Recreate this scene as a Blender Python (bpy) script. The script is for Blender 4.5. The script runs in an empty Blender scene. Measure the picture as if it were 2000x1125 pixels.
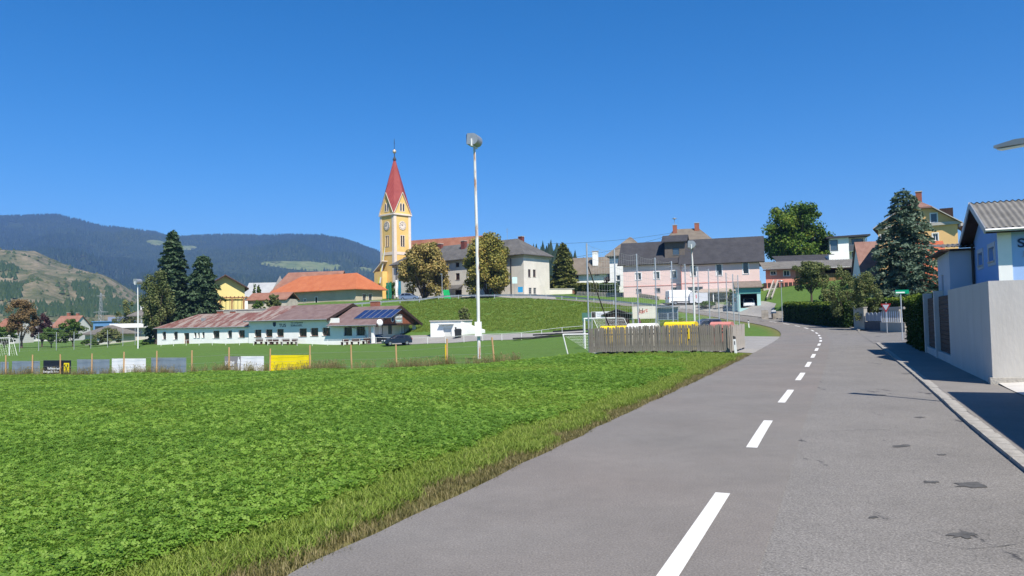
import bpy, bmesh, math, random
import numpy as np
from mathutils import Vector, Matrix

scene = bpy.context.scene
rng = np.random.default_rng(7)
random.seed(7)
C = scene.collection

# ---------------------------------------------------------------- camera
EYE = 1.9                      # metres above the road
FPX = 1480.0                   # focal length in pixels of a 2000 px wide frame
PITCH = math.radians(2.45)
ROLL = math.radians(1.2)
cam_d = bpy.data.cameras.new('camera')
cam_d.sensor_width = 36.0
cam_d.lens = 36.0 * FPX / 2000.0
cam_d.clip_start = 0.1
cam_d.clip_end = 30000
cam = bpy.data.objects.new('camera', cam_d)
C.objects.link(cam)
cam.matrix_world = (Matrix.Translation((0, 0, EYE)) @ Matrix.Rotation(math.pi / 2 + PITCH, 4, 'X')
                    @ Matrix.Rotation(-ROLL, 4, 'Z'))
scene.camera = cam

# ---------------------------------------------------------------- sky, sun, exposure
SUN_EL = math.radians(53.5)
SUN_DIR = Vector((0.41, -0.912, 0)).normalized()      # horizontal direction towards the sun
world = bpy.data.worlds.new('World')
scene.world = world
world.use_nodes = True
wn = world.node_tree
for n in list(wn.nodes):
    wn.nodes.remove(n)
w_out = wn.nodes.new('ShaderNodeOutputWorld')
w_bg = wn.nodes.new('ShaderNodeBackground')
w_sky = wn.nodes.new('ShaderNodeTexSky')
w_sky.sky_type = 'NISHITA'
w_sky.sun_disc = False
w_sky.sun_elevation = SUN_EL
w_sky.sun_rotation = math.atan2(SUN_DIR.x, SUN_DIR.y)
w_sky.altitude = 1500
w_sky.air_density = 1.0
w_sky.dust_density = 0.0
w_sky.ozone_density = 6.0
w_bg.inputs['Strength'].default_value = 0.092
w_hs = wn.nodes.new('ShaderNodeHueSaturation')
w_hs.inputs['Saturation'].default_value = 1.33
wn.links.new(w_sky.outputs[0], w_hs.inputs['Color'])
wn.links.new(w_hs.outputs[0], w_bg.inputs[0])
wn.links.new(w_bg.outputs[0], w_out.inputs[0])
sun_d = bpy.data.lights.new('sun', 'SUN')
sun_d.energy = 4.8
sun_d.angle = math.radians(0.53)
sun_d.color = (1.0, 0.935, 0.83)
sun = bpy.data.objects.new('sun', sun_d)
C.objects.link(sun)
to_sun = Vector((SUN_DIR.x * math.cos(SUN_EL), SUN_DIR.y * math.cos(SUN_EL), math.sin(SUN_EL)))
sun.rotation_euler = to_sun.to_track_quat('Z', 'Y').to_euler()
sun.location = (0, -30, 60)
vs = scene.view_settings
vs.view_transform = 'Standard'
vs.look = 'None'
vs.gamma = 1
vs.exposure = 0.72
vs.use_curve_mapping = False
scene.cycles.use_denoising = True
scene.cycles.max_bounces = 6
scene.cycles.diffuse_bounces = 3
scene.cycles.volume_bounces = 0
scene.cycles.transparent_max_bounces = 8

# ---------------------------------------------------------------- measuring helper: a sight line of the photograph at a real depth
def ray(px, py):
    u = (px - 1000) / FPX
    v = (562.5 - py) / FPX
    u2 = u * math.cos(ROLL) + v * math.sin(ROLL)
    v2 = -u * math.sin(ROLL) + v * math.cos(ROLL)
    y = math.cos(PITCH) - v2 * math.sin(PITCH)
    z = math.sin(PITCH) + v2 * math.cos(PITCH)
    return u2 / y, z / y
def W(px, py, Y):
    a, e = ray(px, py)
    return (a * Y, Y, EYE + e * Y)

# ---------------------------------------------------------------- materials
MATS = {}
def nodes_of(name):
    m = bpy.data.materials.new(name)
    m.use_nodes = True
    return m, m.node_tree, m.node_tree.nodes['Principled BSDF']
def mat(name, col, rough=0.8, var=0.12, scale=3.0, bump=0.0, bscale=None, metal=0.0, spec=0.3,
        col2=None, stretch=None, detail=4.0, coord='Object', lo=.3, hi=.7):
    """plain surface: base colour with noise variation and optional fine relief"""
    if name in MATS:
        return MATS[name]
    m, t, b = nodes_of(name)
    N, L = t.nodes, t.links
    b.inputs['Roughness'].default_value = rough
    b.inputs['Metallic'].default_value = metal
    b.inputs['Specular IOR Level'].default_value = spec
    tc = N.new('ShaderNodeTexCoord')
    mp = N.new('ShaderNodeMapping')
    if stretch:
        mp.inputs['Scale'].default_value = stretch
    L.new(tc.outputs[coord], mp.inputs[0])
    nz = N.new('ShaderNodeTexNoise')
    nz.inputs['Scale'].default_value = scale
    nz.inputs['Detail'].default_value = detail
    nz.inputs['Roughness'].default_value = 0.65
    L.new(mp.outputs[0], nz.inputs['Vector'])
    mx = N.new('ShaderNodeMix')
    mx.data_type = 'RGBA'
    c1 = tuple(max(0, c * (1 - var)) for c in col)
    c2 = tuple(min(1, c * (1 + var)) for c in col) if col2 is None else col2
    mx.inputs['A'].default_value = (*c1, 1)
    mx.inputs['B'].default_value = (*c2, 1)
    rp = N.new('ShaderNodeMapRange')
    rp.inputs[1].default_value = lo
    rp.inputs[2].default_value = hi
    L.new(nz.outputs[0], rp.inputs[0])
    L.new(rp.outputs[0], mx.inputs['Factor'])
    L.new(mx.outputs['Result'], b.inputs['Base Color'])
    if bump:
        n2 = N.new('ShaderNodeTexNoise')
        n2.inputs['Scale'].default_value = bscale or scale * 8
        n2.inputs['Detail'].default_value = 3
        L.new(mp.outputs[0], n2.inputs['Vector'])
        bp = N.new('ShaderNodeBump')
        bp.inputs['Strength'].default_value = bump
        bp.inputs['Distance'].default_value = 0.02
        L.new(n2.outputs[0], bp.inputs['Height'])
        L.new(bp.outputs[0], b.inputs['Normal'])
    MATS[name] = m
    return m
def leaf_mat(name, c1, c2, c3=None, trans=0.25, rough=0.6):
    """foliage: colour picked per leaf from the mesh attribute rnd"""
    if name in MATS:
        return MATS[name]
    m, t, b = nodes_of(name)
    N, L = t.nodes, t.links
    at = N.new('ShaderNodeAttribute')
    at.attribute_name = 'rnd'
    cr = N.new('ShaderNodeValToRGB')
    cr.color_ramp.elements[0].color = (*c1, 1)
    cr.color_ramp.elements[1].color = (*(c3 or c2), 1)
    if c3:
        e = cr.color_ramp.elements.new(0.55)
        e.color = (*c2, 1)
    L.new(at.outputs['Fac'], cr.inputs[0])
    L.new(cr.outputs[0], b.inputs['Base Color'])
    b.inputs['Roughness'].default_value = rough
    b.inputs['Specular IOR Level'].default_value = 0.25
    tr = N.new('ShaderNodeBsdfTranslucent')
    L.new(cr.outputs[0], tr.inputs[0])
    ms = N.new('ShaderNodeMixShader')
    ms.inputs[0].default_value = trans
    L.new(b.outputs[0], ms.inputs[1])
    L.new(tr.outputs[0], ms.inputs[2])
    L.new(ms.outputs[0], N['Material Output'].inputs[0])
    MATS[name] = m
    return m
def glass_mat(name, col=(0.03, 0.04, 0.06), rough=0.06):
    return mat(name, col, rough=rough, var=0.3, scale=0.4, spec=0.8)

# ---------------------------------------------------------------- mesh helpers
def link(o, parent=None):
    C.objects.link(o)
    if parent is not None:
        o.parent = parent
    return o
def tag(o, label=None, cat=None, group=None, kind=None):
    if label: o['label'] = label
    if cat: o['category'] = cat
    if group: o['group'] = group
    if kind: o['kind'] = kind
    return o
def thing(name, label, cat, loc=(0, 0, 0), rz=0.0, group=None):
    o = bpy.data.objects.new(name, None)
    o.empty_display_size = 0.3
    o.location = loc
    o.rotation_euler = (0, 0, rz)
    link(o)
    return tag(o, label, cat, group)
class MB:
    def __init__(s):
        s.v = []
        s.f = []
    def add(s, verts, faces):
        b = len(s.v)
        s.v += [tuple(p) for p in verts]
        s.f += [tuple(b + i for i in q) for q in faces]
        return s
    def box(s, x0, x1, y0, y1, z0, z1):
        v = [(x0, y0, z0), (x1, y0, z0), (x1, y1, z0), (x0, y1, z0), (x0, y0, z1), (x1, y0, z1), (x1, y1, z1), (x0, y1, z1)]
        return s.add(v, [(0, 3, 2, 1), (4, 5, 6, 7), (0, 1, 5, 4), (1, 2, 6, 5), (2, 3, 7, 6), (3, 0, 4, 7)])
    def bar(s, p0, p1, w, t, up=(0, 0, 1)):
        """rectangular bar from p0 to p1, w wide and t thick"""
        p0, p1 = Vector(p0), Vector(p1)
        d = (p1 - p0).normalized()
        a = d.cross(Vector(up))
        if a.length < 1e-4:
            a = d.cross(Vector((1, 0, 0)))
        a.normalize()
        b = a.cross(d).normalized()
        v = []
        for p in (p0, p1):
            for i, j in ((-1, -1), (1, -1), (1, 1), (-1, 1)):
                v.append(p + a * (w / 2 * i) + b * (t / 2 * j))
        return s.add(v, [(3, 2, 1, 0), (4, 5, 6, 7), (0, 1, 5, 4), (1, 2, 6, 5), (2, 3, 7, 6), (3, 0, 4, 7)])
    def tube(s, pts, radii, n=8, cap=True):
        pts = [Vector(p) for p in pts]
        if not hasattr(radii, '__len__'):
            radii = [radii] * len(pts)
        base = len(s.v)
        for i, p in enumerate(pts):
            d = (pts[min(i + 1, len(pts) - 1)] - pts[max(i - 1, 0)]).normalized()
            a = d.cross(Vector((0, 0, 1)))
            if a.length < 1e-3:
                a = d.cross(Vector((1, 0, 0)))
            a.normalize()
            b = d.cross(a).normalized()
            for k in range(n):
                t = 2 * math.pi * k / n
                s.v.append(tuple(p + (a * math.cos(t) + b * math.sin(t)) * radii[i]))
        for i in range(len(pts) - 1):
            for k in range(n):
                k2 = (k + 1) % n
                s.f.append((base + i * n + k, base + i * n + k2, base + (i + 1) * n + k2, base + (i + 1) * n + k))
        if cap:
            s.f.append(tuple(base + k for k in reversed(range(n))))
            s.f.append(tuple(base + (len(pts) - 1) * n + k for k in range(n)))
        return s
    def prism(s, poly, axis, a0, a1):
        """closed 2D polygon extruded along an axis ('x': poly is (y,z), 'y': (x,z), 'z': (x,y))"""
        def P(q, a):
            return {'x': (a, q[0], q[1]), 'y': (q[0], a, q[1]), 'z': (q[0], q[1], a)}[axis]
        n = len(poly)
        v = [P(q, a0) for q in poly] + [P(q, a1) for q in poly]
        f = [tuple(range(n)), tuple(range(2 * n - 1, n - 1, -1))]
        for i in range(n):
            j = (i + 1) % n
            f.append((i, i + n, j + n, j))
        return s.add(v, f)
    def lathe(s, prof, n=16, c=(0, 0, 0)):
        base = len(s.v)
        for r, z in prof:
            for k in range(n):
                t = 2 * math.pi * k / n
                s.v.append((c[0] + r * math.cos(t), c[1] + r * math.sin(t), c[2] + z))
        for i in range(len(prof) - 1):
            for k in range(n):
                k2 = (k + 1) % n
                s.f.append((base + i * n + k, base + i * n + k2, base + (i + 1) * n + k2, base + (i + 1) * n + k))
        s.f.append(tuple(base + k for k in reversed(range(n))))
        s.f.append(tuple(base + (len(prof) - 1) * n + k for k in range(n)))
        return s
    def mesh(s, name, m, smooth=False, fix=True):
        me = bpy.data.meshes.new(name)
        me.from_pydata(s.v, [], s.f)
        if fix:
            bm = bmesh.new()
            bm.from_mesh(me)
            bmesh.ops.recalc_face_normals(bm, faces=bm.faces)
            bm.to_mesh(me)
            bm.free()
        if smooth:
            me.polygons.foreach_set('use_smooth', [True] * len(me.polygons))
        if m is not None:
            me.materials.append(m)
        return me
    def build(s, name, m, parent=None, smooth=False, fix=True, loc=None):
        o = bpy.data.objects.new(name, s.mesh(name, m, smooth, fix))
        link(o, parent)
        if loc is not None:
            o.location = loc
        return o
def np_mesh(name, verts, quads, m, rnd=None, smooth=False, tris=False):
    """fast mesh from arrays; rnd is a value per vertex"""
    me = bpy.data.meshes.new(name)
    k = 3 if tris else 4
    nf = len(quads)
    me.vertices.add(len(verts))
    me.vertices.foreach_set('co', np.asarray(verts, dtype=np.float32).ravel())
    me.loops.add(nf * k)
    me.loops.foreach_set('vertex_index', np.asarray(quads, dtype=np.int32).ravel())
    me.polygons.add(nf)
    me.polygons.foreach_set('loop_start', np.arange(0, nf * k, k, dtype=np.int32))
    if smooth:
        me.polygons.foreach_set('use_smooth', np.ones(nf, dtype=bool))
    me.update(calc_edges=True)
    me.validate()
    if rnd is not None:
        at = me.attributes.new('rnd', 'FLOAT', 'POINT')
        at.data.foreach_set('value', np.asarray(rnd, dtype=np.float32))
    if m is not None:
        me.materials.append(m)
    return me
def copy_tree(o, parent=None):
    c = o.copy()
    C.objects.link(c)
    c.parent = parent
    for ch in list(o.children):
        copy_tree(ch, c)
    return c
# ================================================================ ground
ROAD = [(-6.5, -12, 0), (2.22 - 2.35 * 2, 8.23 - 5.5 * 2, 0), (2.22, 8.23, 0), (4.57, 13.75, 0), (6.99, 19.24, 0), (9.4, 24.74, 0), (11.78, 30.25, 0.0),
        (14.15, 35.76, 0.02), (16.51, 41.27, 0.05), (18.87, 46.79, 0.08), (21.19, 52.32, 0.1), (23.41, 57.9, 0.12),
        (25.56, 63.5, 0.15), (27.58, 69.15, 0.22), (29.41, 74.86, 0.34), (30.96, 80.66, 0.48), (32.16, 86.54, 0.64),
        (32.96, 92.48, 0.84), (33.3, 98.47, 1.08), (32.9, 104.4, 1.4), (31.6, 110, 1.9), (29.0, 115, 2.5), (25.5, 119.5, 3.1),
        (21, 124.5, 3.8), (16.2, 129.5, 4.6), (11.3, 135.5, 5.3), (5.0, 141, 5.85), (-6, 147, 6.2), (-15.5, 152, 6.5), (-21, 158, 6.7), (-23.5, 164, 6.8), (-24.5, 169, 6.9)]
ROAD[0] = (2.22 - 0.4 * 22, 8.23 - 0.917 * 22, 0)
ROAD[1] = (2.22 - 0.4 * 11, 8.23 - 0.917 * 11, 0)
def resample(P, step):
    P = np.array(P, float)
    # Catmull-Rom
    out = []
    for i in range(len(P) - 1):
        p0, p1, p2, p3 = P[max(i - 1, 0)], P[i], P[i + 1], P[min(i + 2, len(P) - 1)]
        for t in np.linspace(0, 1, 12, endpoint=False):
            out.append(0.5 * ((2 * p1) + (-p0 + p2) * t + (2 * p0 - 5 * p1 + 4 * p2 - p3) * t * t + (-p0 + 3 * p1 - 3 * p2 + p3) * t ** 3))
    out.append(P[-1])
    out = np.array(out)
    s = np.r_[0, np.cumsum(np.linalg.norm(np.diff(out[:, :2], axis=0), axis=1))]
    q = np.arange(0, s[-1], step)
    return np.stack([np.interp(q, s, out[:, k]) for k in range(3)], 1), q
RC, RS = resample(ROAD, 0.5)
RT = np.gradient(RC[:, :2], axis=0)
RT /= np.linalg.norm(RT, axis=1)[:, None]
RN = np.stack([RT[:, 1], -RT[:, 0]], 1)            # to the right of travel
i0 = int(np.argmin(np.hypot(RC[:, 0] - 2.22, RC[:, 1] - 8.23)))   # station of the first marked dash
S0 = RS[i0]
def rhalf(s):          # half widths left and right of the centre line
    L = np.interp(s - S0, [-30, 0, 30, 60, 95, 110, 140], [2.7, 2.7, 2.85, 3.0, 3.2, 3.4, 3.2])
    R = np.interp(s - S0, [-30, 0, 40, 62, 76, 90, 104, 140], [3.15, 3.15, 3.1, 3.6, 4.0, 3.4, 3.0, 3.2])
    return L, R
CTRL = np.array([(-8, 4, -.1), (-20, 6, -.35), (-40, 15, -.9), (-70, 20, -1.4), (-12, 20, -.35), (-25, 30, -.9), (-50, 40, -1.45), (0, 30, -.2),
    (-4, 14, -.05), (-40, 60, -1.7), (-20, 52.5, -1.3), (-1, 45, -.75), (-42, 54, -1.75), (-20, 47, -1.3), (-10, 43, -.95), (-3, 41, -.7), (-90, 80, -1.75), (-10, 38, -.7), (4.5, 36, -.1),
    (-1, 52, -1.0), (5, 44, -.15), (-40, 66, -1.5), (-80, 85, -1.5), (-60, 110, -1.35), (-62, 133, -1.3), (-20.4, 113, -1.15), (0, 103, -.85),
    (0, 75, -1.0), (8, 85, -.6), (14, 92, -.2), (4.2, 42.5, -.12), (12, 62, -.05), (22.5, 78, .2), (14, 50, .02), (20, 64, .1),
    (-12, 113.5, -1.05), (0, 107.5, -.35), (10, 101.5, .3), (20, 98, .6), (-22, 124, -.9), (-14, 122, 0.4),
    (18, 114.5, 3.1), (10.8, 128.5, 4.6), (1, 138, 5.6), (-12, 145.5, 6.0), (-24.5, 150, 6.1), (-34, 152, 5.9), (-46, 155, 5.2), (-33, 143, 2.6), (-50, 176, 6.8), (-30, 162, 6.7), (-45, 141, .5),
    (-55, 152, 4.8), (-75, 150, -.9), (-86, 166, -1.2), (-72, 164, .3), (-64, 147, -.3), (-100, 175, -1.4), (-100, 150, -1.5), (-120, 120, -1.7), (-100, 200, -1.5), (-150, 250, -1.5), (-60, 200, 6.5), (-85, 115, -1.5),
    (12, 19, .12), (16, 28, .12), (20, 36, .14), (26, 30, .12), (40, 20, .15), (25, 48, .2), (40, 45, .3), (32.5, 64, .3), (45, 68, .8), (35.5, 78, .7),
    (37.5, 97, 1.75), (36.5, 112, 2.95), (29.5, 122, 3.55), (44, 80, 2.0), (46, 100, 4.2), (47, 118, 6.4), (60, 100, 6), (60, 130, 8), (42, 130, 6.2),
    (27, 140, 6), (20.5, 131.5, 5.4), (28, 128, 3.85), (34, 124, 3.5), (40, 122, 4.2), (15, 150, 6.9), (5, 170, 7.2), (80, 80, 4), (80, 150, 9), (30, 200, 9), (-30, 200, 8), (100, 40, 1), (70, 10, .3),
    (-20, -20, -.2), (20, -15, .1), (-70, -20, -1.2), (70, -30, 0.2)], float)
CTRL = np.vstack([CTRL, RC[::16]])
_d = np.linalg.norm(CTRL[:, None, :2] - CTRL[None, :, :2], axis=2)
_w = np.linalg.solve(_d + np.eye(len(CTRL)) * 0.02, CTRL[:, 2] - CTRL[:, 2].mean())
def sstep(x, a, b):
    t = np.clip((x - a) / (b - a), 0, 1)
    return t * t * (3 - 2 * t)
def road_dist(x, y):
    """signed offset (right positive), station and road height for points"""
    x = np.asarray(x, float).ravel(); y = np.asarray(y, float).ravel()
    idx = np.empty(len(x), int)
    R2 = RC[:, :2]
    for a in range(0, len(x), 20000):
        b = slice(a, a + 20000)
        d2 = (x[b][:, None] - R2[None, :, 0]) ** 2 + (y[b][:, None] - R2[None, :, 1]) ** 2
        idx[b] = np.argmin(d2, axis=1)
    dx, dy = x - R2[idx, 0], y - R2[idx, 1]
    off = dx * RN[idx, 0] + dy * RN[idx, 1]
    dist = np.hypot(dx, dy)
    return np.where(off >= 0, dist, -dist), RS[idx], RC[idx, 2]
def height(x, y):
    sh = np.shape(x)
    x = np.asarray(x, float).ravel(); y = np.asarray(y, float).ravel()
    z = np.empty(len(x))
    for a in range(0, len(x), 20000):
        b = slice(a, a + 20000)
        d = np.hypot(x[b][:, None] - CTRL[None, :, 0], y[b][:, None] - CTRL[None, :, 1])
        z[b] = d @ _w + CTRL[:, 2].mean()
    # gentle unevenness
    z += 0.05 * np.sin(x * 0.7 + 1.3 * np.sin(y * 0.31)) * np.sin(y * 0.53 + x * 0.2)
    # far away: level plain
    r = np.maximum(np.maximum(np.abs(x) - 115, 0) / 110, np.maximum(np.maximum(y - 205, -30 - y), 0) / 110)
    k = sstep(r, 0, 1)
    z = z * (1 - k) + (-2.5) * k
    off, s, rz = road_dist(x, y)
    L, R = rhalf(s)
    over = np.where(off > 0, off - R, -off - L)
    m = 1 - sstep(over, 0.15, 3.0)
    z = z * (1 - m) + (rz - 0.05) * m
    return z.reshape(sh)
def gz(x, y):
    return float(height(np.array([x]), np.array([y]))[0])

def axis_pts(segs):
    out = []
    for a, b, st in segs:
        out += list(np.arange(a, b, st))
    return np.array(out + [segs[-1][1]])
gx = axis_pts([(-7000, -2000, 500), (-2000, -400, 160), (-400, -130, 15), (-130, -45, 1.6), (-45, -14, .7), (-14, 16, .4), (16, 60, .9), (60, 130, 2.5),
               (130, 400, 18), (400, 2000, 160), (2000, 7000, 500)])
gy = axis_pts([(-1500, -400, 220), (-400, -40, 30), (-40, 2, 2), (2, 34, .4), (34, 70, .6), (70, 170, 1.0), (170, 240, 2.5), (240, 500, 13), (500, 2500, 120), (2500, 6000, 350)])
GX, GY = np.meshgrid(gx, gy)
GZ = height(GX, GY)
nx, ny = len(gx), len(gy)
idx = np.arange(nx * ny).reshape(ny, nx)
quads = np.stack([idx[:-1, :-1], idx[:-1, 1:], idx[1:, 1:], idx[1:, :-1]], -1).reshape(-1, 4)

# fence line between clover field and football pitch, touch lines
FENCE_A = np.array([-40.2, 60.2]); FENCE_B = np.array([-1.07, 45.0])
def side_of_fence(x, y):      # > 0 on the pitch side
    d = FENCE_B - FENCE_A
    n = np.array([-d[1], d[0]]) / np.linalg.norm(d)
    return (x - FENCE_A[0]) * n[0] + (y - FENCE_A[1]) * n[1]
g_off, g_s, _ = road_dist(GX, GY)
g_off = g_off.reshape(GX.shape)
L_, R_ = rhalf(g_s.reshape(GX.shape))
g_over = np.where(g_off > 0, g_off - R_, -g_off - L_)
fs = side_of_fence(GX, GY)
# masks: r = mown turf / meadow, g = dry and trodden, b = gravel or bare soil
dryn = 0.5 + 0.5 * np.sin(GX * 1.9 + np.sin(GY * 0.7) * 2) * np.sin(GY * 1.3 + GX * .4)
m_dry = np.clip(1 - sstep(g_over, 0.15, 1.3), 0, 1) * (0.6 + 0.4 * dryn) * (g_off < 0)
m_dry = np.maximum(m_dry, 0.5 * np.exp(-((fs - 0.3) / 0.9) ** 2) * (GX < 3) * (GX > -45))
m_turf = sstep(fs, 0.6, 1.6)
m_soil = np.exp(-(((GX - 8.5) / 3.5) ** 2 + ((GY - 35.5) / 1.3) ** 2)) * 0.9 * dryn
rgb = np.zeros((ny, nx, 4), np.float32)
rgb[..., 0] = m_turf; rgb[..., 1] = m_dry; rgb[..., 2] = m_soil; rgb[..., 3] = 1
gme = np_mesh('ground', np.stack([GX, GY, GZ], -1).reshape(-1, 3), quads, None, smooth=True)
ca = gme.color_attributes.new('cover', 'FLOAT_COLOR', 'POINT')
ca.data.foreach_set('color', rgb.reshape(-1))
def ground_mat():
    m, t, b = nodes_of('grass_ground')
    N, L = t.nodes, t.links
    b.inputs['Roughness'].default_value = 0.9
    b.inputs['Specular IOR Level'].default_value = 0.1
    tc = N.new('ShaderNodeTexCoord')
    def noise(sc, det=5, rough=.7, vec=None):
        n = N.new('ShaderNodeTexNoise')
        n.inputs['Scale'].default_value = sc
        n.inputs['Detail'].default_value = det
        n.inputs['Roughness'].default_value = rough
        L.new(vec or tc.outputs['Object'], n.inputs['Vector'])
        return n.outputs[0]
    def ramp(fac, stops):
        r = N.new('ShaderNodeValToRGB')
        els = r.color_ramp.elements
        els[0].position, els[0].color = stops[0][0], (*stops[0][1], 1)
        els[1].position, els[1].color = stops[-1][0], (*stops[-1][1], 1)
        for p, c in stops[1:-1]:
            e = els.new(p); e.color = (*c, 1)
        L.new(fac, r.inputs[0])
        return r.outputs[0]
    def mix(f, a, c, typ='MIX'):
        x = N.new('ShaderNodeMix'); x.data_type = 'RGBA'; x.blend_type = typ
        if isinstance(f, float): x.inputs[0].default_value = f
        else: L.new(f, x.inputs[0])
        for s, q in (('A', a), ('B', c)):
            if isinstance(q, tuple): x.inputs[s].default_value = (*q, 1)
            else: L.new(q, x.inputs[s])
        return x.outputs['Result']
    sp = N.new('ShaderNodeVertexColor'); sp.layer_name = 'cover'
    sx = N.new('ShaderNodeSeparateColor'); L.new(sp.outputs[0], sx.inputs[0])
    clover = ramp(noise(9.0), [(.3, (.02, .065, .008)), (.5, (.05, .15, .016)), (.72, (.085, .20, .03))])
    fine = noise(2.2, 8, .75)
    turf = ramp(fine, [(.3, (.055, .11, .02)), (.5, (.088, .165, .034)), (.7, (.125, .20, .052))])
    big = noise(.12, 3)
    turf = mix(ramp(big, [(.35, (0, 0, 0)), (.7, (.45, .45, .45))]), turf, (.085, .13, .03))
    dry = ramp(noise(4.0, 6), [(.3, (.09, .10, .03)), (.55, (.17, .15, .06)), (.75, (.25, .2, .1))])
    soil = ramp(noise(6.0, 6), [(.3, (.2, .17, .12)), (.7, (.34, .29, .22))])
    c = mix(sx.outputs[0], clover, turf)
    c = mix(sx.outputs[1], c, dry)
    c = mix(sx.outputs[2], c, soil)
    L.new(c, b.inputs['Base Color'])
    bp = N.new('ShaderNodeBump'); bp.inputs['Strength'].default_value = .55; bp.inputs['Distance'].default_value = .12
    L.new(noise(3.0, 8, .8), bp.inputs['Height'])
    L.new(bp.outputs[0], b.inputs['Normal'])
    return m
gme.materials.append(ground_mat())
ground = link(bpy.data.objects.new('ground', gme))
tag(ground, kind='structure')

# ---------------------------------------------------------------- road, kerb, pavement
def asphalt(name, col, speck=.5, patch=None, warm=None):
    m, t, b = nodes_of(name)
    N, L = t.nodes, t.links
    b.inputs['Roughness'].default_value = .85
    b.inputs['Specular IOR Level'].default_value = .25
    tc = N.new('ShaderNodeTexCoord')
    def noise(sc, det, rough):
        n = N.new('ShaderNodeTexNoise'); n.inputs['Scale'].default_value = sc; n.inputs['Detail'].default_value = det
        n.inputs['Roughness'].default_value = rough; L.new(tc.outputs['Object'], n.inputs['Vector']); return n.outputs[0]
    def mr(s, a, b_, c, d):
        r = N.new('ShaderNodeMapRange'); L.new(s, r.inputs[0])
        for i, q in enumerate((a, b_, c, d)): r.inputs[i + 1].default_value = q
        return r.outputs[0]
    fine = mr(noise(55, 3, .7), .35, .7, 1 - speck * .35, 1 + speck * .45)
    vor = N.new('ShaderNodeTexVoronoi'); vor.inputs['Scale'].default_value = 42; L.new(tc.outputs['Object'], vor.inputs['Vector'])
    stone = mr(vor.outputs['Distance'], .0, .22, 1 + speck * .75, 1)
    big = mr(noise(.55, 5, .6), .3, .7, .9, 1.1)
    mid = mr(noise(4, 5, .7), .3, .7, .94, 1.06)
    def mul(a, c):
        x = N.new('ShaderNodeMath'); x.operation = 'MULTIPLY'; L.new(a, x.inputs[0]); L.new(c, x.inputs[1]); return x.outputs[0]
    v = mul(mul(fine, stone), mul(big, mid))
    vm = N.new('ShaderNodeVectorMath'); vm.operation = 'SCALE'; vm.inputs[0].default_value = col
    L.new(v, vm.inputs['Scale'])
    out = vm.outputs[0]
    if warm:
        x = N.new('ShaderNodeMix'); x.data_type = 'RGBA'
        L.new(mr(noise(.16, 3, .5), .42, .7, 0, .55), x.inputs[0]); L.new(out, x.inputs['A'])
        v2 = N.new('ShaderNodeVectorMath'); v2.operation = 'SCALE'; v2.inputs[0].default_value = warm; L.new(v, v2.inputs['Scale'])
        L.new(v2.outputs[0], x.inputs['B']); out = x.outputs['Result']
    if patch:
        # tar spots and worn streaks
        x = N.new('ShaderNodeMix'); x.data_type = 'RGBA'
        mp = N.new('ShaderNodeMapping'); mp.inputs['Rotation'].default_value = (0, 0, .41); mp.inputs['Scale'].default_value = (1.0, .38, 1)
        L.new(tc.outputs['Object'], mp.inputs[0])
        n = N.new('ShaderNodeTexNoise'); n.inputs['Scale'].default_value = 1.25; n.inputs['Detail'].default_value = 7; n.inputs['Roughness'].default_value = .72
        L.new(mp.outputs[0], n.inputs['Vector'])
        L.new(mr(n.outputs[0], .615, .66, 0, patch), x.inputs[0]); L.new(out, x.inputs['A'])
        x.inputs['B'].default_value = (.035, .035, .04, 1); out = x.outputs['Result']
    L.new(out, b.inputs['Base Color'])
    bp = N.new('ShaderNodeBump'); bp.inputs['Strength'].default_value = .5; bp.inputs['Distance'].default_value = .006
    L.new(noise(60, 3, .7), bp.inputs['Height']); L.new(bp.outputs[0], b.inputs['Normal'])
    return m
A_OLD = asphalt('asphalt_worn', (.18, .170, .158), 1.2, patch=.9)
A_NEW = asphalt('asphalt_relaid', (.174, .163, .151), .8, warm=(.192, .163, .145))
A_SIDE = asphalt('asphalt_pavement', (.2, .185, .17), .5)
A_LOT = asphalt('asphalt_lot', (.27, .26, .245), .5)
def ribbon(name, s0, s1, offs, mat_, dz=0.0, step=1, wig=None, parent=None):
    """sheet following the road between stations; offs(s) gives the list of offsets across"""
    sel = np.where((RS >= s0) & (RS <= s1))[0][::step]
    v, q = [], []
    rows = []
    for i in sel:
        row = []
        for o in offs(RS[i]):
            x, y = RC[i, :2] + RN[i] * o
            row.append(len(v)); v.append((x, y, RC[i, 2] + dz))
        rows.append(row)
    for a, b in zip(rows[:-1], rows[1:]):
        for k in range(len(a) - 1):
            q.append((a[k], a[k + 1], b[k + 1], b[k]))
    me = np_mesh(name, v, q, mat_)
    return link(bpy.data.objects.new(name, me), parent)
SEAM = .62        # the old lane begins right of the centre line
def off_left(s):
    L, R = rhalf(s)
    w = 0.016 * math.sin(s * 1.7) + 0.014 * math.sin(s * 4.1 + 1) + .014 * math.sin(s * 9.3)
    return [-(float(L) + w), -.9, SEAM - .02]
tag(ribbon('road', RS[0], RS[-1], off_left, A_NEW, 0.0), kind='structure')
road_old = tag(ribbon('road', RS[0], RS[-1], lambda s: [SEAM - .12, 2.0, float(rhalf(s)[1])], A_OLD, -.004), kind='structure')
PAINT = mat('road_paint', (.80, .80, .775), .7, .08, 7, bump=.25, col2=(.56, .55, .53), detail=10)
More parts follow.
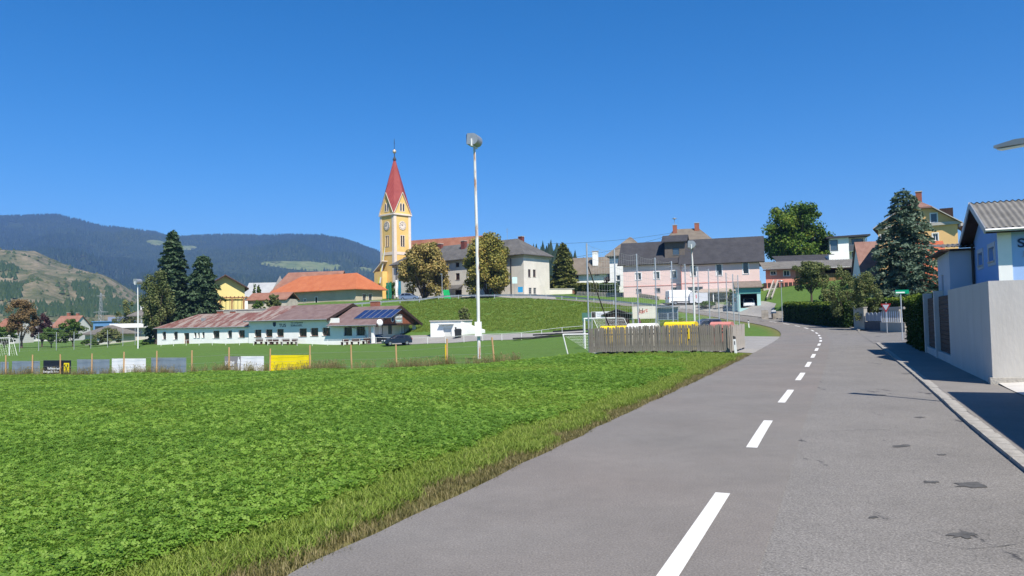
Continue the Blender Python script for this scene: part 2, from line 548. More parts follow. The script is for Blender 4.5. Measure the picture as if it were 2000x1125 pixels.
def dash(s_mid, ln=3.0, w=.15, off=0.0, parent=None):
    mb = MB()
    ss = np.linspace(s_mid - ln / 2, s_mid + ln / 2, 5)
    P = np.stack([np.interp(ss, RS, RC[:, k]) for k in range(3)], 1)
    Nn = np.stack([np.interp(ss, RS, RN[:, k]) for k in range(2)], 1)
    v = []
    for p, n in zip(P, Nn):
        for o in (off - w / 2, off + w / 2):
            v.append((p[0] + n[0] * o, p[1] + n[1] * o, p[2] + .005))
    mb.add(v, [(2 * i, 2 * i + 1, 2 * i + 3, 2 * i + 2) for i in range(4)])
    return mb.build('centre_dash', PAINT, parent, fix=False)
TAR = mat('tar_fill', (.085, .083, .08), .8, .3, 9)
def on_road(px, py):
    a, e = ray(px, py); Y = -EYE / e
    return np.array([a * Y, Y])
for px, py, r in ((1762, 871, .13), (1893, 948, .17), (1816, 941, .09), (1838, 888, .06), (1705, 1010, .05), (1722, 772, .12), (1795, 815, .1), (1880, 1045, .11), (1655, 690, .2), (1770, 730, .14)):
    c = on_road(px, py); n = 15
    th = np.linspace(0, 2 * np.pi, n, endpoint=False); rr = r * rng.uniform(.45, 1.25, n)
    dx = np.cos(th) * rr * 1.25; dy = np.sin(th) * rr * .8
    MB().add([(c[0] + x * .92 - y * .4, c[1] + x * .4 + y * .92, .0015) for x, y in zip(dx, dy)], [tuple(range(n))]).build('tar_patch', TAR, road_old, fix=False)
def crack(pts, w):
    P = [on_road(*p) for p in pts]; v = []
    q = []
    for a, b in zip(P[:-1], P[1:]):
        m = max(3, int(np.linalg.norm(b - a) / .12))
        q += [a + (b - a) * k / m + rng.normal(0, .018, 2) for k in range(m)]
    q.append(P[-1])
    for i, p in enumerate(q):
        d = q[min(i + 1, len(q) - 1)] - q[max(i - 1, 0)]; d = d / np.linalg.norm(d); nn = np.array([-d[1], d[0]]) * w * rng.uniform(.3, 1.0)
        v += [(p[0] - nn[0], p[1] - nn[1], .0012), (p[0] + nn[0], p[1] + nn[1], .0012)]
    MB().add(v, [(2 * i, 2 * i + 1, 2 * i + 3, 2 * i + 2) for i in range(len(q) - 1)]).build('crack', TAR, road_old, fix=False)
for pts, w in (([(1620, 842), (1720, 838), (1800, 846)], .006), ([(1772, 690), (1806, 735)], .008), ([(1800, 1052), (1890, 1072), (1990, 1062)], .005), ([(1640, 746), (1712, 744)], .008)):
    crack(pts, w)
markings = thing('road_marking', 'broken white centre line painted on the grey asphalt road', 'road marking', (0, 0, 0))
for k in range(-1, 17):
    # the first dash in view ends 8.2 m ahead
    dash(S0 - 1.5 + 6.0 * k + 0.0, 3.0, .155, 0, markings)
edge_mk = ribbon('edge_line', S0 + 103, S0 + 112, lambda s: [float(rhalf(s)[1]) - .25, float(rhalf(s)[1]) - .13], PAINT, .004, parent=markings)

# kerb of laid stones on the right, near stretch up to the side street
def along(s, off):
    p = [np.interp(s, RS, RC[:, k]) for k in range(3)]
    n = [np.interp(s, RS, RN[:, k]) for k in range(2)]
    n = np.array(n) / np.hypot(*n)
    return np.array([p[0] + n[0] * off, p[1] + n[1] * off, p[2]]), n, np.array([-n[1], n[0]])
KERBM = mat('kerb_stone', (.30, .285, .26), .9, .3, 4, bump=.7, bscale=30)
S_SIDE0 = S0 + 41.6      # side street opening
S_SIDE1 = S0 + 68.5
kerb = tag(thing('kerb', 'row of pale flush kerb stones along the right pavement edge', 'kerb'), kind=None)
s = S0 - 9
while s < S_SIDE0:
    ln = .95 + .1 * random.random()
    p, n, t = along(s + ln / 2, float(rhalf(s)[1]) + .11)
    mb = MB().box(-.105, .105, -ln / 2 + .008, ln / 2 - .008, -.12, .045 + .012 * random.random())
    o = mb.build('kerb_stone', KERBM, kerb)
    o.location = p
    o.rotation_euler = (random.uniform(-.01, .01), random.uniform(-.03, .03), math.atan2(-t[0], t[1]) + random.uniform(-.012, .012))
    s += ln
kerb2 = thing('kerb', 'raised dark kerb curving along the clipped hedge beyond the side street', 'kerb')
for s in np.arange(S_SIDE1, S0 + 101, 1.0):
    p, n, t = along(s + .5, float(rhalf(s)[1]) + .08)
    o = MB().box(-.08, .08, -.497, .497, -.12, .12).build('kerb_stone', KERBM, kerb2)
    o.location = p
    o.rotation_euler = (0, 0, math.atan2(-t[0], t[1]))
tag(ribbon('pavement', RS[0], S_SIDE0 + .5, lambda s: [float(rhalf(s)[1]) + .2, float(rhalf(s)[1]) + .9, 4.78], A_SIDE, .05), kind='structure')
tag(ribbon('pavement', S_SIDE1, S0 + 101, lambda s: [float(rhalf(s)[1]) + .15, float(rhalf(s)[1]) + 2.2], A_SIDE, .1), kind='structure')
def sheet(name, poly, mat_, dz=.03, n=26, kind='structure'):
    """paved patch laid on the terrain: grid clipped to a quad (bilinear)"""
    a, b, c, d = [np.array(p, float) for p in poly]
    u = np.linspace(0, 1, n)
    U, V = np.meshgrid(u, u)
    P = (a[None, None] * ((1 - U) * (1 - V))[..., None] + b * (U * (1 - V))[..., None] + c * (U * V)[..., None] + d * ((1 - U) * V)[..., None])
    Z = height(P[..., 0], P[..., 1]) + dz
    ii = np.arange(n * n).reshape(n, n)
    q = np.stack([ii[:-1, :-1], ii[:-1, 1:], ii[1:, 1:], ii[1:, :-1]], -1).reshape(-1, 4)
    me = np_mesh(name, np.concatenate([P, Z[..., None]], -1).reshape(-1, 3), q, mat_)
    return tag(link(bpy.data.objects.new(name, me)), kind=kind)
def off_pt(s, o):
    return along(S0 + s, o)[0][:2]
sheet('side_street', [off_pt(41.5, 3.0), (40, 37), (46, 62), off_pt(68.7, 3.7)], A_OLD, .06)
sheet('parking_lot', [off_pt(31.5, -2.7), (8.6, 46.5), (19.5, 66), off_pt(58, -2.9)], A_LOT, .02)
DRIVE = mat('driveway_concrete', (.5, .48, .45), .85, .12, 3, bump=.2)
sheet('driveway', [off_pt(10.0, 4.76), off_pt(14.0, 4.76), off_pt(14.0, 14.5), off_pt(10.0, 14.5)], DRIVE, .05, 10)
sheet('garage_drive', [off_pt(102, 3.0), (39, 112), (39, 118.5), off_pt(113, 3.0)], A_LOT, .12, 40)
sheet('upper_yard', [off_pt(112, 3.1), (38, 121), (29.5, 131), off_pt(126, 3.1)], A_LOT, .08, 40)
sheet('church_square', [off_pt(147, 3.1), (7.5, 160), (-26.5, 179), off_pt(189, 3.1)], A_LOT, .035, 40)
# ================================================================ hills
def ridge_fn(pts, D):
    az = np.array([ray(x, y)[0] for x, y in pts]); el = np.array([ray(x, y)[1] for x, y in pts])
    o = np.argsort(az)
    return lambda a: np.interp(a, az[o], el[o] * D + EYE)
def fbm(x, y, seed=0, octv=6, base=1.0):
    z = np.zeros_like(x); amp = 1.0; fr = base
    r = np.random.default_rng(seed)
    for _ in range(octv):
        for _k in range(3):
            th = r.uniform(0, 2 * np.pi); ph = r.uniform(0, 6.28)
            z += amp * np.sin((x * np.cos(th) + y * np.sin(th)) * fr + ph + 1.7 * np.sin((x * np.sin(th) - y * np.cos(th)) * fr * .63 + ph * 2)) / 3
        amp *= .52; fr *= 1.93
    return z
def hill_mesh(name, rf, Y0, Y1, Y2, a0, a1, na, nr, rough, pw, mat_, seed):
    """range of hills: foot at depth Y0, crest line at Y1, back at Y2"""
    a = np.linspace(a0, a1, na)
    t = np.linspace(0, 1.35, nr)
    A, T = np.meshgrid(a, t)
    Yd = np.where(T <= 1, Y0 + (Y1 - Y0) * T, Y1 + (Y2 - Y1) * (T - 1) / .35)
    X = A * Yd
    R = rf(A)
    prof = np.where(T <= 1, np.clip(T, 0, 1) ** pw, 1 - ((T - 1) / .35) ** 1.3)
    Z = -3 + (R + 3) * prof
    mask = np.clip(T * 3, 0, 1) * np.clip(1 - np.abs(T - 1) * 0, 0, 1) * np.clip(np.abs(1 - T) * 4, 0, 1)
    Z += fbm(X, Yd, seed, 6, 2 * np.pi / (Y1 * .22)) * rough * mask * np.clip((R + 3) / (R.max() + 3), .0, 1)
    Z += fbm(X, Yd, seed + 5, 4, 2 * np.pi / (Y1 * .03)) * rough * .06 * np.clip(T * 3, 0, 1) * np.clip((R + 3) / (R.max() + 3), .0, 1)
    ii = np.arange(na * nr).reshape(nr, na)
    q = np.stack([ii[:-1, :-1], ii[:-1, 1:], ii[1:, 1:], ii[1:, :-1]], -1).reshape(-1, 4)
    me = np_mesh(name, np.stack([X, Yd, Z], -1).reshape(-1, 3), q, mat_, smooth=True)
    o = link(bpy.data.objects.new(name, me))
    tag(o, kind='structure')
    return o, (a, t, X, Yd, Z)
def cover_mat(name, stops, sc, bump=.0, sc2=None):
    m, t, b = nodes_of(name)
    N, L = t.nodes, t.links
    b.inputs['Roughness'].default_value = .95
    b.inputs['Specular IOR Level'].default_value = .05
    tc = N.new('ShaderNodeTexCoord')
    n = N.new('ShaderNodeTexNoise'); n.inputs['Scale'].default_value = sc; n.inputs['Detail'].default_value = 9; n.inputs['Roughness'].default_value = .68
    L.new(tc.outputs['Object'], n.inputs['Vector'])
    r = N.new('ShaderNodeValToRGB')
    e = r.color_ramp.elements
    e[0].position, e[0].color = stops[0][0], (*stops[0][1], 1)
    e[1].position, e[1].color = stops[-1][0], (*stops[-1][1], 1)
    for p, c in stops[1:-1]:
        k = e.new(p); k.color = (*c, 1)
    L.new(n.outputs[0], r.inputs[0]); L.new(r.outputs[0], b.inputs['Base Color'])
    if bump:
        n2 = N.new('ShaderNodeTexNoise'); n2.inputs['Scale'].default_value = sc2 or sc * 5; n2.inputs['Detail'].default_value = 6
        L.new(tc.outputs['Object'], n2.inputs['Vector'])
        bp = N.new('ShaderNodeBump'); bp.inputs['Strength'].default_value = bump; bp.inputs['Distance'].default_value = 8
        L.new(n2.outputs[0], bp.inputs['Height']); L.new(bp.outputs[0], b.inputs['Normal'])
    return m
M_FLOOR = cover_mat('forest_floor', [(.35, (.02, .035, .015)), (.6, (.035, .05, .02))], .01)
M_MEADOW = cover_mat('hill_meadow', [(.3, (.09, .13, .045)), (.5, (.13, .16, .06)), (.7, (.19, .19, .09))], .02)
M_ROCKY = cover_mat('rocky_heath', [(.3, (.045, .06, .028)), (.45, (.095, .105, .055)), (.56, (.17, .15, .095)), (.7, (.27, .225, .155))], .028, .6, .09)
RIDGE = [(-900, 470), (-500, 440), (-200, 428), (0, 424), (60, 425), (110, 424), (150, 433), (190, 443), (240, 446), (300, 452), (340, 464), (400, 462), (440, 463),
         (500, 465), (540, 463), (580, 460), (620, 461), (660, 466), (690, 473), (720, 485), (742, 494), (800, 515), (900, 545), (1040, 572), (1200, 585),
         (1500, 578), (2000, 570), (2600, 560)]
far_fn = ridge_fn(RIDGE, 4300)
FAR_O, FAR = hill_mesh('mountain', far_fn, 1500, 4300, 5600, -1.4, 1.2, 340, 90, 45, 1.15, M_FLOOR, 3)
rock_fn = ridge_fn([(-900, 520), (-500, 480), (-200, 478), (0, 488), (30, 487), (70, 490), (110, 508), (150, 524), (190, 535), (230, 552), (270, 578), (300, 605), (340, 625), (420, 634), (2000, 612)], 1250)
ROCK_O, ROCK = hill_mesh('rocky_hill', rock_fn, 620, 1250, 1600, -1.35, -.36, 220, 80, 14, .9, M_ROCKY, 11)
copse_fn = ridge_fn([(700, 626), (1000, 560), (1040, 512), (1062, 500), (1080, 500), (1110, 508), (1150, 545), (1250, 600), (1500, 612)], 520)
COPSE_O, COPSE = hill_mesh('wooded_knoll', copse_fn, 330, 520, 660, -.22, .35, 60, 30, 2, 1.0, M_FLOOR, 5)
def cones(name, P, h, r, rnd, mat_, sides=5):
    """many small conifers as one mass"""
    n = len(P)
    th = np.linspace(0, 2 * np.pi, sides, endpoint=False)[None] + rng.uniform(0, 6, n)[:, None]
    rr = r[:, None] * rng.uniform(.75, 1.25, (n, sides))
    ring = np.stack([P[:, 0:1] + np.cos(th) * rr, P[:, 1:2] + np.sin(th) * rr, np.repeat(P[:, 2:3], sides, 1) + h[:, None] * .06 * rng.uniform(-1, 2, (n, sides))], -1)
    tip = P + np.stack([rng.normal(0, .04, n) * h, rng.normal(0, .04, n) * h, h], -1)
    V = np.concatenate([ring, tip[:, None]], 1).reshape(-1, 3)
    b = np.arange(n)[:, None] * (sides + 1)
    k = np.arange(sides)[None]
    F = np.stack([b + k, b + (k + 1) % sides, np.repeat(b + sides, sides, 1)], -1).reshape(-1, 3)
    me = np_mesh(name, V, F, mat_, np.repeat(rnd, sides + 1), tris=True)
    return tag(link(bpy.data.objects.new(name, me)), kind='stuff')
def interp_grid(H, a, Yd):
    """height of a hill mesh at bearing a, depth Yd (bilinear on its grid)"""
    ga, gt, X, YY, Z = H
    col = np.clip(np.searchsorted(ga, a) - 1, 0, len(ga) - 2)
    fa = np.clip((a - ga[col]) / (ga[1] - ga[0]), 0, 1)
    yy = YY[:, 0]
    row = np.clip(np.searchsorted(yy, Yd) - 1, 0, len(yy) - 2)
    fy = np.clip((Yd - yy[row]) / (yy[row + 1] - yy[row]), 0, 1)
    return (Z[row, col] * (1 - fa) * (1 - fy) + Z[row, col + 1] * fa * (1 - fy) + Z[row + 1, col] * (1 - fa) * fy + Z[row + 1, col + 1] * fa * fy)
def proj_px(P):
    """image position of points, used to leave clearings where the slopes show meadows"""
    Yc = P[:, 1] * math.cos(PITCH) + (P[:, 2] - EYE) * math.sin(PITCH)
    v2 = (-P[:, 1] * math.sin(PITCH) + (P[:, 2] - EYE) * math.cos(PITCH)) / Yc
    u2 = P[:, 0] / Yc
    return 1000 + FPX * (u2 * math.cos(ROLL) - v2 * math.sin(ROLL)), 562.5 - FPX * (u2 * math.sin(ROLL) + v2 * math.cos(ROLL))
def ell(px, py, c, r, k=0.0):
    x, y = px - c[0], py - c[1] - k * (px - c[0])
    return (x / r[0]) ** 2 + (y / r[1]) ** 2 < 1
CLEAR = [((595, 521), (76, 9), .06), ((305, 475), (18, 5), .1), ((362, 485), (22, 4), 0), ((560, 478), (14, 2.5), -.1), ((200, 452), (9, 3), .2), ((128, 462), (10, 3), 0), ((175, 463), (8, 2.5), 0),
         ((480, 500), (14, 3), .1), ((30, 440), (16, 5), .2), ((690, 497), (16, 3), .2), ((490, 541), (14, 2.2), -.1), ((710, 528), (24, 4), .05)]
n = 105000
a = rng.uniform(-.95, .35, n); Yd = np.sqrt(rng.uniform(1600 ** 2, 4450 ** 2, n))
Zt = interp_grid(FAR, a, Yd)
P = np.stack([a * Yd, Yd, Zt - .5], -1)
px, py = proj_px(P)
ok = np.ones(n, bool)
for c, r, k in CLEAR:
    ok &= ~ell(px, py, c, r, k)
P = P[ok]
hh = rng.uniform(14, 27, len(P)) * (0.8 + .3 * np.sin(P[:, 0] * .006 + 2 * np.sin(P[:, 1] * .004)))
M_FOREST = leaf_mat('spruce_forest', (.008, .02, .009), (.016, .034, .013), (.034, .052, .018), trans=0)
cones('forest', P, hh, hh * .26, np.clip(rng.normal(.4, .22, len(P)) + .25 * np.sin(P[:, 0] * .004 + 3 * np.sin(P[:, 1] * .002)), 0, 1), M_FOREST)
# meadows on the slope: patches of the hill surface just above the forest floor
def patch_on(name, c, r, k, mat_, nn=22):
    u = np.linspace(-1, 1, nn)
    U, V = np.meshgrid(u, u)
    rad = np.maximum(np.abs(U), np.abs(V)) / np.maximum(np.hypot(U, V), 1e-6)
    wob = 1 + .1 * np.sin(3 * np.arctan2(V, U) + c[0])
    PX = c[0] + U * rad * r[0] * 1.05 * wob; PY = c[1] + V * rad * r[1] * 1.05 * wob + k * U * rad * r[0]
    pts = []
    for x, y in zip(PX.ravel(), PY.ravel()):
        aa, e = ray(x, y)
        yy = np.linspace(1550, 4290, 400)
        zz = interp_grid(FAR, np.full(400, aa), yy)
        hit = np.argmax(zz > EYE + e * yy)
        yv = yy[hit] if zz[hit] > EYE + e * yy[hit] else 4290.
        pts.append((aa * yv, yv, float(interp_grid(FAR, np.array([aa]), np.array([yv]))[0]) + 2.0))
    ii = np.arange(nn * nn).reshape(nn, nn)
    q = np.stack([ii[:-1, :-1], ii[:-1, 1:], ii[1:, 1:], ii[1:, :-1]], -1).reshape(-1, 4)
    me = np_mesh(name, pts, q, mat_, smooth=True)
    return tag(link(bpy.data.objects.new(name, me)), kind='structure')
for c, r, k in CLEAR[:3] + CLEAR[-1:]:
    patch_on('hill_meadow', c, r, k, M_MEADOW)
# shrubs and dark tree groups on the rocky hill
n = 9000
a = rng.uniform(-1.0, -.40, n); Yd = rng.uniform(640, 1300, n)
P = np.stack([a * Yd, Yd, interp_grid(ROCK, a, Yd) - .3], -1)
px, py = proj_px(P)
dark = np.zeros(n, bool)
for c, r, k in [((14, 532), (24, 14), .3), ((10, 572), (32, 18), 0), ((168, 572), (28, 14), .3), ((190, 596), (60, 8), 0), ((110, 604), (80, 7), 0), ((-100, 560), (70, 20), 0), ((212, 574), (9, 8), 0), ((60, 614), (160, 9), 0), ((240, 608), (60, 10), 0)]:
    dark |= ell(px, py, c, r, k)
nse = fbm(P[:, 0], P[:, 1], 21, 4, .03)
keep = dark | ((nse > .25) & (rng.random(n) < .3)) | (rng.random(n) < .03)
P = P[keep]; dk = dark[keep]
hh = np.where(dk, rng.uniform(5, 9.5, len(P)), rng.uniform(2, 5, len(P)))
M_SHRUB = leaf_mat('hill_shrubs', (.02, .045, .015), (.04, .065, .02), (.1, .1, .035), trans=0)
cones('hill_shrubs', P, hh, np.where(dk, hh * .36, hh * .7), np.where(dk, rng.uniform(0, .45, len(P)), rng.uniform(.3, 1, len(P))), M_SHRUB)
n = 1500
a = rng.uniform(-.2, .33, n); Yd = rng.uniform(340, 560, n)
P = np.stack([a * Yd, Yd, interp_grid(COPSE, a, Yd) - .3], -1)
P = P[P[:, 2] > 3]
hh = rng.uniform(8, 15, len(P))
cones('knoll_wood', P, hh, hh * .22, rng.uniform(0, .6, len(P)), M_FOREST, 6)
# belt of far trees on the plain in front of the mountains
n = 1500
a = rng.uniform(-1.1, -.36, n); Yd = rng.uniform(330, 600, n)
P = np.stack([a * Yd, Yd, np.full(n, -2.7)], -1)
hh = rng.uniform(3, 6.5, n)
cones('valley_trees', P, hh, hh * .45, rng.uniform(.2, 1, n), M_SHRUB, 6)
# ================================================================ buildings
WHITE = mat('render_white', (.86, .855, .82), .9, .05, .6, bump=.15, bscale=25)
WHITE_T = mat('trim_white', (.8, .8, .79), .6, .03, 2)
GLASS = glass_mat('window_glass', (.035, .045, .06))
GLASS_D = glass_mat('dark_glass', (.012, .014, .018), .1)
GLASS_B = glass_mat('sky_glass', (.06, .09, .13), .04)
BROWN_F = mat('brown_frame', (.13, .06, .035), .6, .2, 4)
DARK_F = mat('dark_frame', (.05, .045, .045), .6, .2, 4)
GREY_M = mat('grey_metal', (.42, .43, .44), .45, .12, 3, metal=.6)
ZINC = mat('zinc_gutter', (.36, .37, .38), .5, .15, 3, metal=.4)
DARKWOOD = mat('dark_wood', (.045, .028, .022), .8, .3, 3, stretch=(1, 1, .15))
REDWOOD = mat('red_brown_boards', (.25, .085, .045), .75, .3, 4, stretch=(6, 6, .4))
BRICK = mat('chimney_brick', (.30, .11, .07), .9, .25, 6, bump=.4)
CONC = mat('concrete', (.46, .44, .40), .9, .1, .8, bump=.3, bscale=14)
STONE = mat('rubble_stone', (.30, .27, .23), .95, .35, 2.5, bump=.8, bscale=6)
def roof_mat(name, c1, c2, sc=.8, lines=(0, 0), lichen=None, rough=.85, axis=(1, 1)):
    """roof covering: blotchy colour with courses as fine relief"""
    m, t, b = nodes_of(name)
    N, L = t.nodes, t.links
    b.inputs['Roughness'].default_value = rough
    b.inputs['Specular IOR Level'].default_value = .2
    tc = N.new('ShaderNodeTexCoord')
    n = N.new('ShaderNodeTexNoise'); n.inputs['Scale'].default_value = sc; n.inputs['Detail'].default_value = 8; n.inputs['Roughness'].default_value = .7
    L.new(tc.outputs['Object'], n.inputs['Vector'])
    r = N.new('ShaderNodeValToRGB')
    r.color_ramp.elements[0].position = .35; r.color_ramp.elements[0].color = (*c1, 1)
    r.color_ramp.elements[1].position = .66; r.color_ramp.elements[1].color = (*c2, 1)
    L.new(n.outputs[0], r.inputs[0])
    col = r.outputs[0]
    if lichen:
        mp = N.new('ShaderNodeMapping'); mp.inputs['Scale'].default_value = (.8, .22, .22); mp.inputs['Rotation'].default_value = (0, 0, .5)
        L.new(tc.outputs['Object'], mp.inputs[0])
        n2 = N.new('ShaderNodeTexNoise'); n2.inputs['Scale'].default_value = 1.1; n2.inputs['Detail'].default_value = 9; n2.inputs['Roughness'].default_value = .75
        L.new(mp.outputs[0], n2.inputs['Vector'])
        mr = N.new('ShaderNodeMapRange'); mr.inputs[1].default_value = .47; mr.inputs[2].default_value = .56; mr.inputs[4].default_value = .9
        L.new(n2.outputs[0], mr.inputs[0])
        x = N.new('ShaderNodeMix'); x.data_type = 'RGBA'
        L.new(mr.outputs[0], x.inputs[0]); L.new(col, x.inputs['A']); x.inputs['B'].default_value = (*lichen, 1)
        col = x.outputs['Result']
    w = N.new('ShaderNodeTexWave'); w.wave_type = 'BANDS'; w.bands_direction = 'X' if lines[0] else 'Y'
    w.inputs['Scale'].default_value = lines[0] or lines[1] or 4
    w.inputs['Distortion'].default_value = .15
    L.new(tc.outputs['Object'], w.inputs['Vector'])
    mm = N.new('ShaderNodeMapRange'); mm.inputs[1].default_value = 0; mm.inputs[2].default_value = .35; mm.inputs[3].default_value = .8; mm.inputs[4].default_value = 1
    L.new(w.outputs['Fac'], mm.inputs[0])
    vm = N.new('ShaderNodeVectorMath'); vm.operation = 'SCALE'
    L.new(col, vm.inputs[0]); L.new(mm.outputs[0], vm.inputs['Scale'])
    L.new(vm.outputs[0], b.inputs['Base Color'])
    bp = N.new('ShaderNodeBump'); bp.inputs['Strength'].default_value = .5; bp.inputs['Distance'].default_value = .05
    L.new(w.outputs['Fac'], bp.inputs['Height']); L.new(bp.outputs[0], b.inputs['Normal'])
    return m
class Bld:
    """thing with local axes: x along the front from its left end, y to the back, z up"""
    def __init__(s, name, label, cat, org, d, zbase, group=None):
        s.o = Vector((org[0], org[1])); d = Vector((d[0], d[1])).normalized(); s.d = d
        s.b = Vector((-d.y, d.x)); s.z = zbase
        s.e = thing(name, label, cat, (org[0], org[1], zbase), math.atan2(d.y, d.x), group)
    def world(s, x, y):
        p = s.o + s.d * x + s.b * y
        return p
    def uz(s, A, B, px, py):
        """where a sight line meets the vertical plane through local points A, B: distance from A and local height"""
        P = s.world(*A); Q = s.world(*B); t = (Q - P).normalized()
        a, e = ray(px, py)
        u = (a * P.y - P.x) / (t.x - a * t.y)
        Y = P.y + u * t.y
        return u, EYE + e * Y - s.z
    def face(s, A, B, z0, z1, m, wins=(), gable=None, name='wall', depth=.16):
        """outer wall with real openings; outward side is to the right going from A to B"""
        A2, B2 = Vector(A), Vector(B)
        L = (B2 - A2).length; t = (B2 - A2) / L; nrm = Vector((t.y, -t.x))
        holes = []
        for w in wins:
            w = dict(w)
            if 'px' in w:
                x0, y0, x1, y1 = w['px']
                ym = (y0 + y1) / 2; xm = (x0 + x1) / 2
                u0 = s.uz(A, B, x0, ym)[0]; u1 = s.uz(A, B, x1, ym)[0]
                v1 = s.uz(A, B, xm, y0)[1]; v0 = s.uz(A, B, xm, y1)[1]
            else:
                u0, u1, v0, v1 = w['r']
            u0, u1 = max(u0, .05), min(u1, L - .05); v0, v1 = max(v0, z0 + .02), min(v1, z1 - .02)
            if u1 - u0 < .1 or v1 - v0 < .1: continue
            w['r'] = (u0, u1, v0, v1); holes.append(w)
        us = sorted({0, L} | {h['r'][0] for h in holes} | {h['r'][1] for h in holes})
        zs = sorted({z0, z1} | {h['r'][2] for h in holes} | {h['r'][3] for h in holes})
        mb = MB()
        P = lambda u, v, o=0.0: (A2.x + t.x * u + nrm.x * o, A2.y + t.y * u + nrm.y * o, v)
        for i in range(len(us) - 1):
            for j in range(len(zs) - 1):
                uc, vc = (us[i] + us[i + 1]) / 2, (zs[j] + zs[j + 1]) / 2
                if any(h['r'][0] < uc < h['r'][1] and h['r'][2] < vc < h['r'][3] for h in holes): continue
                mb.add([P(us[i], zs[j]), P(us[i + 1], zs[j]), P(us[i + 1], zs[j + 1]), P(us[i], zs[j + 1])], [(0, 1, 2, 3)])
        for h in holes:
            u0, u1, v0, v1 = h['r']; dd = -(h.get('depth', depth) + .03)
            q = [P(u0, v0), P(u1, v0), P(u1, v1), P(u0, v1)]; k = [P(u0, v0, dd), P(u1, v0, dd), P(u1, v1, dd), P(u0, v1, dd)]
            mb.add(q + k, [(0, 1, 5, 4), (1, 2, 6, 5), (2, 3, 7, 6), (3, 0, 4, 7)])
        if gable is not None:
            gu, gzz = gable
            mb.add([P(0, z1), P(L, z1), P(gu, gzz)], [(0, 1, 2)])
        mb.build(name, m, s.e, fix=False)
        ang = math.atan2(t.y, t.x)
        for h in holes:
            s.window(A2, t, nrm, ang, h, h.get('depth', depth))
    def window(s, A2, t, nrm, ang, h, depth):
        u0, u1, v0, v1 = h['r']
        fm, gm = h.get('frame', WHITE_T), h.get('glass', GLASS)
        fw = h.get('fw', .08)
        base = A2 + t * u0 - nrm * depth
        kind = h.get('kind', 'window')
        w, hh = u1 - u0, v1 - v0
        if kind == 'hole':
            return
        mb = MB()
        if kind == 'door':
            mb.box(0, w, 0, .05, 0, hh)
            o = mb.build('door', fm, s.e)
            if h.get('panel'):
                MB().box(fw * 1.6, w - fw * 1.6, -.015, .01, hh * .45, hh - fw * 2).build('pane', gm, o)
            MB().box(w - .2, w - .12, -.05, 0, hh * .45, hh * .52).build('handle', GREY_M, o)
        else:
            mb.box(0, w, -.03, .05, 0, fw).box(0, w, -.03, .05, hh - fw, hh).box(0, fw, -.03, .05, fw, hh - fw).box(w - fw, w, -.03, .05, fw, hh - fw)
            for k in range(h.get('mv', 1)):
                c = w * (k + 1) / (h.get('mv', 1) + 1)
                mb.box(c - fw * .45, c + fw * .45, -.028, .05, fw, hh - fw)
            for k in range(h.get('mh', 0)):
                c = hh * (k + 1) / (h.get('mh', 0) + 1)
                mb.box(fw, w - fw, -.024, .045, c - fw * .4, c + fw * .4)
            o = mb.build('window', fm, s.e)
            MB().box(fw * .5, w - fw * .5, .0, .03, fw * .5, hh - fw * .5).build('pane', gm, o)
            if h.get('curtain'):
                MB().box(fw, w * .3, .035, .045, fw, hh - fw).box(w * .7, w - fw, .035, .045, fw, hh - fw).build('curtain', WHITE_T, o)
            if h.get('sill', True):
                MB().box(-.06, w + .06, -depth - .06, -.031, -.05, -.004).build('sill', h.get('sillm', ZINC), o)
        if h.get('trim'):
            b = h['trim']; tm = h.get('trimm', WHITE_T); y0, y1 = -depth - .025, -depth + .01
            MB().box(-b, 0, y0, y1, -b, hh + b).box(w, w + b, y0, y1, -b, hh + b).box(0, w, y0, y1, hh, hh + b).box(0, w, y0, y1, -b, -.052).build('surround', tm, o)
        o.location = (base.x, base.y, v0)
        o.rotation_euler = (0, 0, ang)
    def slab(s, name, verts, faces, th, m, parent=None):
        """roof surface thickened downwards"""
        n = len(verts)
        mb = MB()
        V = list(verts) + [(x, y, z - th) for x, y, z in verts]
        F = [tuple(f) for f in faces] + [tuple(i + n for i in reversed(f)) for f in faces]
        ed = {}
        for f in faces:
            for i in range(len(f)):
                a, b = f[i], f[(i + 1) % len(f)]
                ed[(a, b)] = 1
        for (a, b) in ed:
            if (b, a) not in ed:
                F.append((a, a + n, b + n, b))
        mb.add(V, F)
        return mb.build(name, m, parent or s.e)
    def gable_x(s, x0, x1, y0, y1, ze, zr, m, th=.16, name='roof', ym=None):
        ym = (y0 + y1) / 2 if ym is None else ym
        return s.slab(name, [(x0, y0, ze), (x1, y0, ze), (x1, ym, zr), (x0, ym, zr), (x1, y1, ze), (x0, y1, ze)], [(0, 1, 2, 3), (3, 2, 4, 5)], th, m)
    def gable_y(s, x0, x1, y0, y1, ze, zr, m, th=.16, name='roof'):
        xm = (x0 + x1) / 2
        return s.slab(name, [(x0, y0, ze), (xm, y0, zr), (xm, y1, zr), (x0, y1, ze), (x1, y0, ze), (x1, y1, ze)], [(0, 1, 2, 3), (1, 4, 5, 2)], th, m)
    def hip(s, x0, x1, y0, y1, ze, zr, r0, r1, m, th=.16, name='roof'):
        ym = (y0 + y1) / 2
        return s.slab(name, [(x0, y0, ze), (x1, y0, ze), (x1, y1, ze), (x0, y1, ze), (r0, ym, zr), (r1, ym, zr)], [(0, 1, 5, 4), (1, 2, 5), (2, 3, 4, 5), (3, 0, 4)], th, m)
    def box(s, name, x0, x1, y0, y1, z0, z1, m, parent=None):
        return MB().box(x0, x1, y0, y1, z0, z1).build(name, m, parent or s.e)
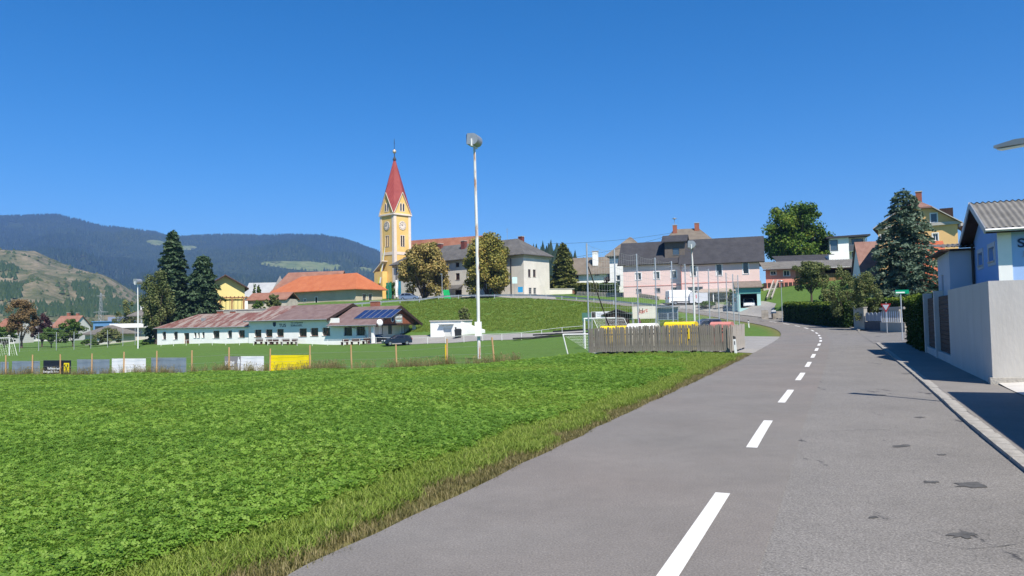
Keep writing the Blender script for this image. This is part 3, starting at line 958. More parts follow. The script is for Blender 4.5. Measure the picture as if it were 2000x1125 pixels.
    def chimney(s, x, y, z0, z1, w=.6, d=.6, m=None):
        c = MB().box(x - w / 2, x + w / 2, y - d / 2, y + d / 2, z0, z1).build('chimney', m or BRICK, s.e)
        MB().box(x - w / 2 - .07, x + w / 2 + .07, y - d / 2 - .07, y + d / 2 + .07, z1 + .002, z1 + .12).build('chimney_cap', CONC, c)
    def walls(s, L, D, z0, z1, m, front=(), right=(), left=(), gab=None, gabx=None):
        """four outer walls; gab = gable tip height on left/right ends (ridge along x), gabx = on front/back"""
        g = (D / 2, gab) if gab else None
        gx = (L / 2, gabx) if gabx else None
        s.face((0, 0), (L, 0), z0, z1, m, front, gx)
        s.face((L, 0), (L, D), z0, z1, m, right, g)
        s.face((L, D), (0, D), z0, z1, m, (), gx)
        s.face((0, D), (0, 0), z0, z1, m, left, g)
def text_mesh(name, txt, size, m, parent, loc, rot, ext=.01, bold=0.0, sx=1.0, align='LEFT', shear=0.0):
    cu = bpy.data.curves.new(name, 'FONT')
    cu.body = txt; cu.size = size; cu.extrude = ext; cu.offset = bold; cu.align_x = align; cu.shear = shear
    tmp = bpy.data.objects.new('tmp_text', cu)
    C.objects.link(tmp)
    dg = bpy.context.evaluated_depsgraph_get()
    me = bpy.data.meshes.new_from_object(tmp.evaluated_get(dg))
    bpy.data.objects.remove(tmp)
    me.materials.clear(); me.materials.append(m)
    o = bpy.data.objects.new(name, me)
    link(o, parent)
    o.location = loc; o.rotation_euler = rot; o.scale = (sx, 1, 1); o['kind'] = 'stuff'
    return o
# ---------------------------------------------------------------- sports clubhouse
R_CLUB = roof_mat('club_roof', (.155, .10, .095), (.23, .165, .155), .9, (0, 3.2))
R_CLUB_OLD = roof_mat('club_roof_weathered', (.15, .06, .05), (.22, .11, .095), .8, (0, 3.2), lichen=(.33, .28, .25))
p = W(307, 677, 136)
ch = Bld('clubhouse', 'long white sports clubhouse with weathered red-brown roofs beside the football pitch', 'clubhouse', (p[0], p[1]), (.906, -.423), -1.3)
U = lambda px, py=650: ch.uz((0, 0), (60, 0), px, py)
x1 = U(489)[0]; x2 = U(644)[0]; x3 = U(722)[0]; x4 = U(735, 660)[0]
D = 11.0
ze1 = 3.15; ze2 = 4.15; ze3 = 3.1
def W_(x0, y0, x1_, y1, **k):
    return dict(px=(x0, y0, x1_, y1), **k)
w1 = [W_(317, 648, 324.5, 663, frame=DARK_F, glass=GLASS_D, trim=.04), W_(339, 648, 347, 663, frame=DARK_F, glass=GLASS_D), W_(359, 650.5, 369.5, 671.5, kind='door', frame=BROWN_F, panel=True, glass=GLASS_D, depth=.25),
      W_(379, 649.5, 383.5, 660, frame=DARK_F, mv=0), W_(386, 649.5, 390, 660, frame=DARK_F, mv=0), W_(394.5, 649, 399.5, 659.5, frame=DARK_F, mv=0),
      W_(416, 646, 428.5, 660.5, frame=DARK_F, glass=GLASS_D), W_(444.5, 645.5, 453, 660, frame=DARK_F, mv=0), W_(465.5, 645, 478, 659, frame=BROWN_F, glass=GLASS_D)]
ch.face((0, 0), (x1, 0), -.5, ze1, WHITE, w1, depth=.28)
w2 = [W_(a_, 644 - i * .6, a_ + 13.5, 658.5 - i * .6, frame=BROWN_F, glass=GLASS_D, curtain=False, sillm=BROWN_F) for i, a_ in enumerate((497, 518.5, 540.5))]
w2 += [W_(a_, 641.5 - i * .8, a_ + 15, 657.3 - i * .9, frame=BROWN_F, glass=GLASS_D, sillm=BROWN_F) for i, a_ in enumerate((584, 606.5, 629.5))]
ch.face((x1, -.35), (x2 + 2.2, -.35), -.5, ze2, WHITE, w2, depth=.28)
w3 = [W_(671.5, 639, 687.5, 655.5, frame=DARK_F, glass=GLASS_D, mv=3), W_(696, 638, 712.5, 655, frame=DARK_F, glass=GLASS_D, mv=3)]
ch.face((x2 + 2.2, -.35), (x3, -.35), -.5, ze3, WHITE, w3, depth=.28)
XE = x3 + .3                                  # end wall behind the porch
we = [W_(740, 634.5, 748, 654, frame=DARK_F, glass=WHITE_T, mv=0), W_(758, 634, 766, 652, frame=DARK_F, glass=GLASS_B, mv=0, mh=1), W_(781, 634, 791.5, 652, frame=BROWN_F, glass=WHITE_T),
      W_(800, 634.5, 809, 661, kind='door', frame=BROWN_F, panel=True, glass=GLASS_D), W_(819, 637, 829.5, 660, kind='door', frame=REDWOOD)]
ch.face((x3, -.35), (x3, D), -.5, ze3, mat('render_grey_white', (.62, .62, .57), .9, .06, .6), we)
ch.face((x3, D), (0, D), -.5, ze1, WHITE)
ch.face((0, D), (0, 0), -.5, ze1, WHITE)
ch.face((x1 + .02, D - 3), (x1 + .02, -.35), ze1 - .6, ze2, WHITE)
ch.slab('roof', [(-.6, -.3, ze1 + .02), (x1 + .3, -.3, ze1 + .02), (x1 + .3, D / 2, 5.55), (4.2, D / 2, 5.55), (x1 + .3, D + .7, ze1 - .12), (-.6, D + .7, ze1 - .12)],
        [(0, 1, 2, 3), (3, 2, 4, 5), (5, 0, 3)], .2, R_CLUB_OLD)
xo = U(530, 620)[0] - 4
rr = ch.slab('roof', [(x1 - .35, -1.15, ze2 - .1), (x1 + 5.4, -1.15, ze2 - .1), (x1 + 5.4, D / 2, 6.55), (x1 - .35, D / 2, 6.55), (x1 + 5.4, D + .5, ze2 - .1), (x1 - .35, D + .5, ze2 - .1)],
        [(0, 1, 2, 3), (3, 2, 4, 5)], .2, R_CLUB_OLD)
tag(rr, 'patchy lichen-grey roof with worn red patches')
ch.slab('roof', [(x1 + 5.403, -1.15, ze2 - .1), (x2 + .4, -1.15, ze2 - .1), (x2 + .4, D / 2, 6.55), (x1 + 5.403, D / 2, 6.55), (x2 + .4, D + .5, ze2 - .1), (x1 + 5.403, D + .5, ze2 - .1)],
        [(0, 1, 2, 3), (3, 2, 4, 5)], .2, R_CLUB)
XR = x4 + .9                                   # roof edge over the porch
ZR3 = 5.95
ch.slab('roof', [(x2 + .41, -1.3, ze3 - .1), (XR, -1.3, ze3 - .1), (XR, D / 2, ZR3), (x2 + .41, D / 2, ZR3), (XR, D + .8, ze3 - .1), (x2 + .41, D + .8, ze3 - .1)],
        [(0, 1, 2, 3), (3, 2, 4, 5)], .18, R_CLUB)
# barge boards, gutters
for (xx, y0_, ze_, zr_) in ((XR + .03, -1.3, ze3 - .1, ZR3), (x2 + .44, -1.15, ze2 - .1, 6.55)):
    mb = MB()
    mb.bar((xx, y0_, ze_ - .2), (xx, D / 2, zr_ - .2), .06, .42, up=(0, 0, 1)).bar((xx + .002, D / 2, zr_ - .2), (xx + .002, D + .8, ze_ - .2), .06, .42, up=(0, 0, 1))
    mb.build('barge_board', DARKWOOD, ch.e)
for (xa, xb, yy, zz) in ((-.6, x1 + .3, -.36, ze1 - .08), (x1 - .35, x2 + .4, -1.23, ze2 - .18), (x2 + .42, XR, -1.38, ze3 - .18)):
    MB().tube([(xa, yy, zz), (xb, yy, zz)], .075, 8).build('gutter', ZINC, ch.e)
MB().tube([(x2 + .1, -1.2, ze2 - .25), (x2 + .1, -.5, ze2 - .7), (x2 + .1, -.45, ze3 + .25)], .05, 8).build('downpipe', ZINC, ch.e)
MB().tube([(x3 - 3.2, -1.3, ze3 - .25), (x3 - .5, -.5, ze3 - .9), (x3 - .15, -.45, 0)], .05, 8).build('downpipe', BROWN_F, ch.e)
# gable boarding above the porch
XG = XR - .55
zb = 3.05
ns = 22
for k in range(ns):
    ya = 1.3 + (D - 2.3) * k / ns; yb = 1.3 + (D - 2.3) * (k + 1) / ns - .02
    def ztop(y): return ZR3 - .36 - abs(y - D / 2) * (ZR3 - ze3 + .1) / (D / 2 + 1.05)
    zt = min(ztop(ya), ztop(yb))
    if zt > zb + .12:
        MB().box(XG, XG + .05 + .012 * (k % 2), ya, yb, zb, zt).build('board', REDWOOD, ch.e)
ch.box('tie_beam', XG - .1, XG + .12, -1.0, D + .4, zb - .25, zb - .01, DARKWOOD)
ch.box('porch_post', x4 - .28, x4 + .12, -.9, -.5, -.5, ze3 - .25, WHITE)
ch.box('porch_post', x4 - .28, x4 + .12, D - .4, D, -.5, ze3 - .25, WHITE)
ch.box('porch_floor', x3, XR + 1, -1.2, D + .5, -.6, 0.02, CONC)
# sign on the gable: shield and two lines
SIGNB = mat('sign_pale', (.75, .8, .8), .5, .05, 3)
NAVY = mat('navy_paint', (.02, .04, .10), .5, .1, 3)
SHB = [(0, 0), (.38, .22), (.44, 1.0), (-.44, 1.0), (-.38, .22)]
def shield(parent, loc, rot, k, m, name='crest'):
    mb = MB().prism([(x * k, z * k) for x, z in SHB], 'y', -.03, 0)
    o = mb.build(name, m, parent)
    o.location = loc; o.rotation_euler = rot
    return o
YS = D / 2
c1_ = shield(ch.e, (XG + .10, YS - 1.75, 3.3), (0, 0, math.pi / 2), 1.1, SIGNB)
shield(c1_, (0, -.035, .1), (0, 0, 0), .85, NAVY)
pnl = ch.box('sign_board', XG + .065, XG + .10, YS - 1.0, YS + 1.1, 3.15, 4.55, mat('sign_grey', (.3, .28, .26), .6, .1, 3))
text_mesh('lettering', 'Sport- und', .42, SIGNB, pnl, (XG + .11, YS - .95, 4.02), (math.pi / 2, 0, math.pi / 2), .01, .012)
text_mesh('lettering', 'Tenniscafe', .42, mat('sign_cyan', (.5, .75, .8), .5, .05, 3), pnl, (XG + .11, YS - .95, 3.42), (math.pi / 2, 0, math.pi / 2), .01, .012)
# lettering on the front wall
c2_ = shield(ch.e, (U(539, 633)[0], -.36, U(539, 634)[1] - .35), (0, 0, 0), .75, NAVY)
DKB = mat('sign_dark', (.03, .06, .09), .6, .1, 3)
xa, za = U(548, 634)
text_mesh('lettering', 'TUS', .72, DKB, ch.e, (xa, -.37, za - .38), (math.pi / 2, 0, 0), .01, .01, 1.15)
xa, za = U(571, 631)
text_mesh('lettering', 'Turn- und Sportverein', .27, DKB, ch.e, (xa, -.37, za - .05), (math.pi / 2, 0, 0), .01, .006)
text_mesh('lettering', 'St. Stefan ob Leoben', .27, DKB, ch.e, (xa, -.37, za - .42), (math.pi / 2, 0, 0), .01, .006)
ch.box('underline', xa, xa + 2.5, -.385, -.36, za - .56, za - .52, DKB)
# solar collectors on the porch roof
def on_roof3(x, f, up=.0):           # point on the south slope, f = 0 eave .. 1 ridge
    return (x, -1.3 + (D / 2 + 1.3) * f, ze3 - .1 + (ZR3 - ze3 + .1) * f + up)
_yy = -1.3 + (D / 2 + 1.3) * .3
xs0 = ch.uz((0, _yy), (60, _yy), 690.5, 613)[0]; xs1 = ch.uz((0, _yy), (60, _yy), 764.5, 611)[0]; _st = (xs1 - xs0) / 6
SOLAR = glass_mat('solar_cell', (.018, .03, .10), .12)
for k in range(6):
    a_ = xs0 + _st * k; b_ = a_ + _st * .94
    q = [on_roof3(a_, .3, .13), on_roof3(b_, .3, .13), on_roof3(b_, .74, .16), on_roof3(a_, .74, .16)]
    pn = MB().add(q + [(x, y, z - .08) for x, y, z in q], [(0, 1, 2, 3), (7, 6, 5, 4), (0, 4, 5, 1), (1, 5, 6, 2), (2, 6, 7, 3), (3, 7, 4, 0)]).build('solar_panel', SOLAR, ch.e)
    MB().bar(q[1], q[2], .06, .05).bar(q[0], q[1], .05, .05).bar(q[3], q[2], .05, .05).build('panel_frame', GREY_M, pn)
ch.chimney(x2 + 4.0, D / 2 + 1.2, 4.6, 6.75, 1.5, .7)
ch.chimney(U(361, 615)[0] + 2.0, D / 2 + .6, 4.8, 6.0, 1.0, .6)
ch.chimney(U(380, 613)[0] + 2.4, D / 2 + .9, 4.8, 5.9, .8, .6)
ch.box('roof_vent', 8.4, 9.0, 2.2, 2.8, 4.0, 4.75, ZINC)
d_ = MB().lathe([(.02, .12), (.3, .08), (.5, -.05), (.52, -.1)], 20).build('satellite_dish', WHITE_T, ch.e, smooth=True)
d_.location = (XR + .25, -.6, 3.3); d_.rotation_euler = (math.pi / 2.2, 0, math.radians(60))
ch.box('door_steps', U(357, 671)[0] - .6, U(372, 671)[0] + 1.5, -1.5, 0, -.6, .1, CONC)
# ---------------------------------------------------------------- white store hut by the clubhouse
p = W(841, 663, 117)
st = Bld('store_hut', 'small white flat-roofed store with garage door set into the grass bank', 'hut', (p[0], p[1]), (.93, -.36), gz(p[0], p[1]) - .2)
st.face((0, 0), (5.2, 0), 0, 2.6, WHITE, [W_(866, 640, 882, 662, kind='door', frame=mat('door_offwhite', (.68, .68, .64), .5, .05, 3)), W_(888, 639, 891.5, 644.5, frame=DARK_F, mv=0)])
st.face((5.2, 0), (5.2, 4), 0, 2.6, WHITE); st.face((0, 4), (0, 0), 0, 2.6, WHITE); st.face((5.2, 4), (0, 4), 0, 2.6, WHITE)
st.box('roof', -.12, 5.32, -.12, 4.1, 2.602, 2.78, CONC)
st.slab('side_wall', [(5.202, .1, 2.5), (9.0, .1, 1.2), (9.0, .4, 1.2), (5.202, .4, 2.5)], [(0, 1, 2, 3)], 2.0, WHITE)
st.box('canopy', 1.6, 4.0, -.45, 0.0, 2.1, 2.18, ZINC)
bin_ = MB().prism([(-.45, .1), (.45, .1), (.52, 1.15), (-.52, 1.15)], 'y', -.4, .4).build('bin_body', mat('bin_dark', (.02, .022, .025), .5, .1, 3))
p = W(895, 660, 113); bin_.location = (p[0], p[1], gz(p[0], p[1])); bin_.name = 'waste_container'
tag(bin_, 'black wheeled waste container standing by the white store hut', 'container')
lid = MB().prism([(-.55, 1.15), (.55, 1.15), (.4, 1.4), (-.4, 1.42)], 'y', -.43, .43).build('lid', mat('bin_lid', (.035, .037, .04), .45, .1, 3), bin_)
for sx in (-.35, .35):
    for sy in (-.3, .3):
        MB().tube([(sx, sy - .03, .08), (sx, sy + .03, .08)], .08, 10).build('wheel', DARK_F, bin_)

# ---------------------------------------------------------------- vicarage: big cream house with grey hipped roof
R_GREY = roof_mat('grey_slate', (.085, .083, .082), (.15, .145, .14), .5, (0, 2.2))
CREAM = mat('render_cream', (.64, .60, .53), .92, .08, .35, bump=.15, bscale=12, col2=(.72, .68, .61))
Lb, Db = 38.0, 9.4
dd = Vector((.8, -.6)); o_ = Vector((2.5, 156.0)) - dd * Lb
bh = Bld('vicarage', 'large cream two-storey house with grey hipped roof beside the church', 'house', o_, dd, 6.6)
EV = 8.95
fw_ = [W_(890, 510, 896.8, 521.5, frame=BROWN_F, glass=GLASS_D), W_(890, 533.5, 897.7, 546.5, frame=BROWN_F, glass=GLASS_D), W_(853.6, 511.5, 860, 522.5, frame=BROWN_F, glass=GLASS_D),
       W_(853.6, 535, 860, 547.5, frame=BROWN_F, glass=GLASS_D), W_(820, 513.5, 826, 524, frame=BROWN_F, glass=GLASS_D), W_(820, 537, 826, 549, frame=BROWN_F, glass=GLASS_D), W_(924, 508, 931.5, 520, frame=BROWN_F, glass=GLASS_D),
       W_(924, 532, 931.5, 545.5, frame=BROWN_F, glass=GLASS_D), W_(961, 505.5, 969, 518, frame=BROWN_F, glass=GLASS_D), W_(961, 530.5, 969, 544.5, frame=BROWN_F, glass=GLASS_D),
       W_(889, 566, 902, 582, kind='door', frame=DARKWOOD, panel=True, glass=GLASS_D), W_(961, 561, 969, 573, frame=BROWN_F, glass=GLASS_D), W_(820, 565, 826, 576, frame=BROWN_F, glass=GLASS_D), W_(790, 516, 795.5, 526, frame=BROWN_F, glass=GLASS_D)]
rw_ = [W_(1031.5, 526, 1036.5, 541, frame=BROWN_F, glass=GLASS_D), W_(1041, 526.5, 1046.5, 541, frame=BROWN_F, glass=GLASS_D), W_(1033, 562, 1038.5, 574, frame=GREY_M, glass=GLASS_D, mh=2), W_(1042, 562, 1047.3, 574, frame=GREY_M, glass=GLASS_D, mh=2)]
bh.walls(Lb, Db, -1, EV, CREAM, fw_, rw_)
bh.box('cornice', -.25, Lb + .25, -.25, Db + .25, EV - .65, EV - .1, mat('cornice_ochre', (.5, .43, .28), .9, .08, 1))
bh.hip(-.8, Lb + .8, -.8, Db + .8, EV, 12.9, 5.7, Lb - 4.8, R_GREY, .15)
for (xx, yy, z0_, z1_, ww) in ((U_ := 11.2, 4.0, 10.5, 13.3, 1.3), (19.2, 3.2, 10.2, 13.3, 1.1), (33.0, 6.2, 10.5, 13.4, 1.0)):
    bh.chimney(xx, yy, z0_, z1_, ww, .9, mat('chimney_red', (.16, .05, .04), .9, .2, 3))
bh.slab('entrance_canopy', [(bh.uz((0, 0), (Lb, 0), 880, 566)[0], -1.9, 2.5), (bh.uz((0, 0), (Lb, 0), 905, 566)[0], -1.9, 2.5), (bh.uz((0, 0), (Lb, 0), 905, 566)[0], 0, 3.4), (bh.uz((0, 0), (Lb, 0), 880, 566)[0], 0, 3.4)], [(0, 1, 2, 3)], .12, R_GREY)
MB().tube([(Lb - 3.2, -.12, EV - .7), (Lb - 3.2, -.12, 0)], .09, 8).build('downpipe', DARK_F, bh.e)
MB().tube([(1.0, -.12, EV - .7), (1.0, -.12, 0)], .09, 8).build('downpipe', DARK_F, bh.e)
MB().tube([(30.5, 4.5, 12), (30.5, 4.5, 15.4)], .03, 6).bar((30.1, 4.5, 15.1), (30.9, 4.5, 15.1), .03, .03).bar((30.2, 4.5, 14.7), (30.8, 4.5, 14.7), .03, .03).build('antenna', ZINC, bh.e)
pw = Bld('garden_wall', 'low cream wall with brown wooden gate joining the big house', 'wall', bh.world(Lb, Db), (.87, .35), 6.6)
pw.face((0, 0), (9.5, 0), 0, 1.9, CREAM, [dict(r=(5.4, 6.8, .1, 1.8), kind='door', frame=mat('gate_brown', (.2, .09, .06), .7, .2, 3))])
pw.box('coping', -.1, 9.6, -.1, .35, 1.9, 2.02, CONC)

# ---------------------------------------------------------------- church
YEL = mat('church_yellow', (.76, .49, .15), .9, .07, .4, col2=(.81, .57, .22))
CREAMW = mat('church_trim', (.74, .64, .54), .9, .08, .6)
R_RED = roof_mat('spire_red', (.26, .045, .045), (.34, .075, .07), .6, (0, 1.4), rough=.6)
R_BRN = roof_mat('tile_brown_red', (.22, .09, .06), (.31, .15, .10), .6, (0, 2.4))
K = Vector(W(771.5, 585, 183)[:2]); td = Vector((.745, -.667)).normalized(); S = 5.3
tw = Bld('church', 'yellow church tower with clock faces and tall red spire', 'church', K - td * S, td, 6.9)
ZG, ZP, ZT = 21.7, 27.1, 36.3
def tower_face(A, B, nm):
    g = (S / 2, ZP)
    o = tw.face(A, B, -1, ZG, YEL, [dict(r=(S / 2 - .6, S / 2 - .1, 13.7, 16.3), frame=DARK_F, fw=.05, glass=GLASS_D, mv=0, mh=0, trim=.13, trimm=CREAMW), dict(r=(S / 2 + .1, S / 2 + .6, 13.7, 16.3), frame=DARK_F, fw=.05, glass=GLASS_D, mv=0, mh=0, trim=.13, trimm=CREAMW)], g)
    A2, B2 = Vector(A), Vector(B); t = (B2 - A2).normalized(); n = Vector((t.y, -t.x)); ang = math.atan2(t.y, t.x)
    def loc(u, z, off=0): return (A2.x + t.x * u + n.x * off, A2.y + t.y * u + n.y * off, z)
    # corner strips and string courses
    mb = MB()
    for u0, u1, z0_, z1_ in ((0, .75, -1, ZG - .4), (S - .75, S, -1, ZG - .4), (.75, S - .75, 11.6, 12.3), (.75, S - .75, 3.0, 3.4)):
        mb.box(u0, u1, -.07, 0.02, z0_, z1_)
    o = mb.build('corner_strip', CREAMW, tw.e); o.location = loc(0, 0); o.rotation_euler = (0, 0, ang)
    mb = MB().box(-.25, S + .25, -.28, .02, ZG - .4, ZG)
    mb.bar((0.0, -.06, ZG + .1), (S / 2, -.06, ZP - .1), .1, .55, up=(0, 1, 0)).bar((S / 2, -.06, ZP - .1), (S, -.06, ZG + .1), .1, .55, up=(0, 1, 0))
    o = mb.build('gable_cornice', CREAMW, tw.e); o.location = loc(0, 0); o.rotation_euler = (0, 0, ang)
    # paired gable lights
    for du in (-.42, .42):
        o = MB().prism([(-.22, 0), (.22, 0), (.22, 1.5), (0, 1.95), (-.22, 1.5)], 'y', -.03, .05).build('gable_window', GLASS_D, tw.e)
        o.location = loc(S / 2 + du, ZG + .7); o.rotation_euler = (0, 0, ang)
        f_ = MB()
        f_.box(-.36, -.23, -.06, .04, -.15, 1.6).box(.23, .36, -.06, .04, -.15, 1.6).box(-.23, .23, -.06, .04, -.15, -.002).bar((-.3, 0, 1.55), (0, 0, 2.1), .1, .14, up=(0, 1, 0)).bar((.3, 0, 1.55), (0, 0, 2.1), .1, .14, up=(0, 1, 0))
        f_.build('surround', CREAMW, o)
    # clock
    ring = MB().tube([(0, -.02, 0), (0, -.09, 0)], 1.12, 28).build('clock_face', CREAMW, tw.e)
    ring.location = loc(S / 2, 18.8); ring.rotation_euler = (0, 0, ang)
    mb = MB()
    for k in range(12):
        th = math.pi * k / 6
        mb.bar((math.cos(th) * .72, -.105, math.sin(th) * .72), (math.cos(th) * 1.02, -.105, math.sin(th) * 1.02), .03, .14, up=(0, 1, 0))
    mb.build('hour_mark', DARK_F, ring)
    MB().bar((0, -.12, 0), (-.45, -.12, .22), .03, .12, up=(0, 1, 0)).bar((0, -.12, 0), (.12, -.12, .85), .03, .09, up=(0, 1, 0)).build('clock_hand', DARK_F, ring)
for A, B in (((0, 0), (S, 0)), ((S, 0), (S, S)), ((S, S), (0, S)), ((0, S), (0, 0))):
    tower_face(A, B, '')
h_ = S / 2 + .22
V = [(S / 2, S / 2, ZT)]
cr = [(-.22, -.22), (S + .22, -.22), (S + .22, S + .22), (-.22, S + .22)]
V += [(x, y, ZG + .02) for x, y in cr]
V += [(S / 2, -.25, ZP + .1), (S + .25, S / 2, ZP + .1), (S / 2, S + .25, ZP + .1), (-.25, S / 2, ZP + .1)]
F = []
for k in range(4):
    F += [(0, 1 + k, 5 + k), (0, 5 + k, 1 + (k + 1) % 4)]
MB().add(V, F).build('spire', R_RED, tw.e)
sp_ = MB().lathe([(.5, ZT - .9), (.42, ZT - .6), (.12, ZT), (.08, ZT + .8)], 10, (S / 2, S / 2, 0)).build('spire_cap', DARK_F, tw.e)
MB().lathe([(.05, 0), (.38, .2), (.46, .5), (.38, .85), (.08, 1.1)], 14, (S / 2, S / 2, ZT + .7)).build('ball', mat('gilt_ball', (.62, .5, .36), .45, .1, 3, metal=.4), tw.e, smooth=True)
MB().tube([(S / 2, S / 2, ZT + 1.8), (S / 2, S / 2, ZT + 4.4)], .06, 6).bar((S / 2 - .6, S / 2 + .6, ZT + 3.4), (S / 2 + .6, S / 2 - .6, ZT + 3.4), .1, .1).build('cross', DARK_F, tw.e)
# nave behind, with red-brown roof, and low aisle on the left
nv = Bld('church_nave', 'church nave with red-brown tiled roof behind the big cream house', 'church', Vector(W(742, 580, 190)[:2]), (.8, -.6 + .25), 6.9)
nv.walls(26, 11, -1, 9.0, YEL, gab=15.2)
nv.gable_x(-.4, 26.4, -.7, 11.7, 8.7, 15.9, R_BRN)
ai = Bld('church_aisle', 'narrow yellow lean-to of the church left of the tower', 'church', Vector(W(731.5, 585, 186)[:2]), td, 6.9)
ai.walls(3.2, 4, -1, 7.6, YEL)
ai.slab('roof', [(-.2, -.2, 7.6), (3.4, -.2, 10.2), (3.4, 4.2, 10.2), (-.2, 4.2, 7.6)], [(0, 1, 2, 3)], .2, CREAMW)
CLOTH_Y = mat('flag_yellow', (.75, .62, .08), .8, .08, 2)
CLOTH_W = mat('flag_white', (.8, .8, .78), .8, .05, 2)
CLOTH_G = mat('flag_green', (.01, .16, .10), .8, .1, 2)
fl = thing('church_flag', 'long yellow and white flag hanging from the tower window', 'flag', (0, 0, 0))
pa = Vector((*tw.world(S / 2 - .3, -.5), 6.9 + 13.6)); pb = Vector((*tw.world(S / 2 - 1.3, -1.6), 6.9 + 4.8))
for k, m_ in ((0, CLOTH_Y), (1, CLOTH_W)):
    mb = MB(); r0 = []
    for i in range(9):
        f = i / 8; c = pa.lerp(pb, f); w = .12 + .42 * f ** .6
        t_ = Vector((td.x, td.y, 0)); off = t_ * (w * (k - 1) + 0.0) + Vector((0, 0, .1 * math.sin(i * 1.3)))
        mb.v += [tuple(c + off), tuple(c + off + t_ * w)]
    mb.f = [(2 * i, 2 * i + 1, 2 * i + 3, 2 * i + 2) for i in range(8)]
    mb.build('stripe', m_, fl)
for (px, py0, py1, Y, cols, lab) in ((759, 552, 583, 172, (CLOTH_G, CLOTH_G), 'dark green vertical banner on a pole before the church'), (777.5, 547, 580, 170, (CLOTH_W, mat('flag_blue', (.02, .18, .28), .8, .1, 2)), 'white and blue vertical banner on a pole before the church')):
    p = W(px, py1 + 6, Y); zt = W(px, py0, Y)[2]; zb_ = W(px, py1, Y)[2]; g = gz(p[0], p[1])
    b_ = thing('church_banner', lab, 'banner', (p[0], p[1], g))
    MB().tube([(0, 0, -.2), (0, 0, zt - g + .3)], .05, 8).build('pole', GREY_M, b_)
    for k in range(2):
        mb = MB()
        for i in range(10):
            z = (zt - g) + (zb_ - zt) * i / 9
            for u in (0, .5, 1):
                mb.v.append((.06 + (k + u) * .62 - .6, .12 * math.sin(u * 3 + i * .8), z))
        mb.f = [(3 * i + j, 3 * i + j + 1, 3 * i + j + 4, 3 * i + j + 3) for i in range(9) for j in range(2)]
        mb.build('cloth', cols[k], b_)
# ---------------------------------------------------------------- long building with orange hipped roof
R_OR = roof_mat('tile_orange', (.42, .125, .055), (.50, .175, .08), .5, (0, 3))
BEIGE = mat('render_beige', (.50, .44, .33), .95, .1, .4, bump=.2)
K = Vector(W(695, 590, 164)[:2]); dd = Vector((.85, -.53)).normalized(); L_o = 26.0
ob = Bld('parish_hall', 'low beige hall with bright orange hipped roof left of the church', 'house', K - dd * L_o, dd, 5.9)
ob.walls(L_o, 8.5, -1.5, 3.7, BEIGE, [W_(a_, b_, a_ + 4.5, b_ + 5, frame=WHITE_T, glass=GLASS_D, mv=0, trim=.1) for a_, b_ in ((555, 585.5), (571.5, 584.5), (593, 583.5))] + [W_(615.5, 580.5, 620, 593, kind='door', frame=DARKWOOD, trim=.12)],
         [W_(708, 574, 715, 588, frame=GREY_M, trim=.08), W_(720, 574, 726.5, 588, frame=GREY_M, trim=.08)])
ob.hip(-.9, L_o + .9, -.9, 9.4, 3.55, 7.4, 4.6, L_o - 3.6, R_OR)
R_BR2 = roof_mat('tile_dull_red', (.24, .11, .08), (.33, .18, .13), .6, (0, 2.4))
K = Vector(W(528, 590, 192)[:2])
b2 = Bld('barn_house', 'house with dull red tiled roof and grey gable behind the orange-roofed hall', 'house', K, (.98, -.2), 6)
b2.walls(17.4, 10, -1, 3.9, mat('render_grey', (.5, .49, .47), .9, .1, .5), gab=8.8)
b2.slab('roof', [(-.5, -.8, 3.5), (17.9, -.8, 3.5), (17.9, 5, 9.5), (2.4, 5, 9.5), (17.9, 10.8, 3.5), (-.5, 10.8, 3.5)], [(0, 1, 2, 3), (3, 2, 4, 5), (5, 0, 3)], .2, R_BR2)
b2.chimney(1.6, 5.5, 6, 8.4, .6, .6, CONC)
sh2 = Bld('low_shed', 'long low shed with red roof and pale wall beside the yellow house', 'shed', Vector(W(484, 602, 162)[:2]), (.97, -.2), 5.4)
sh2.walls(9, 5, -1, 2.1, mat('render_stone_pale', (.5, .45, .4), .9, .2, .8)); sh2.gable_x(-.3, 9.3, -.4, 5.4, 2.0, 3.6, R_BR2)
gh = Bld('sheet_roof_barn', 'low barn with pale grey sheet roof behind the yellow house', 'barn', Vector(W(478, 580, 200)[:2]), (1, 0), 6.5)
gh.walls(14, 9, -1, 3.2, WHITE); gh.gable_x(-.4, 14.4, -.5, 9.5, 3.1, 7.0, roof_mat('sheet_grey', (.34, .35, .36), (.42, .43, .43), .4, (1.2, 0)))
# ---------------------------------------------------------------- yellow gabled house
PALEY = mat('render_pale_yellow', (.74, .62, .26), .92, .05, .4)
p = W(402, 602, 150)
yh = Bld('yellow_house', 'pale yellow gabled house with dark eaves beyond the clubhouse', 'house', p, (.92, .39), 5.2)
Ly = yh.uz((0, 0), (9, 0), 478, 590)[0]
ye = yh.uz((0, 0), (9, 0), 480, 560)[1]; yr = yh.uz((0, 0), (9, 0), 440, 538.5)[1]
yh.walls(Ly, 10, -1, ye, PALEY, gabx=yr - .1)
yh.gable_y(-.75, Ly + .75, -1.0, 10.6, ye - .35, yr + .12, DARKWOOD, .22)
yh.slab('roof_tiles', [(-.8, -1.0, ye - .33), (Ly / 2, -1.0, yr + .17), (Ly / 2, 10.6, yr + .17), (-.8, 10.6, ye - .33), (Ly + .8, -1.0, ye - .33), (Ly + .8, 10.6, ye - .33)], [(0, 1, 2, 3), (1, 4, 5, 2)], .04, R_BRN)
pg = thing('pergola', 'brown wooden pergola with arched braces before the yellow house', 'pergola', (*yh.world(2.6, -2.6), 5.0), math.atan2(.39, .92))
PWOOD = mat('pergola_wood', (.3, .15, .07), .75, .2, 3)
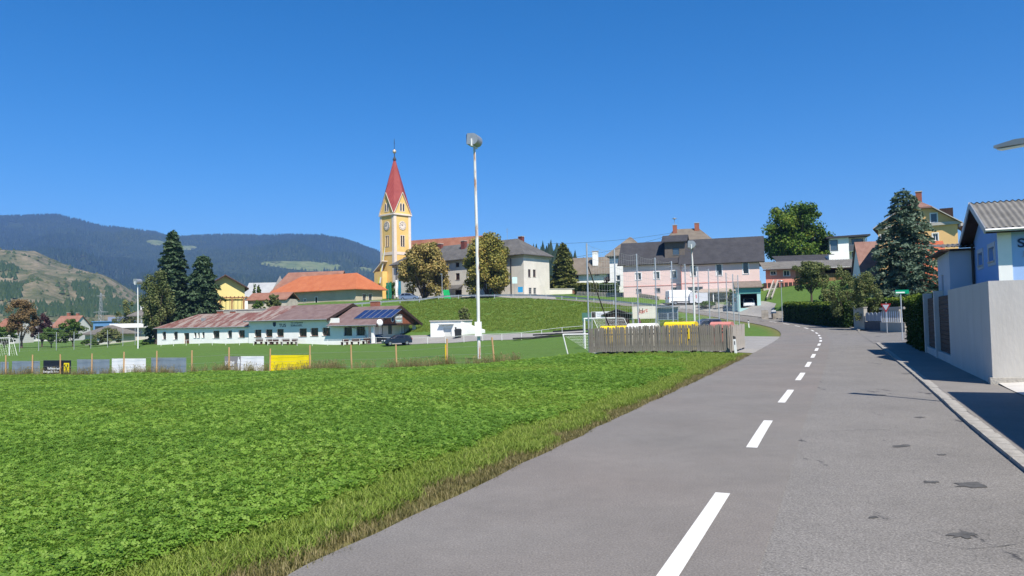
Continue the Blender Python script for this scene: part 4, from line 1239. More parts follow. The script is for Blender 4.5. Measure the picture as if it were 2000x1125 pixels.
for x_ in (0, 2.2, 4.4):
    for y_ in (0, 2.3):
        MB().box(x_ - .07, x_ + .07, y_ - .07, y_ + .07, 0, 2.5).build('post', PWOOD, pg)
for y_ in (0, 2.3):
    MB().box(-.5, 5.2, y_ - .06, y_ + .06, 2.5, 2.68).build('beam', PWOOD, pg)
for k in range(8):
    MB().box(-.4 + .75 * k, -.3 + .75 * k, -.5, 2.9, 2.68, 2.82).build('rafter', PWOOD, pg)
for x_ in (0, 2.2, 4.4):
    mb = MB(); mb.tube([(x_, -.1, 1.5), (x_ + .25, -.1, 2.1), (x_ + .9, -.1, 2.5)], .05, 6); mb.build('brace', PWOOD, pg)
tw_ = Bld('terrace_wall', 'grey stone terrace wall below the yellow house', 'wall', Vector(W(436, 612, 147)[:2]), (.97, -.24), 3.2)
tw_.walls(9, 1.0, -1.5, 1.8, mat('terrace_stone', (.42, .40, .36), .95, .2, 1.2, bump=.5)); tw_.box('coping', -.1, 9.1, -.1, 1.1, 1.802, 1.95, CONC)
# ---------------------------------------------------------------- houses at the far left
R_DG = roof_mat('roof_dark_grey', (.13, .12, .11), (.2, .185, .17), .6, (0, 2.4))
p = W(229, 664, 168)
wv = Bld('white_villa', 'white villa with flat terrace slab and grey roof beside the tall spruces', 'house', p, (.98, -.2), gz(p[0], p[1]) - .3)
uw = lambda px, py: wv.uz((0, 0), (9, 0), px, py)
zs_ = uw(260, 640)[1]
GWALL = mat('render_light_grey', (.62, .60, .56), .9, .05, .5)
wv.face((0, 0), (uw(302, 650)[0], 0), -1, zs_, GWALL, [W_(231.5, 645, 234.5, 652, frame=DARK_F, mv=0), W_(239, 644, 242.5, 653, frame=DARK_F, mv=0)])
Lw = uw(302, 650)[0]
wv.face((Lw, 0), (Lw, 8), -1, zs_, GWALL); wv.face((0, 8), (0, 0), -1, zs_, GWALL)
wv.box('terrace_slab', -1.0, Lw + .3, -1.2, 8, zs_ + .002, zs_ + .95, WHITE)
xu = uw(266, 620)[0]
wv.face((xu, 1.5), (xu + 5.5, 1.5), zs_ + .95, zs_ + 3.4, WHITE, [dict(r=(.4, 1.7, zs_ + 1.0, zs_ + 2.9), frame=DARK_F, mv=0)])
wv.face((xu, 7.5), (xu, 1.5), zs_ + .95, zs_ + 3.4, WHITE); wv.face((xu + 5.5, 1.5), (xu + 5.5, 7.5), zs_ + .95, zs_ + 3.4, WHITE)
wv.slab('roof', [(xu - 2.6, .2, zs_ + 2.7), (xu + 6.4, .2, zs_ + 2.7), (xu + 5, 4.5, zs_ + 5.2), (xu + 1.2, 4.5, zs_ + 5.2), (xu + 6.4, 9, zs_ + 2.7), (xu - 2.6, 9, zs_ + 2.7)], [(0, 1, 2, 3), (3, 2, 4, 5), (5, 0, 3), (1, 4, 2)], .2, R_DG)
wv.chimney(xu - .6, 3.2, zs_ + 3, zs_ + 4.9, 1.0, .8, WHITE)
for k in range(6):
    wv.box('railing_post', -.5 + k * 1.2, -.44 + k * 1.2, -1.1, -1.04, zs_ + .952, zs_ + 1.9, DARK_F)
wv.box('railing_bar', -.6, 6, -1.12, -1.02, zs_ + 1.9, zs_ + 1.96, DARK_F)
p = W(166, 668, 160)
bg = Bld('bungalow', 'small bungalow with grey hipped roof behind the left pitch hedge', 'house', p, (.95, -.3), gz(p[0], p[1]) - .2)
bg.walls(6.5, 7, -1, 2.6, GWALL, [dict(r=(4.3, 5.6, .9, 2.1), frame=DARK_F)]); bg.hip(-.7, 7.2, -.7, 7.7, 2.5, 4.3, 2.6, 3.9, R_DG)
p = W(182, 640, 210)
bl_ = Bld('blue_workshop', 'flat blue sheet-metal workshop with glass front far behind the bungalow', 'building', p, (1, -.1), -1.5)
BLUE = mat('blue_sheet', (.12, .26, .48), .5, .08, 1)
bl_.walls(7.2, 8, 0, 5.4, BLUE, [dict(r=(.5, 3.0, 2.6, 4.2), frame=DARK_F, glass=GLASS_D)]); bl_.box('roof', -.3, 7.5, -.3, 8.3, 5.4, 5.6, BLUE)
bl_.box('roof_light', 3.6, 6.8, 1, 5, 5.602, 6.7, mat('roof_light_frame', (.25, .28, .36), .4, .1, 2))
for i, (px, yb_, yr_, Yd_, wd, lab, rm) in enumerate([(-8, 648, 622, 240, 6.5, 'red roofed house at the far left edge of the village', R_BRN), (103, 646, 617, 250, 7.5, 'house with two red chimneys among trees at the far left', R_BR2), (60, 650, 630, 300, 9, 'small grey roofed house far behind the brown tree', R_DG)]):
    p = W(px, yb_, Yd_)
    hh = Bld('village_house', lab, 'house', p, (1, -.15), -2.5)
    zr_ = W(px, yr_, Yd_)[2] + 2.5
    hh.walls(wd, 8, 0, zr_ * .62, GWALL, [dict(r=(1, 2.2, 1, 2.3), frame=DARK_F), dict(r=(4, 5.2, 1, 2.3), frame=DARK_F)], gab=zr_ - .2)
    hh.gable_x(-.4, wd + .4, -.6, 8.6, zr_ * .58, zr_, rm)
    hh.chimney(wd * .3, 4.4, zr_ - .6, zr_ + 1.0, .8, .7); 
    if i == 1: hh.chimney(wd * .75, 4.4, zr_ - .6, zr_ + .8, .8, .7)
# lattice pylon far off
p = W(197, 640, 420)
py_ = thing('power_pylon', 'grey lattice power pylon standing before the rocky hill', 'pylon', (p[0], p[1], -2.5))
zt = W(197, 572, 420)[2] + 2.5
mb = MB()
for sx, sy in ((-1, -1), (1, -1), (1, 1), (-1, 1)):
    mb.tube([(1.3 * sx, 1.3 * sy, 0), (.25 * sx, .25 * sy, zt)], .1, 4)
for k in range(9):
    z0_ = zt * k / 9; z1_ = zt * (k + 1) / 9; r0_ = 1.3 - 1.05 * k / 9; r1_ = 1.3 - 1.05 * (k + 1) / 9
    mb.tube([(-r0_, -r0_, z0_), (r1_, -r1_, z1_)], .06, 4).tube([(r0_, -r0_, z0_), (-r1_, -r1_, z1_)], .06, 4)
mb.build('mast', ZINC, py_)
for z_, w_ in ((.93, 2.4), (.56, 4.2), (.35, 3.2)):
    MB().tube([(-w_, 0, zt * z_), (0, 0, zt * z_ + .5), (w_, 0, zt * z_)], .11, 4).bar((-w_, 0, zt * z_), (w_, 0, zt * z_), .1, .1).build('cross_arm', ZINC, py_)
# ---------------------------------------------------------------- pink house with dark roof and dormer
PINK = mat('render_pink', (.77, .58, .535), .92, .05, .4)
PINK2 = mat('render_salmon', (.62, .26, .21), .92, .08, .5)
R_ANT = roof_mat('roof_anthracite', (.045, .045, .052), (.07, .07, .078), .8, (0, 4.5), rough=.75)
DORM = mat('dormer_cladding', (.14, .12, .105), .8, .15, 2)
dd = Vector((.95, -.31)).normalized()
K = Vector((41.8, 127.6)); Lp = 23.1; Dp = 9.9
ph = Bld('pink_house', 'pink two-storey house with anthracite roof and large dormer above the road bend', 'house', K - dd * Lp, dd, 3.3)
zf = lambda px, py: ph.uz((0, 0), (Lp, 0), px, py)
xm_ = zf(1331, 550)[0]
ZE = zf(1488, 507)[1]; ZR_ = 12.3
T = dict(trim=.13, frame=WHITE_T, glass=GLASS_D)
wl = [W_(1241, 533, 1252, 546.5, **T), W_(1277, 531, 1288, 545, **T), W_(1310, 529, 1321.5, 543.5, **T), W_(1242, 564.5, 1253, 572.5, frame=GREY_M, glass=GLASS), W_(1278.5, 562.5, 1289.5, 571, frame=GREY_M, glass=GLASS_D), W_(1311, 561, 1322, 569, frame=GREY_M, glass=GLASS_D)]
ph.face((0, 0), (xm_, 0), -1, ZE, PINK, wl)
wr = [W_(1349, 518.5, 1359.5, 539.5, mv=0, **T), W_(1399, 515.5, 1410, 538, mv=0, **T), W_(1451, 512.5, 1462, 535, mv=0, **T)]
wr += [W_(1343, 560, 1373, 575, frame=WHITE_T, glass=GLASS, mv=2, mh=1), W_(1441, 553.5, 1479, 562.5, frame=WHITE_T, glass=GLASS_D, mv=2), W_(1389, 572, 1417, 588, frame=WHITE_T, glass=GLASS_B, mv=1)]
ph.face((xm_, -1.0), (Lp, -1.0), -1, ZE - .1, PINK, wr)
ph.face((xm_, 0), (xm_, -1.0), -1, ZE - .1, PINK)
ph.face((Lp, -1.0), (Lp, Dp), -1, ZE - .1, PINK, (), (5.4, ZR_ - .3))
ph.face((Lp, Dp), (0, Dp), -1, ZE, PINK)
ph.face((0, Dp), (0, 0), -1, ZE, PINK, (), (4.5, ZR_ - .4))
ph.gable_x(-.9, xm_ + .6, -.5, Dp + .8, ZE + .05, ZR_, R_ANT, .18, ym=4.0)
ph.gable_x(xm_ - .3, Lp + .9, -1.52, Dp + .8, ZE - .35, ZR_ + .05, R_ANT, .18, ym=4.0)
ph.box('string_course', .0, xm_ - .01, -.06, 0, zf(1280, 558)[1] - .05, zf(1280, 558)[1] + .05, PINK2)
ph.box('string_course', xm_, Lp + .03, -1.06, -1.0, zf(1440, 550.5)[1] - .05, zf(1440, 550.5)[1] + .05, PINK2)
# dormer
xa, xb = zf(1294, 485)[0] + .3, zf(1333, 485)[0] + .3
zd0, zd1 = ZE + .5, ZR_ + .05
ph.face((xa, .55), (xb, .55), zd0, zd1 - .35, DORM, [dict(r=(1.35, 2.5, zd0 + 1.0, zd0 + 2.25), frame=DARK_F, glass=GLASS_B, mv=0)], depth=.08)
ph.face((xb, .55), (xb, 4.0), zd0, zd1 - .35, DORM, (), (1.7, zd1 + .3)); ph.face((xa, 4.0), (xa, .55), zd0, zd1 - .35, DORM, (), (1.7, zd1 + .3))
ph.gable_x(xa - .5, xb + .55, -.1, 4.4, zd1 - .5, zd1 + .75, R_ANT, .16)
for px_, py_ in ((1252, 492.5), (1285, 489.5)):
    x_ = zf(px_, py_)[0]
    MB().add([(x_, 1.2, ZE + 1.35), (x_ + .8, 1.2, ZE + 1.35), (x_ + .8, 1.9, ZE + 2.0), (x_, 1.9, ZE + 2.0), (x_, 1.2, ZE + 1.0), (x_ + .8, 1.2, ZE + 1.0), (x_ + .8, 1.9, ZE + 1.7), (x_, 1.9, ZE + 1.7)],
             [(0, 1, 2, 3), (0, 4, 5, 1), (1, 5, 6, 2), (2, 6, 7, 3), (3, 7, 4, 0)]).build('roof_window', GLASS_B, ph.e)
MB().tube([(xm_ + .1, -1.05, ZE - .3), (xm_ + .1, -1.05, -.5)], .06, 8).build('downpipe', PINK2, ph.e)
MB().tube([(-.9, -.58, ZE), (xm_ - .3, -.58, ZE)], .07, 8).build('gutter', DARK_F, ph.e)
MB().tube([(xm_ - .3, -1.6, ZE - .4), (Lp + .9, -1.6, ZE - .4)], .07, 8).build('gutter', DARK_F, ph.e)
xa, xb = zf(1362, 568)[0], zf(1427, 568)[0]
ph.slab('porch_roof', [(xa, -3.6, zf(1390, 567)[1] - .35), (xb, -3.6, zf(1390, 567)[1] - .35), (xb, -1.0, zf(1390, 564)[1]), (xa + .8, -1.0, zf(1390, 564)[1])], [(0, 1, 2, 3)], .14, mat('porch_sheet', (.33, .28, .24), .8, .1, 1))
for x_ in (xa + 1.2, (xa + xb) / 2, xb - .3):
    ph.box('porch_post', x_, x_ + .14, -3.4, -3.26, -.5, zf(1390, 567)[1] - .5, WHITE_T)
# turquoise garage in front, open, with a car inside
MINT = mat('render_mint', (.38, .60, .58), .9, .05, .5)
TEAL = mat('fascia_teal', (.10, .34, .31), .8, .08, .6)
p = Vector(W(1441, 602, 114.5)[:2])
ga = Bld('garage', 'small mint green garage with open door and teal fascia', 'garage', p, (.97, -.24), 3.02)
gu = lambda px, py: ga.uz((0, 0), (5, 0), px, py)
Lg = gu(1486, 590)[0]; zg = gu(1462, 560)[1]
ga.face((0, 0), (Lg, 0), -.5, zg, MINT, [dict(r=(gu(1446, 590)[0], gu(1479, 590)[0], .0, gu(1462, 574)[1]), kind='hole', depth=.1)])
ga.face((Lg, 0), (Lg, 5.6), -.5, zg, MINT, (), (2.8, zg + .9)); ga.face((0, 5.6), (0, 0), -.5, zg, MINT, (), (2.8, zg + .9)); ga.face((Lg, 5.6), (0, 5.6), -.5, zg, DARK_F)
ga.box('fascia', -.1, Lg + .05, -.07, -.003, gu(1462, 573)[1], zg - .02, TEAL)
ga.gable_x(-.4, Lg + .3, -.5, 6.1, zg - .02, zg + 1.0, mat('garage_felt', (.2, .16, .13), .9, .2, 2), .14)
ga.box('floor', .1, Lg - .1, .1, 5.5, -.4, .02, CONC)
nb = Bld('garage_annex', 'narrow mint wall panel with window left of the open garage', 'wall', Vector(W(1431, 600, 115.5)[:2]), (.97, -.24), 3.02)
nb.walls(.75, .5, -.5, 2.2, MINT, [dict(r=(.15, .6, .9, 1.7), frame=WHITE_T, glass=GLASS, mv=0)])
nb.box('roof', -.05, .8, -.05, .55, 2.2, 2.3, TEAL)
# ---------------------------------------------------------------- houses behind the pink one
R_BG = roof_mat('roof_brown_grey', (.15, .125, .10), (.22, .19, .155), .6, (0, 2.6))
p = W(1192, 565, 153)
ht = Bld('white_gable_house', 'tall white house with brown-grey hipped roof left of the pink house', 'house', p, (.95, -.31), 6.7)
hu = lambda px, py: ht.uz((0, 0), (9, 0), px, py)
Lh = hu(1262, 520)[0]; zh = hu(1210, 496)[1]; zhr = hu(1234, 459)[1]
ht.walls(Lh, 8, -1, zh, WHITE, [W_(1203.5, 537.5, 1211.5, 548, frame=WHITE_T, glass=GLASS_D, mv=0), W_(1203.5, 549.5, 1211.5, 558, frame=WHITE_T, glass=GLASS_D, mv=0), W_(1229, 499, 1238, 514, frame=WHITE_T, glass=GLASS_D)])
ht.hip(-.8, Lh + .8, -.8, 8.8, zh - .3, zhr, Lh / 2 - .2, Lh / 2 + .2, R_BG)
ht.box('eaves_band', -.06, Lh + .06, -.06, 8.06, zh - .9, zh - .05, mat('eaves_grey', (.3, .3, .31), .8, .1, 1))
p = W(1118, 552, 172)
hl = Bld('low_white_house', 'low white house with brown-grey roof and tapered white chimney behind the thuja', 'house', p, (.97, -.24), 7.0)
lu = lambda px, py: hl.uz((0, 0), (9, 0), px, py)
Ll = lu(1204, 540)[0]; zl = lu(1160, 534)[1]; zlr = lu(1160, 507)[1]
hl.walls(Ll, 9, -1, zl, WHITE, [W_(1124, 537, 1130, 549, frame=BROWN_F, glass=GLASS_D), W_(1162, 534.5, 1171, 538, frame=DARK_F, mv=0), W_(1185, 533, 1192, 545, frame=DARK_F)], gab=zlr + .3)
hl.gable_x(-.5, Ll + .5, -.8, 9.8, zl - .1, zlr + .9, R_BG)
cx = lu(1161, 510)[0]
hl.slab('chimney', [(cx - .65, 1.5, zlr + 1.9), (cx + .55, 1.5, zlr + 1.9), (cx + .55, 2.6, zlr + 1.9), (cx - .65, 2.6, zlr + 1.9)], [(0, 1, 2, 3)], 3.2, WHITE)
hl.box('chimney_cap', cx - .8, cx + .7, 1.4, 2.7, zlr + 1.95, zlr + 2.1, CONC)
p = W(1290, 560, 176)
hg = Bld('grey_hip_house', 'house with large brown-grey hipped roof and siren mast rising behind the dormer', 'house', p, (.97, -.24), 7.0)
hu2 = lambda px, py: hg.uz((0, 0), (9, 0), px, py)
Lq = hu2(1404, 520)[0]; zq = hu2(1350, 484)[1]; zqr = hu2(1340, 450)[1]
hg.walls(Lq, 11, -1, zq, WHITE); hg.hip(-.8, Lq + .8, -.8, 11.8, zq, zqr + 1.0, 3.4, Lq - 4.2, R_BG)
hg.chimney(hu2(1317, 447)[0], 4.5, zqr - .5, zqr + 1.8, 1.0, .8); hg.chimney(hu2(1361, 445)[0], 5, zqr - .5, zqr + 2.1, 1.1, .8)
xs_ = hu2(1316.5, 440)[0]
MB().tube([(xs_, 4.4, zqr), (xs_, 4.4, zqr + 3.4)], .06, 8).build('siren_mast', GREY_M, hg.e)
MB().lathe([(.1, 0), (.25, .12), (.55, .2), (.5, .3), (.1, .38)], 14, (xs_, 4.4, zqr + 3.2)).build('siren', GREY_M, hg.e, smooth=True)
# ---------------------------------------------------------------- long outbuilding with corrugated roof
def corrugated(name, x0, x1, y0, y1, z0, z1, pitch, amp, m, parent, k=2):
    """roof sheet with real corrugation, ridges running up the slope (along y)"""
    nxs = int((x1 - x0) / pitch * 6) + 1
    xs = np.linspace(x0, x1, nxs)
    v, q = [], []
    for j in range(k + 1):
        f = j / k
        for x in xs:
            v.append((x, y0 + (y1 - y0) * f, z0 + (z1 - z0) * f + amp * math.sin(2 * math.pi * (x - x0) / pitch)))
    for j in range(k):
        for i in range(nxs - 1):
            q.append((j * nxs + i, j * nxs + i + 1, (j + 1) * nxs + i + 1, (j + 1) * nxs + i))
    me = np_mesh(name, v, q, m, smooth=True)
    return link(bpy.data.objects.new(name, me), parent)
CORR = mat('fibre_cement', (.165, .16, .15), .95, .25, 1.2, bump=.3, bscale=9)
p = W(1496, 552, 130)
sd = Bld('long_outbuilding', 'long salmon and timber outbuilding under a corrugated grey roof on the lawn', 'outbuilding', p, (.98, -.2), 6.4)
su = lambda px, py: sd.uz((0, 0), (9, 0), px, py)
Ls = su(1690, 545)[0]; x_p = su(1554, 540)[0]; z_s = su(1530, 525)[1]
sd.face((0, 0), (x_p, 0), -1, z_s, PINK2, [W_(1505, 529, 1515.5, 537, frame=WHITE_T, glass=GLASS_D, trim=.08), W_(1530.5, 528, 1542.5, 539, frame=WHITE_T, glass=GLASS, trim=.08)])
TIMB = mat('weathered_timber', (.26, .15, .075), .85, .3, 3, stretch=(5, 5, .4))
nb_ = 30
for k in range(nb_):
    xa = x_p + (Ls - x_p) * k / nb_; xb = x_p + (Ls - x_p) * (k + 1) / nb_ - .03
    sd.box('board', xa, xb, .0, .05 + .015 * (k % 2), -.5, z_s - 1.0 if k > 12 else z_s - .2, TIMB)
sd.face((Ls, 4), (x_p, 4), -1, z_s, DARKWOOD); sd.face((Ls, 0), (Ls, 4), -1, z_s, DARKWOOD)
sd.box('terrace', -.6, x_p - .2, -1.5, -.05, -.6, .05, CONC)
for k in range(9):
    sd.box('railing_board', -.6 + k * .68, -.05 + k * .68, -1.55, -1.5, .1, .95, DARKWOOD)
corrugated('roof', -.5, Ls + .4, -.9, 4.6, z_s - .05, su(1530, 511)[1] + .35, .26, .045, CORR, sd.e)
sd.box('fascia', -.5, Ls + .4, -.86, -.8, z_s - .3, z_s - .11, DARKWOOD)
p = W(1520, 515, 142)
fb = Bld('flat_roof_block', 'dark low sloped roof behind the long outbuilding', 'building', p, (.98, -.2), 8.6)
fu = lambda px, py: fb.uz((0, 0), (9, 0), px, py)
Lf = fu(1640, 505)[0]
fb.walls(Lf, 6, -2, fu(1580, 511)[1], DARKWOOD); fb.slab('roof', [(-.3, -.3, fu(1525, 511)[1]), (Lf + .3, -.3, fu(1525, 511)[1]), (Lf + .3, 6.3, fu(1525, 498)[1] + .3), (-.3, 6.3, fu(1525, 498)[1] + .3)], [(0, 1, 2, 3)], .15, R_ANT)
fb.box('white_annex', Lf - 2.0, Lf + .6, -.8, 3, 1, fu(1632, 498)[1], WHITE)
# ---------------------------------------------------------------- modern white house
p = W(1622, 512, 150)
mh = Bld('modern_house', 'modern white cube house with flat dark roof and glazed corner', 'house', p, (.97, -.24), 9.0)
mu = lambda px, py: mh.uz((0, 0), (9, 0), px, py)
z0m = mu(1640, 461)[1]; xa = mu(1658, 480)[0]; xb = mu(1695, 480)[0]
mh.face((0, 0), (xa, 0), -1, z0m - .3, WHITE, [W_(1621.5, 468.5, 1636.5, 489.5, frame=DARK_F, glass=GLASS_B, mv=0)])
mh.face((xa, 1.8), (xb, 1.8), -1, z0m - .3, GWALL, [W_(1663, 466, 1686, 476, frame=DARK_F, glass=GLASS_D), W_(1664, 490, 1672, 502, frame=DARK_F, glass=GLASS_D)])
mh.face((xa, 0), (xa, 1.8), -1, z0m - .3, WHITE); mh.face((xb, 1.8), (xb, 8), -1, z0m - .3, WHITE); mh.face((0, 8), (0, 0), -1, z0m - .3, WHITE)
mh.slab('roof', [(-.7, -.7, z0m - .1), (xb + .4, -.7, z0m + .1), (xb + .4, 8.5, z0m + .1), (-.7, 8.5, z0m - .1)], [(0, 1, 2, 3)], .35, R_ANT)
zb_ = mu(1678, 490)[1]
mh.box('balcony', xa + .02, xb + .3, .0, 1.78, zb_, zb_ + .25, WHITE); mh.box('balcony_panel', xa + .02, xb + .3, -.06, 0, zb_ + .1, mu(1678, 478)[1], mat('panel_dark', (.09, .095, .11), .5, .05, 2))
mh.box('balcony_post', xb - .2, xb - .05, .2, .35, mu(1678, 478)[1], z0m - .4, WHITE_T)
# ---------------------------------------------------------------- houses behind the garden spruce
R_BRK = roof_mat('tile_pinkish_brown', (.22, .12, .095), (.30, .18, .15), 1.2, (0, 3.5))
p = W(1686, 560, 112)
hb_ = Bld('brown_roof_house', 'house with steep pinkish brown tiled roof left of the garden spruce', 'house', p, (.97, -.24), 5.0)
bu = lambda px, py: hb_.uz((0, 0), (9, 0), px, py)
zb2 = bu(1690, 540)[1]; zr2 = bu(1690, 474)[1]
hb_.walls(9, 8, -1, zb2, WHITE, gab=zr2); hb_.gable_x(-.25, 9.4, -.5, 8.5, zb2 - .3, zr2 + .5, R_BRK)
OCHRE = mat('render_ochre', (.78, .50, .22), .92, .05, .5)
p = W(1718, 520, 104)
oc = Bld('ochre_house', 'ochre house with half-hipped brown roof behind the garden spruce', 'house', p, (.87, -.5), 5.2)
ou = lambda px, py: oc.uz((0, 0), (9, 0), px, py)
Lc = ou(1872, 480)[0]; ze_ = ou(1800, 441)[1]; zr_ = ou(1795, 388)[1]
oc.face((0, 0), (Lc, 0), -1, ze_, OCHRE, [W_(1720, 459, 1728, 472, frame=WHITE_T, trim=.12), W_(1822, 456, 1832, 470, frame=WHITE_T, trim=.12), W_(1760, 458, 1770, 472, frame=WHITE_T, trim=.12)])
oc.face((Lc, 0), (Lc, 10), -1, ze_, OCHRE); oc.face((0, 10), (0, 0), -1, ze_, OCHRE); oc.face((Lc, 10), (0, 10), -1, ze_, OCHRE)
hm_ = ze_ + (zr_ - ze_) * .62; xm2 = Lc / 2
gxl = Lc / 2 * .62
wt = [W_(1818, 418, 1830, 433, frame=WHITE_T, trim=.12)]
# gable front as trapezoid above the cornice
mbg = MB().add([(0, -.02, ze_ + .3), (Lc, -.02, ze_ + .3), (Lc - gxl, -.02, hm_), (gxl, -.02, hm_)], [(0, 1, 2, 3)]); mbg.build('gable_wall', OCHRE, oc.e, fix=False)
u0_, v1_ = ou(1818, 418); u1_, v0_ = ou(1830, 433)
o_ = MB().box(u0_ - .15, u1_ + .15, -.09, -.03, v0_ - .15, v1_ + .15).build('window', WHITE_T, oc.e); MB().box(u0_, u1_, -.11, -.092, v0_, v1_).build('pane', GLASS, o_)
oc.box('cornice', -.35, Lc + .35, -.3, 0, ze_ - .1, ze_ + .28, CONC)
oc.slab('roof', [(-.6, -.5, ze_ + .05), (gxl - .1, -.5, hm_ + .2), (Lc - gxl + .1, -.5, hm_ + .2), (Lc + .6, -.5, ze_ + .05), (xm2, 2.6, zr_ + .2), (xm2, 10.5, zr_ + .2), (-.6, 10.5, ze_ + .05), (Lc + .6, 10.5, ze_ + .05)],
        [(0, 1, 4, 5, 6), (1, 2, 4), (2, 3, 7, 5, 4)], .2, R_BRK)
mbx = MB().bar((-.6, -.58, ze_ + .0), (gxl - .1, -.58, hm_ + .1), .1, .3, up=(0, 1, 0)).bar((Lc + .6, -.58, ze_), (Lc - gxl + .1, -.58, hm_ + .1), .1, .3, up=(0, 1, 0)); mbx.build('barge_board', CONC, oc.e)
oc.chimney(xm2 + .3, 3.2, zr_ - .4, zr_ + 1.3, .75, .75)
dm_ = oc.box('dormer', Lc - 2.0, Lc - .4, 3.2, 5.5, ze_ + 1.2, ze_ + 2.5, DARKWOOD)
R_BRT = roof_mat('tile_bright_red', (.40, .10, .05), (.50, .16, .08), 1.0, (0, 2.0))
p = W(1776, 604, 90)
rh = Bld('red_roof_house', 'low house with large bright red tiled roof behind the garden spruce', 'house', p, (.97, -.24), 2.2)
ru = lambda px, py: rh.uz((0, 0), (9, 0), px, py)
Lr = ru(1864, 560)[0]; ze3_ = ru(1840, 590)[1]; zr3_ = ru(1840, 466)[1]
rh.walls(Lr, 9, -.6, ze3_, WHITE, gab=zr3_ - .3)
# roof slope laid in overlapping courses of tiles
nc = 13
for k in range(nc):
    f0, f1 = k / nc, (k + 1) / nc + .012
    y0_, y1_ = -.5 + 5.0 * f0, -.5 + 5.0 * f1; za_, zb3 = ze3_ - .3 + (zr3_ - ze3_ + .3) * f0, ze3_ - .3 + (zr3_ - ze3_ + .3) * f1
    v = [(-.3, y0_, za_ + .10), (Lr + .3, y0_, za_ + .10), (Lr + .3, y1_, zb3 + .03), (-.3, y1_, zb3 + .03), (-.3, y0_, za_ + .0), (Lr + .3, y0_, za_ + .0)]
    MB().add(v, [(0, 1, 2, 3), (4, 5, 1, 0)]).build('tile_course', R_BRT, rh.e, fix=False)
rh.slab('roof', [(-.3, 4.5, zr3_), (Lr + .3, 4.5, zr3_), (Lr + .3, 9.5, ze3_ - .3), (-.3, 9.5, ze3_ - .3)], [(0, 1, 2, 3)], .12, R_BRT)
rh.slab('roof_underlay', [(-.28, -.48, ze3_ - .32), (Lr + .28, -.48, ze3_ - .32), (Lr + .28, 4.5, zr3_ - .02), (-.28, 4.5, zr3_ - .02)], [(0, 1, 2, 3)], .1, DARKWOOD)
# ---------------------------------------------------------------- blue house behind the concrete wall
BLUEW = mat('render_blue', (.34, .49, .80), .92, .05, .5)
BLUE_SHADED = mat('render_blue_shaded', (.20, .36, .72), .92, .05, .5)  # same blue render, its colour darkened for the shaded side facing the road
PALEB = mat('render_grey_blue', (.42, .48, .58), .92, .05, .5)
R_T = Vector((.4, .917)).normalized(); R_Nr = Vector((R_T.y, -R_T.x))
K = Vector(W(1952, 520, 26)[:2])
# local x to the right along the lit front, y away along the road
bw = Bld('blue_house', 'blue house with corrugated grey roof and white corner behind the concrete wall', 'house', K, R_Nr, .1)
Db2 = 5.2; Lw2 = 10
zw = 4.72; zrg = 5.78
bw.face((0, 0), (Lw2, 0), 0, zw, BLUEW, [dict(r=(4.5, 5.8, 2.5, 3.9), frame=WHITE_T, trim=.12)])
bw.face((0, Db2), (0, 0), 0, zw, BLUE_SHADED, [W_(1911, 494, 1920, 518, frame=WHITE_T, glass=GLASS, trim=.16, trimm=PALEB), W_(1931.5, 483, 1943, 510, frame=WHITE_T, glass=GLASS, trim=.16, trimm=PALEB)], (Db2 / 2, zrg - .06))
bw.face((Lw2, 0), (Lw2, Db2), 0, zw, BLUEW, (), (Db2 / 2, zrg - .06)); bw.face((Lw2, Db2), (0, Db2), 0, zw, BLUEW)
bw.box('corner_pilaster', -.03, .38, -.03, .0, 0, zw - .1, WHITE_T)
oh = .45
slope = (zrg - zw) / (Db2 / 2)
corrugated('roof', -oh, Lw2 + oh, -.5, Db2 / 2 + .05, zw - .5 * slope + .08, zrg + .09, .19, .03, CORR, bw.e, 6)
corrugated('roof', -oh, Lw2 + oh, Db2 + .5, Db2 / 2 - .05, zw - .5 * slope + .08, zrg + .09, .19, .03, CORR, bw.e, 4)
bw.slab('soffit', [(-oh + .02, -.48, zw - .5 * slope), (Lw2, -.48, zw - .5 * slope), (Lw2, Db2 / 2, zrg + .01), (-oh + .02, Db2 / 2, zrg + .01), (Lw2, Db2 + .48, zw - .5 * slope), (-oh + .02, Db2 + .48, zw - .5 * slope)], [(0, 1, 2, 3), (3, 2, 4, 5)], .1, DARKWOOD)
MB().bar((-oh, -.5, zw - .5 * slope), (-oh, Db2 / 2, zrg + .02), .04, .22, up=(0, 0, 1)).bar((-oh - .002, Db2 / 2, zrg + .02), (-oh - .002, Db2 + .5, zw - .5 * slope), .04, .22, up=(0, 0, 1)).build('barge_board', GREY_M, bw.e)
MB().tube([(-oh, -.56, zw - .2), (Lw2, -.56, zw - .2)], .06, 8).build('gutter', GREY_M, bw.e)
MB().tube([(-.08, Db2 - .1, zw - .2), (-.08, Db2 - .1, 2)], .05, 8).build('downpipe', DARK_F, bw.e)
u_, v_ = bw.uz((0, 0), (5, 0), 1987, 484)
text_mesh('lettering', 'S', .42, NAVY, bw.e, (u_, -.02, v_ + .02), (math.pi / 2, 0, 0), .012, .008, 1.2)
u_, v_ = bw.uz((0, 0), (5, 0), 1997, 499)
text_mesh('lettering', 'J', .24, mat('letter_grey', (.35, .4, .5), .6, .05, 2), bw.e, (u_, -.02, v_), (math.pi / 2, 0, 0), .012, .0)
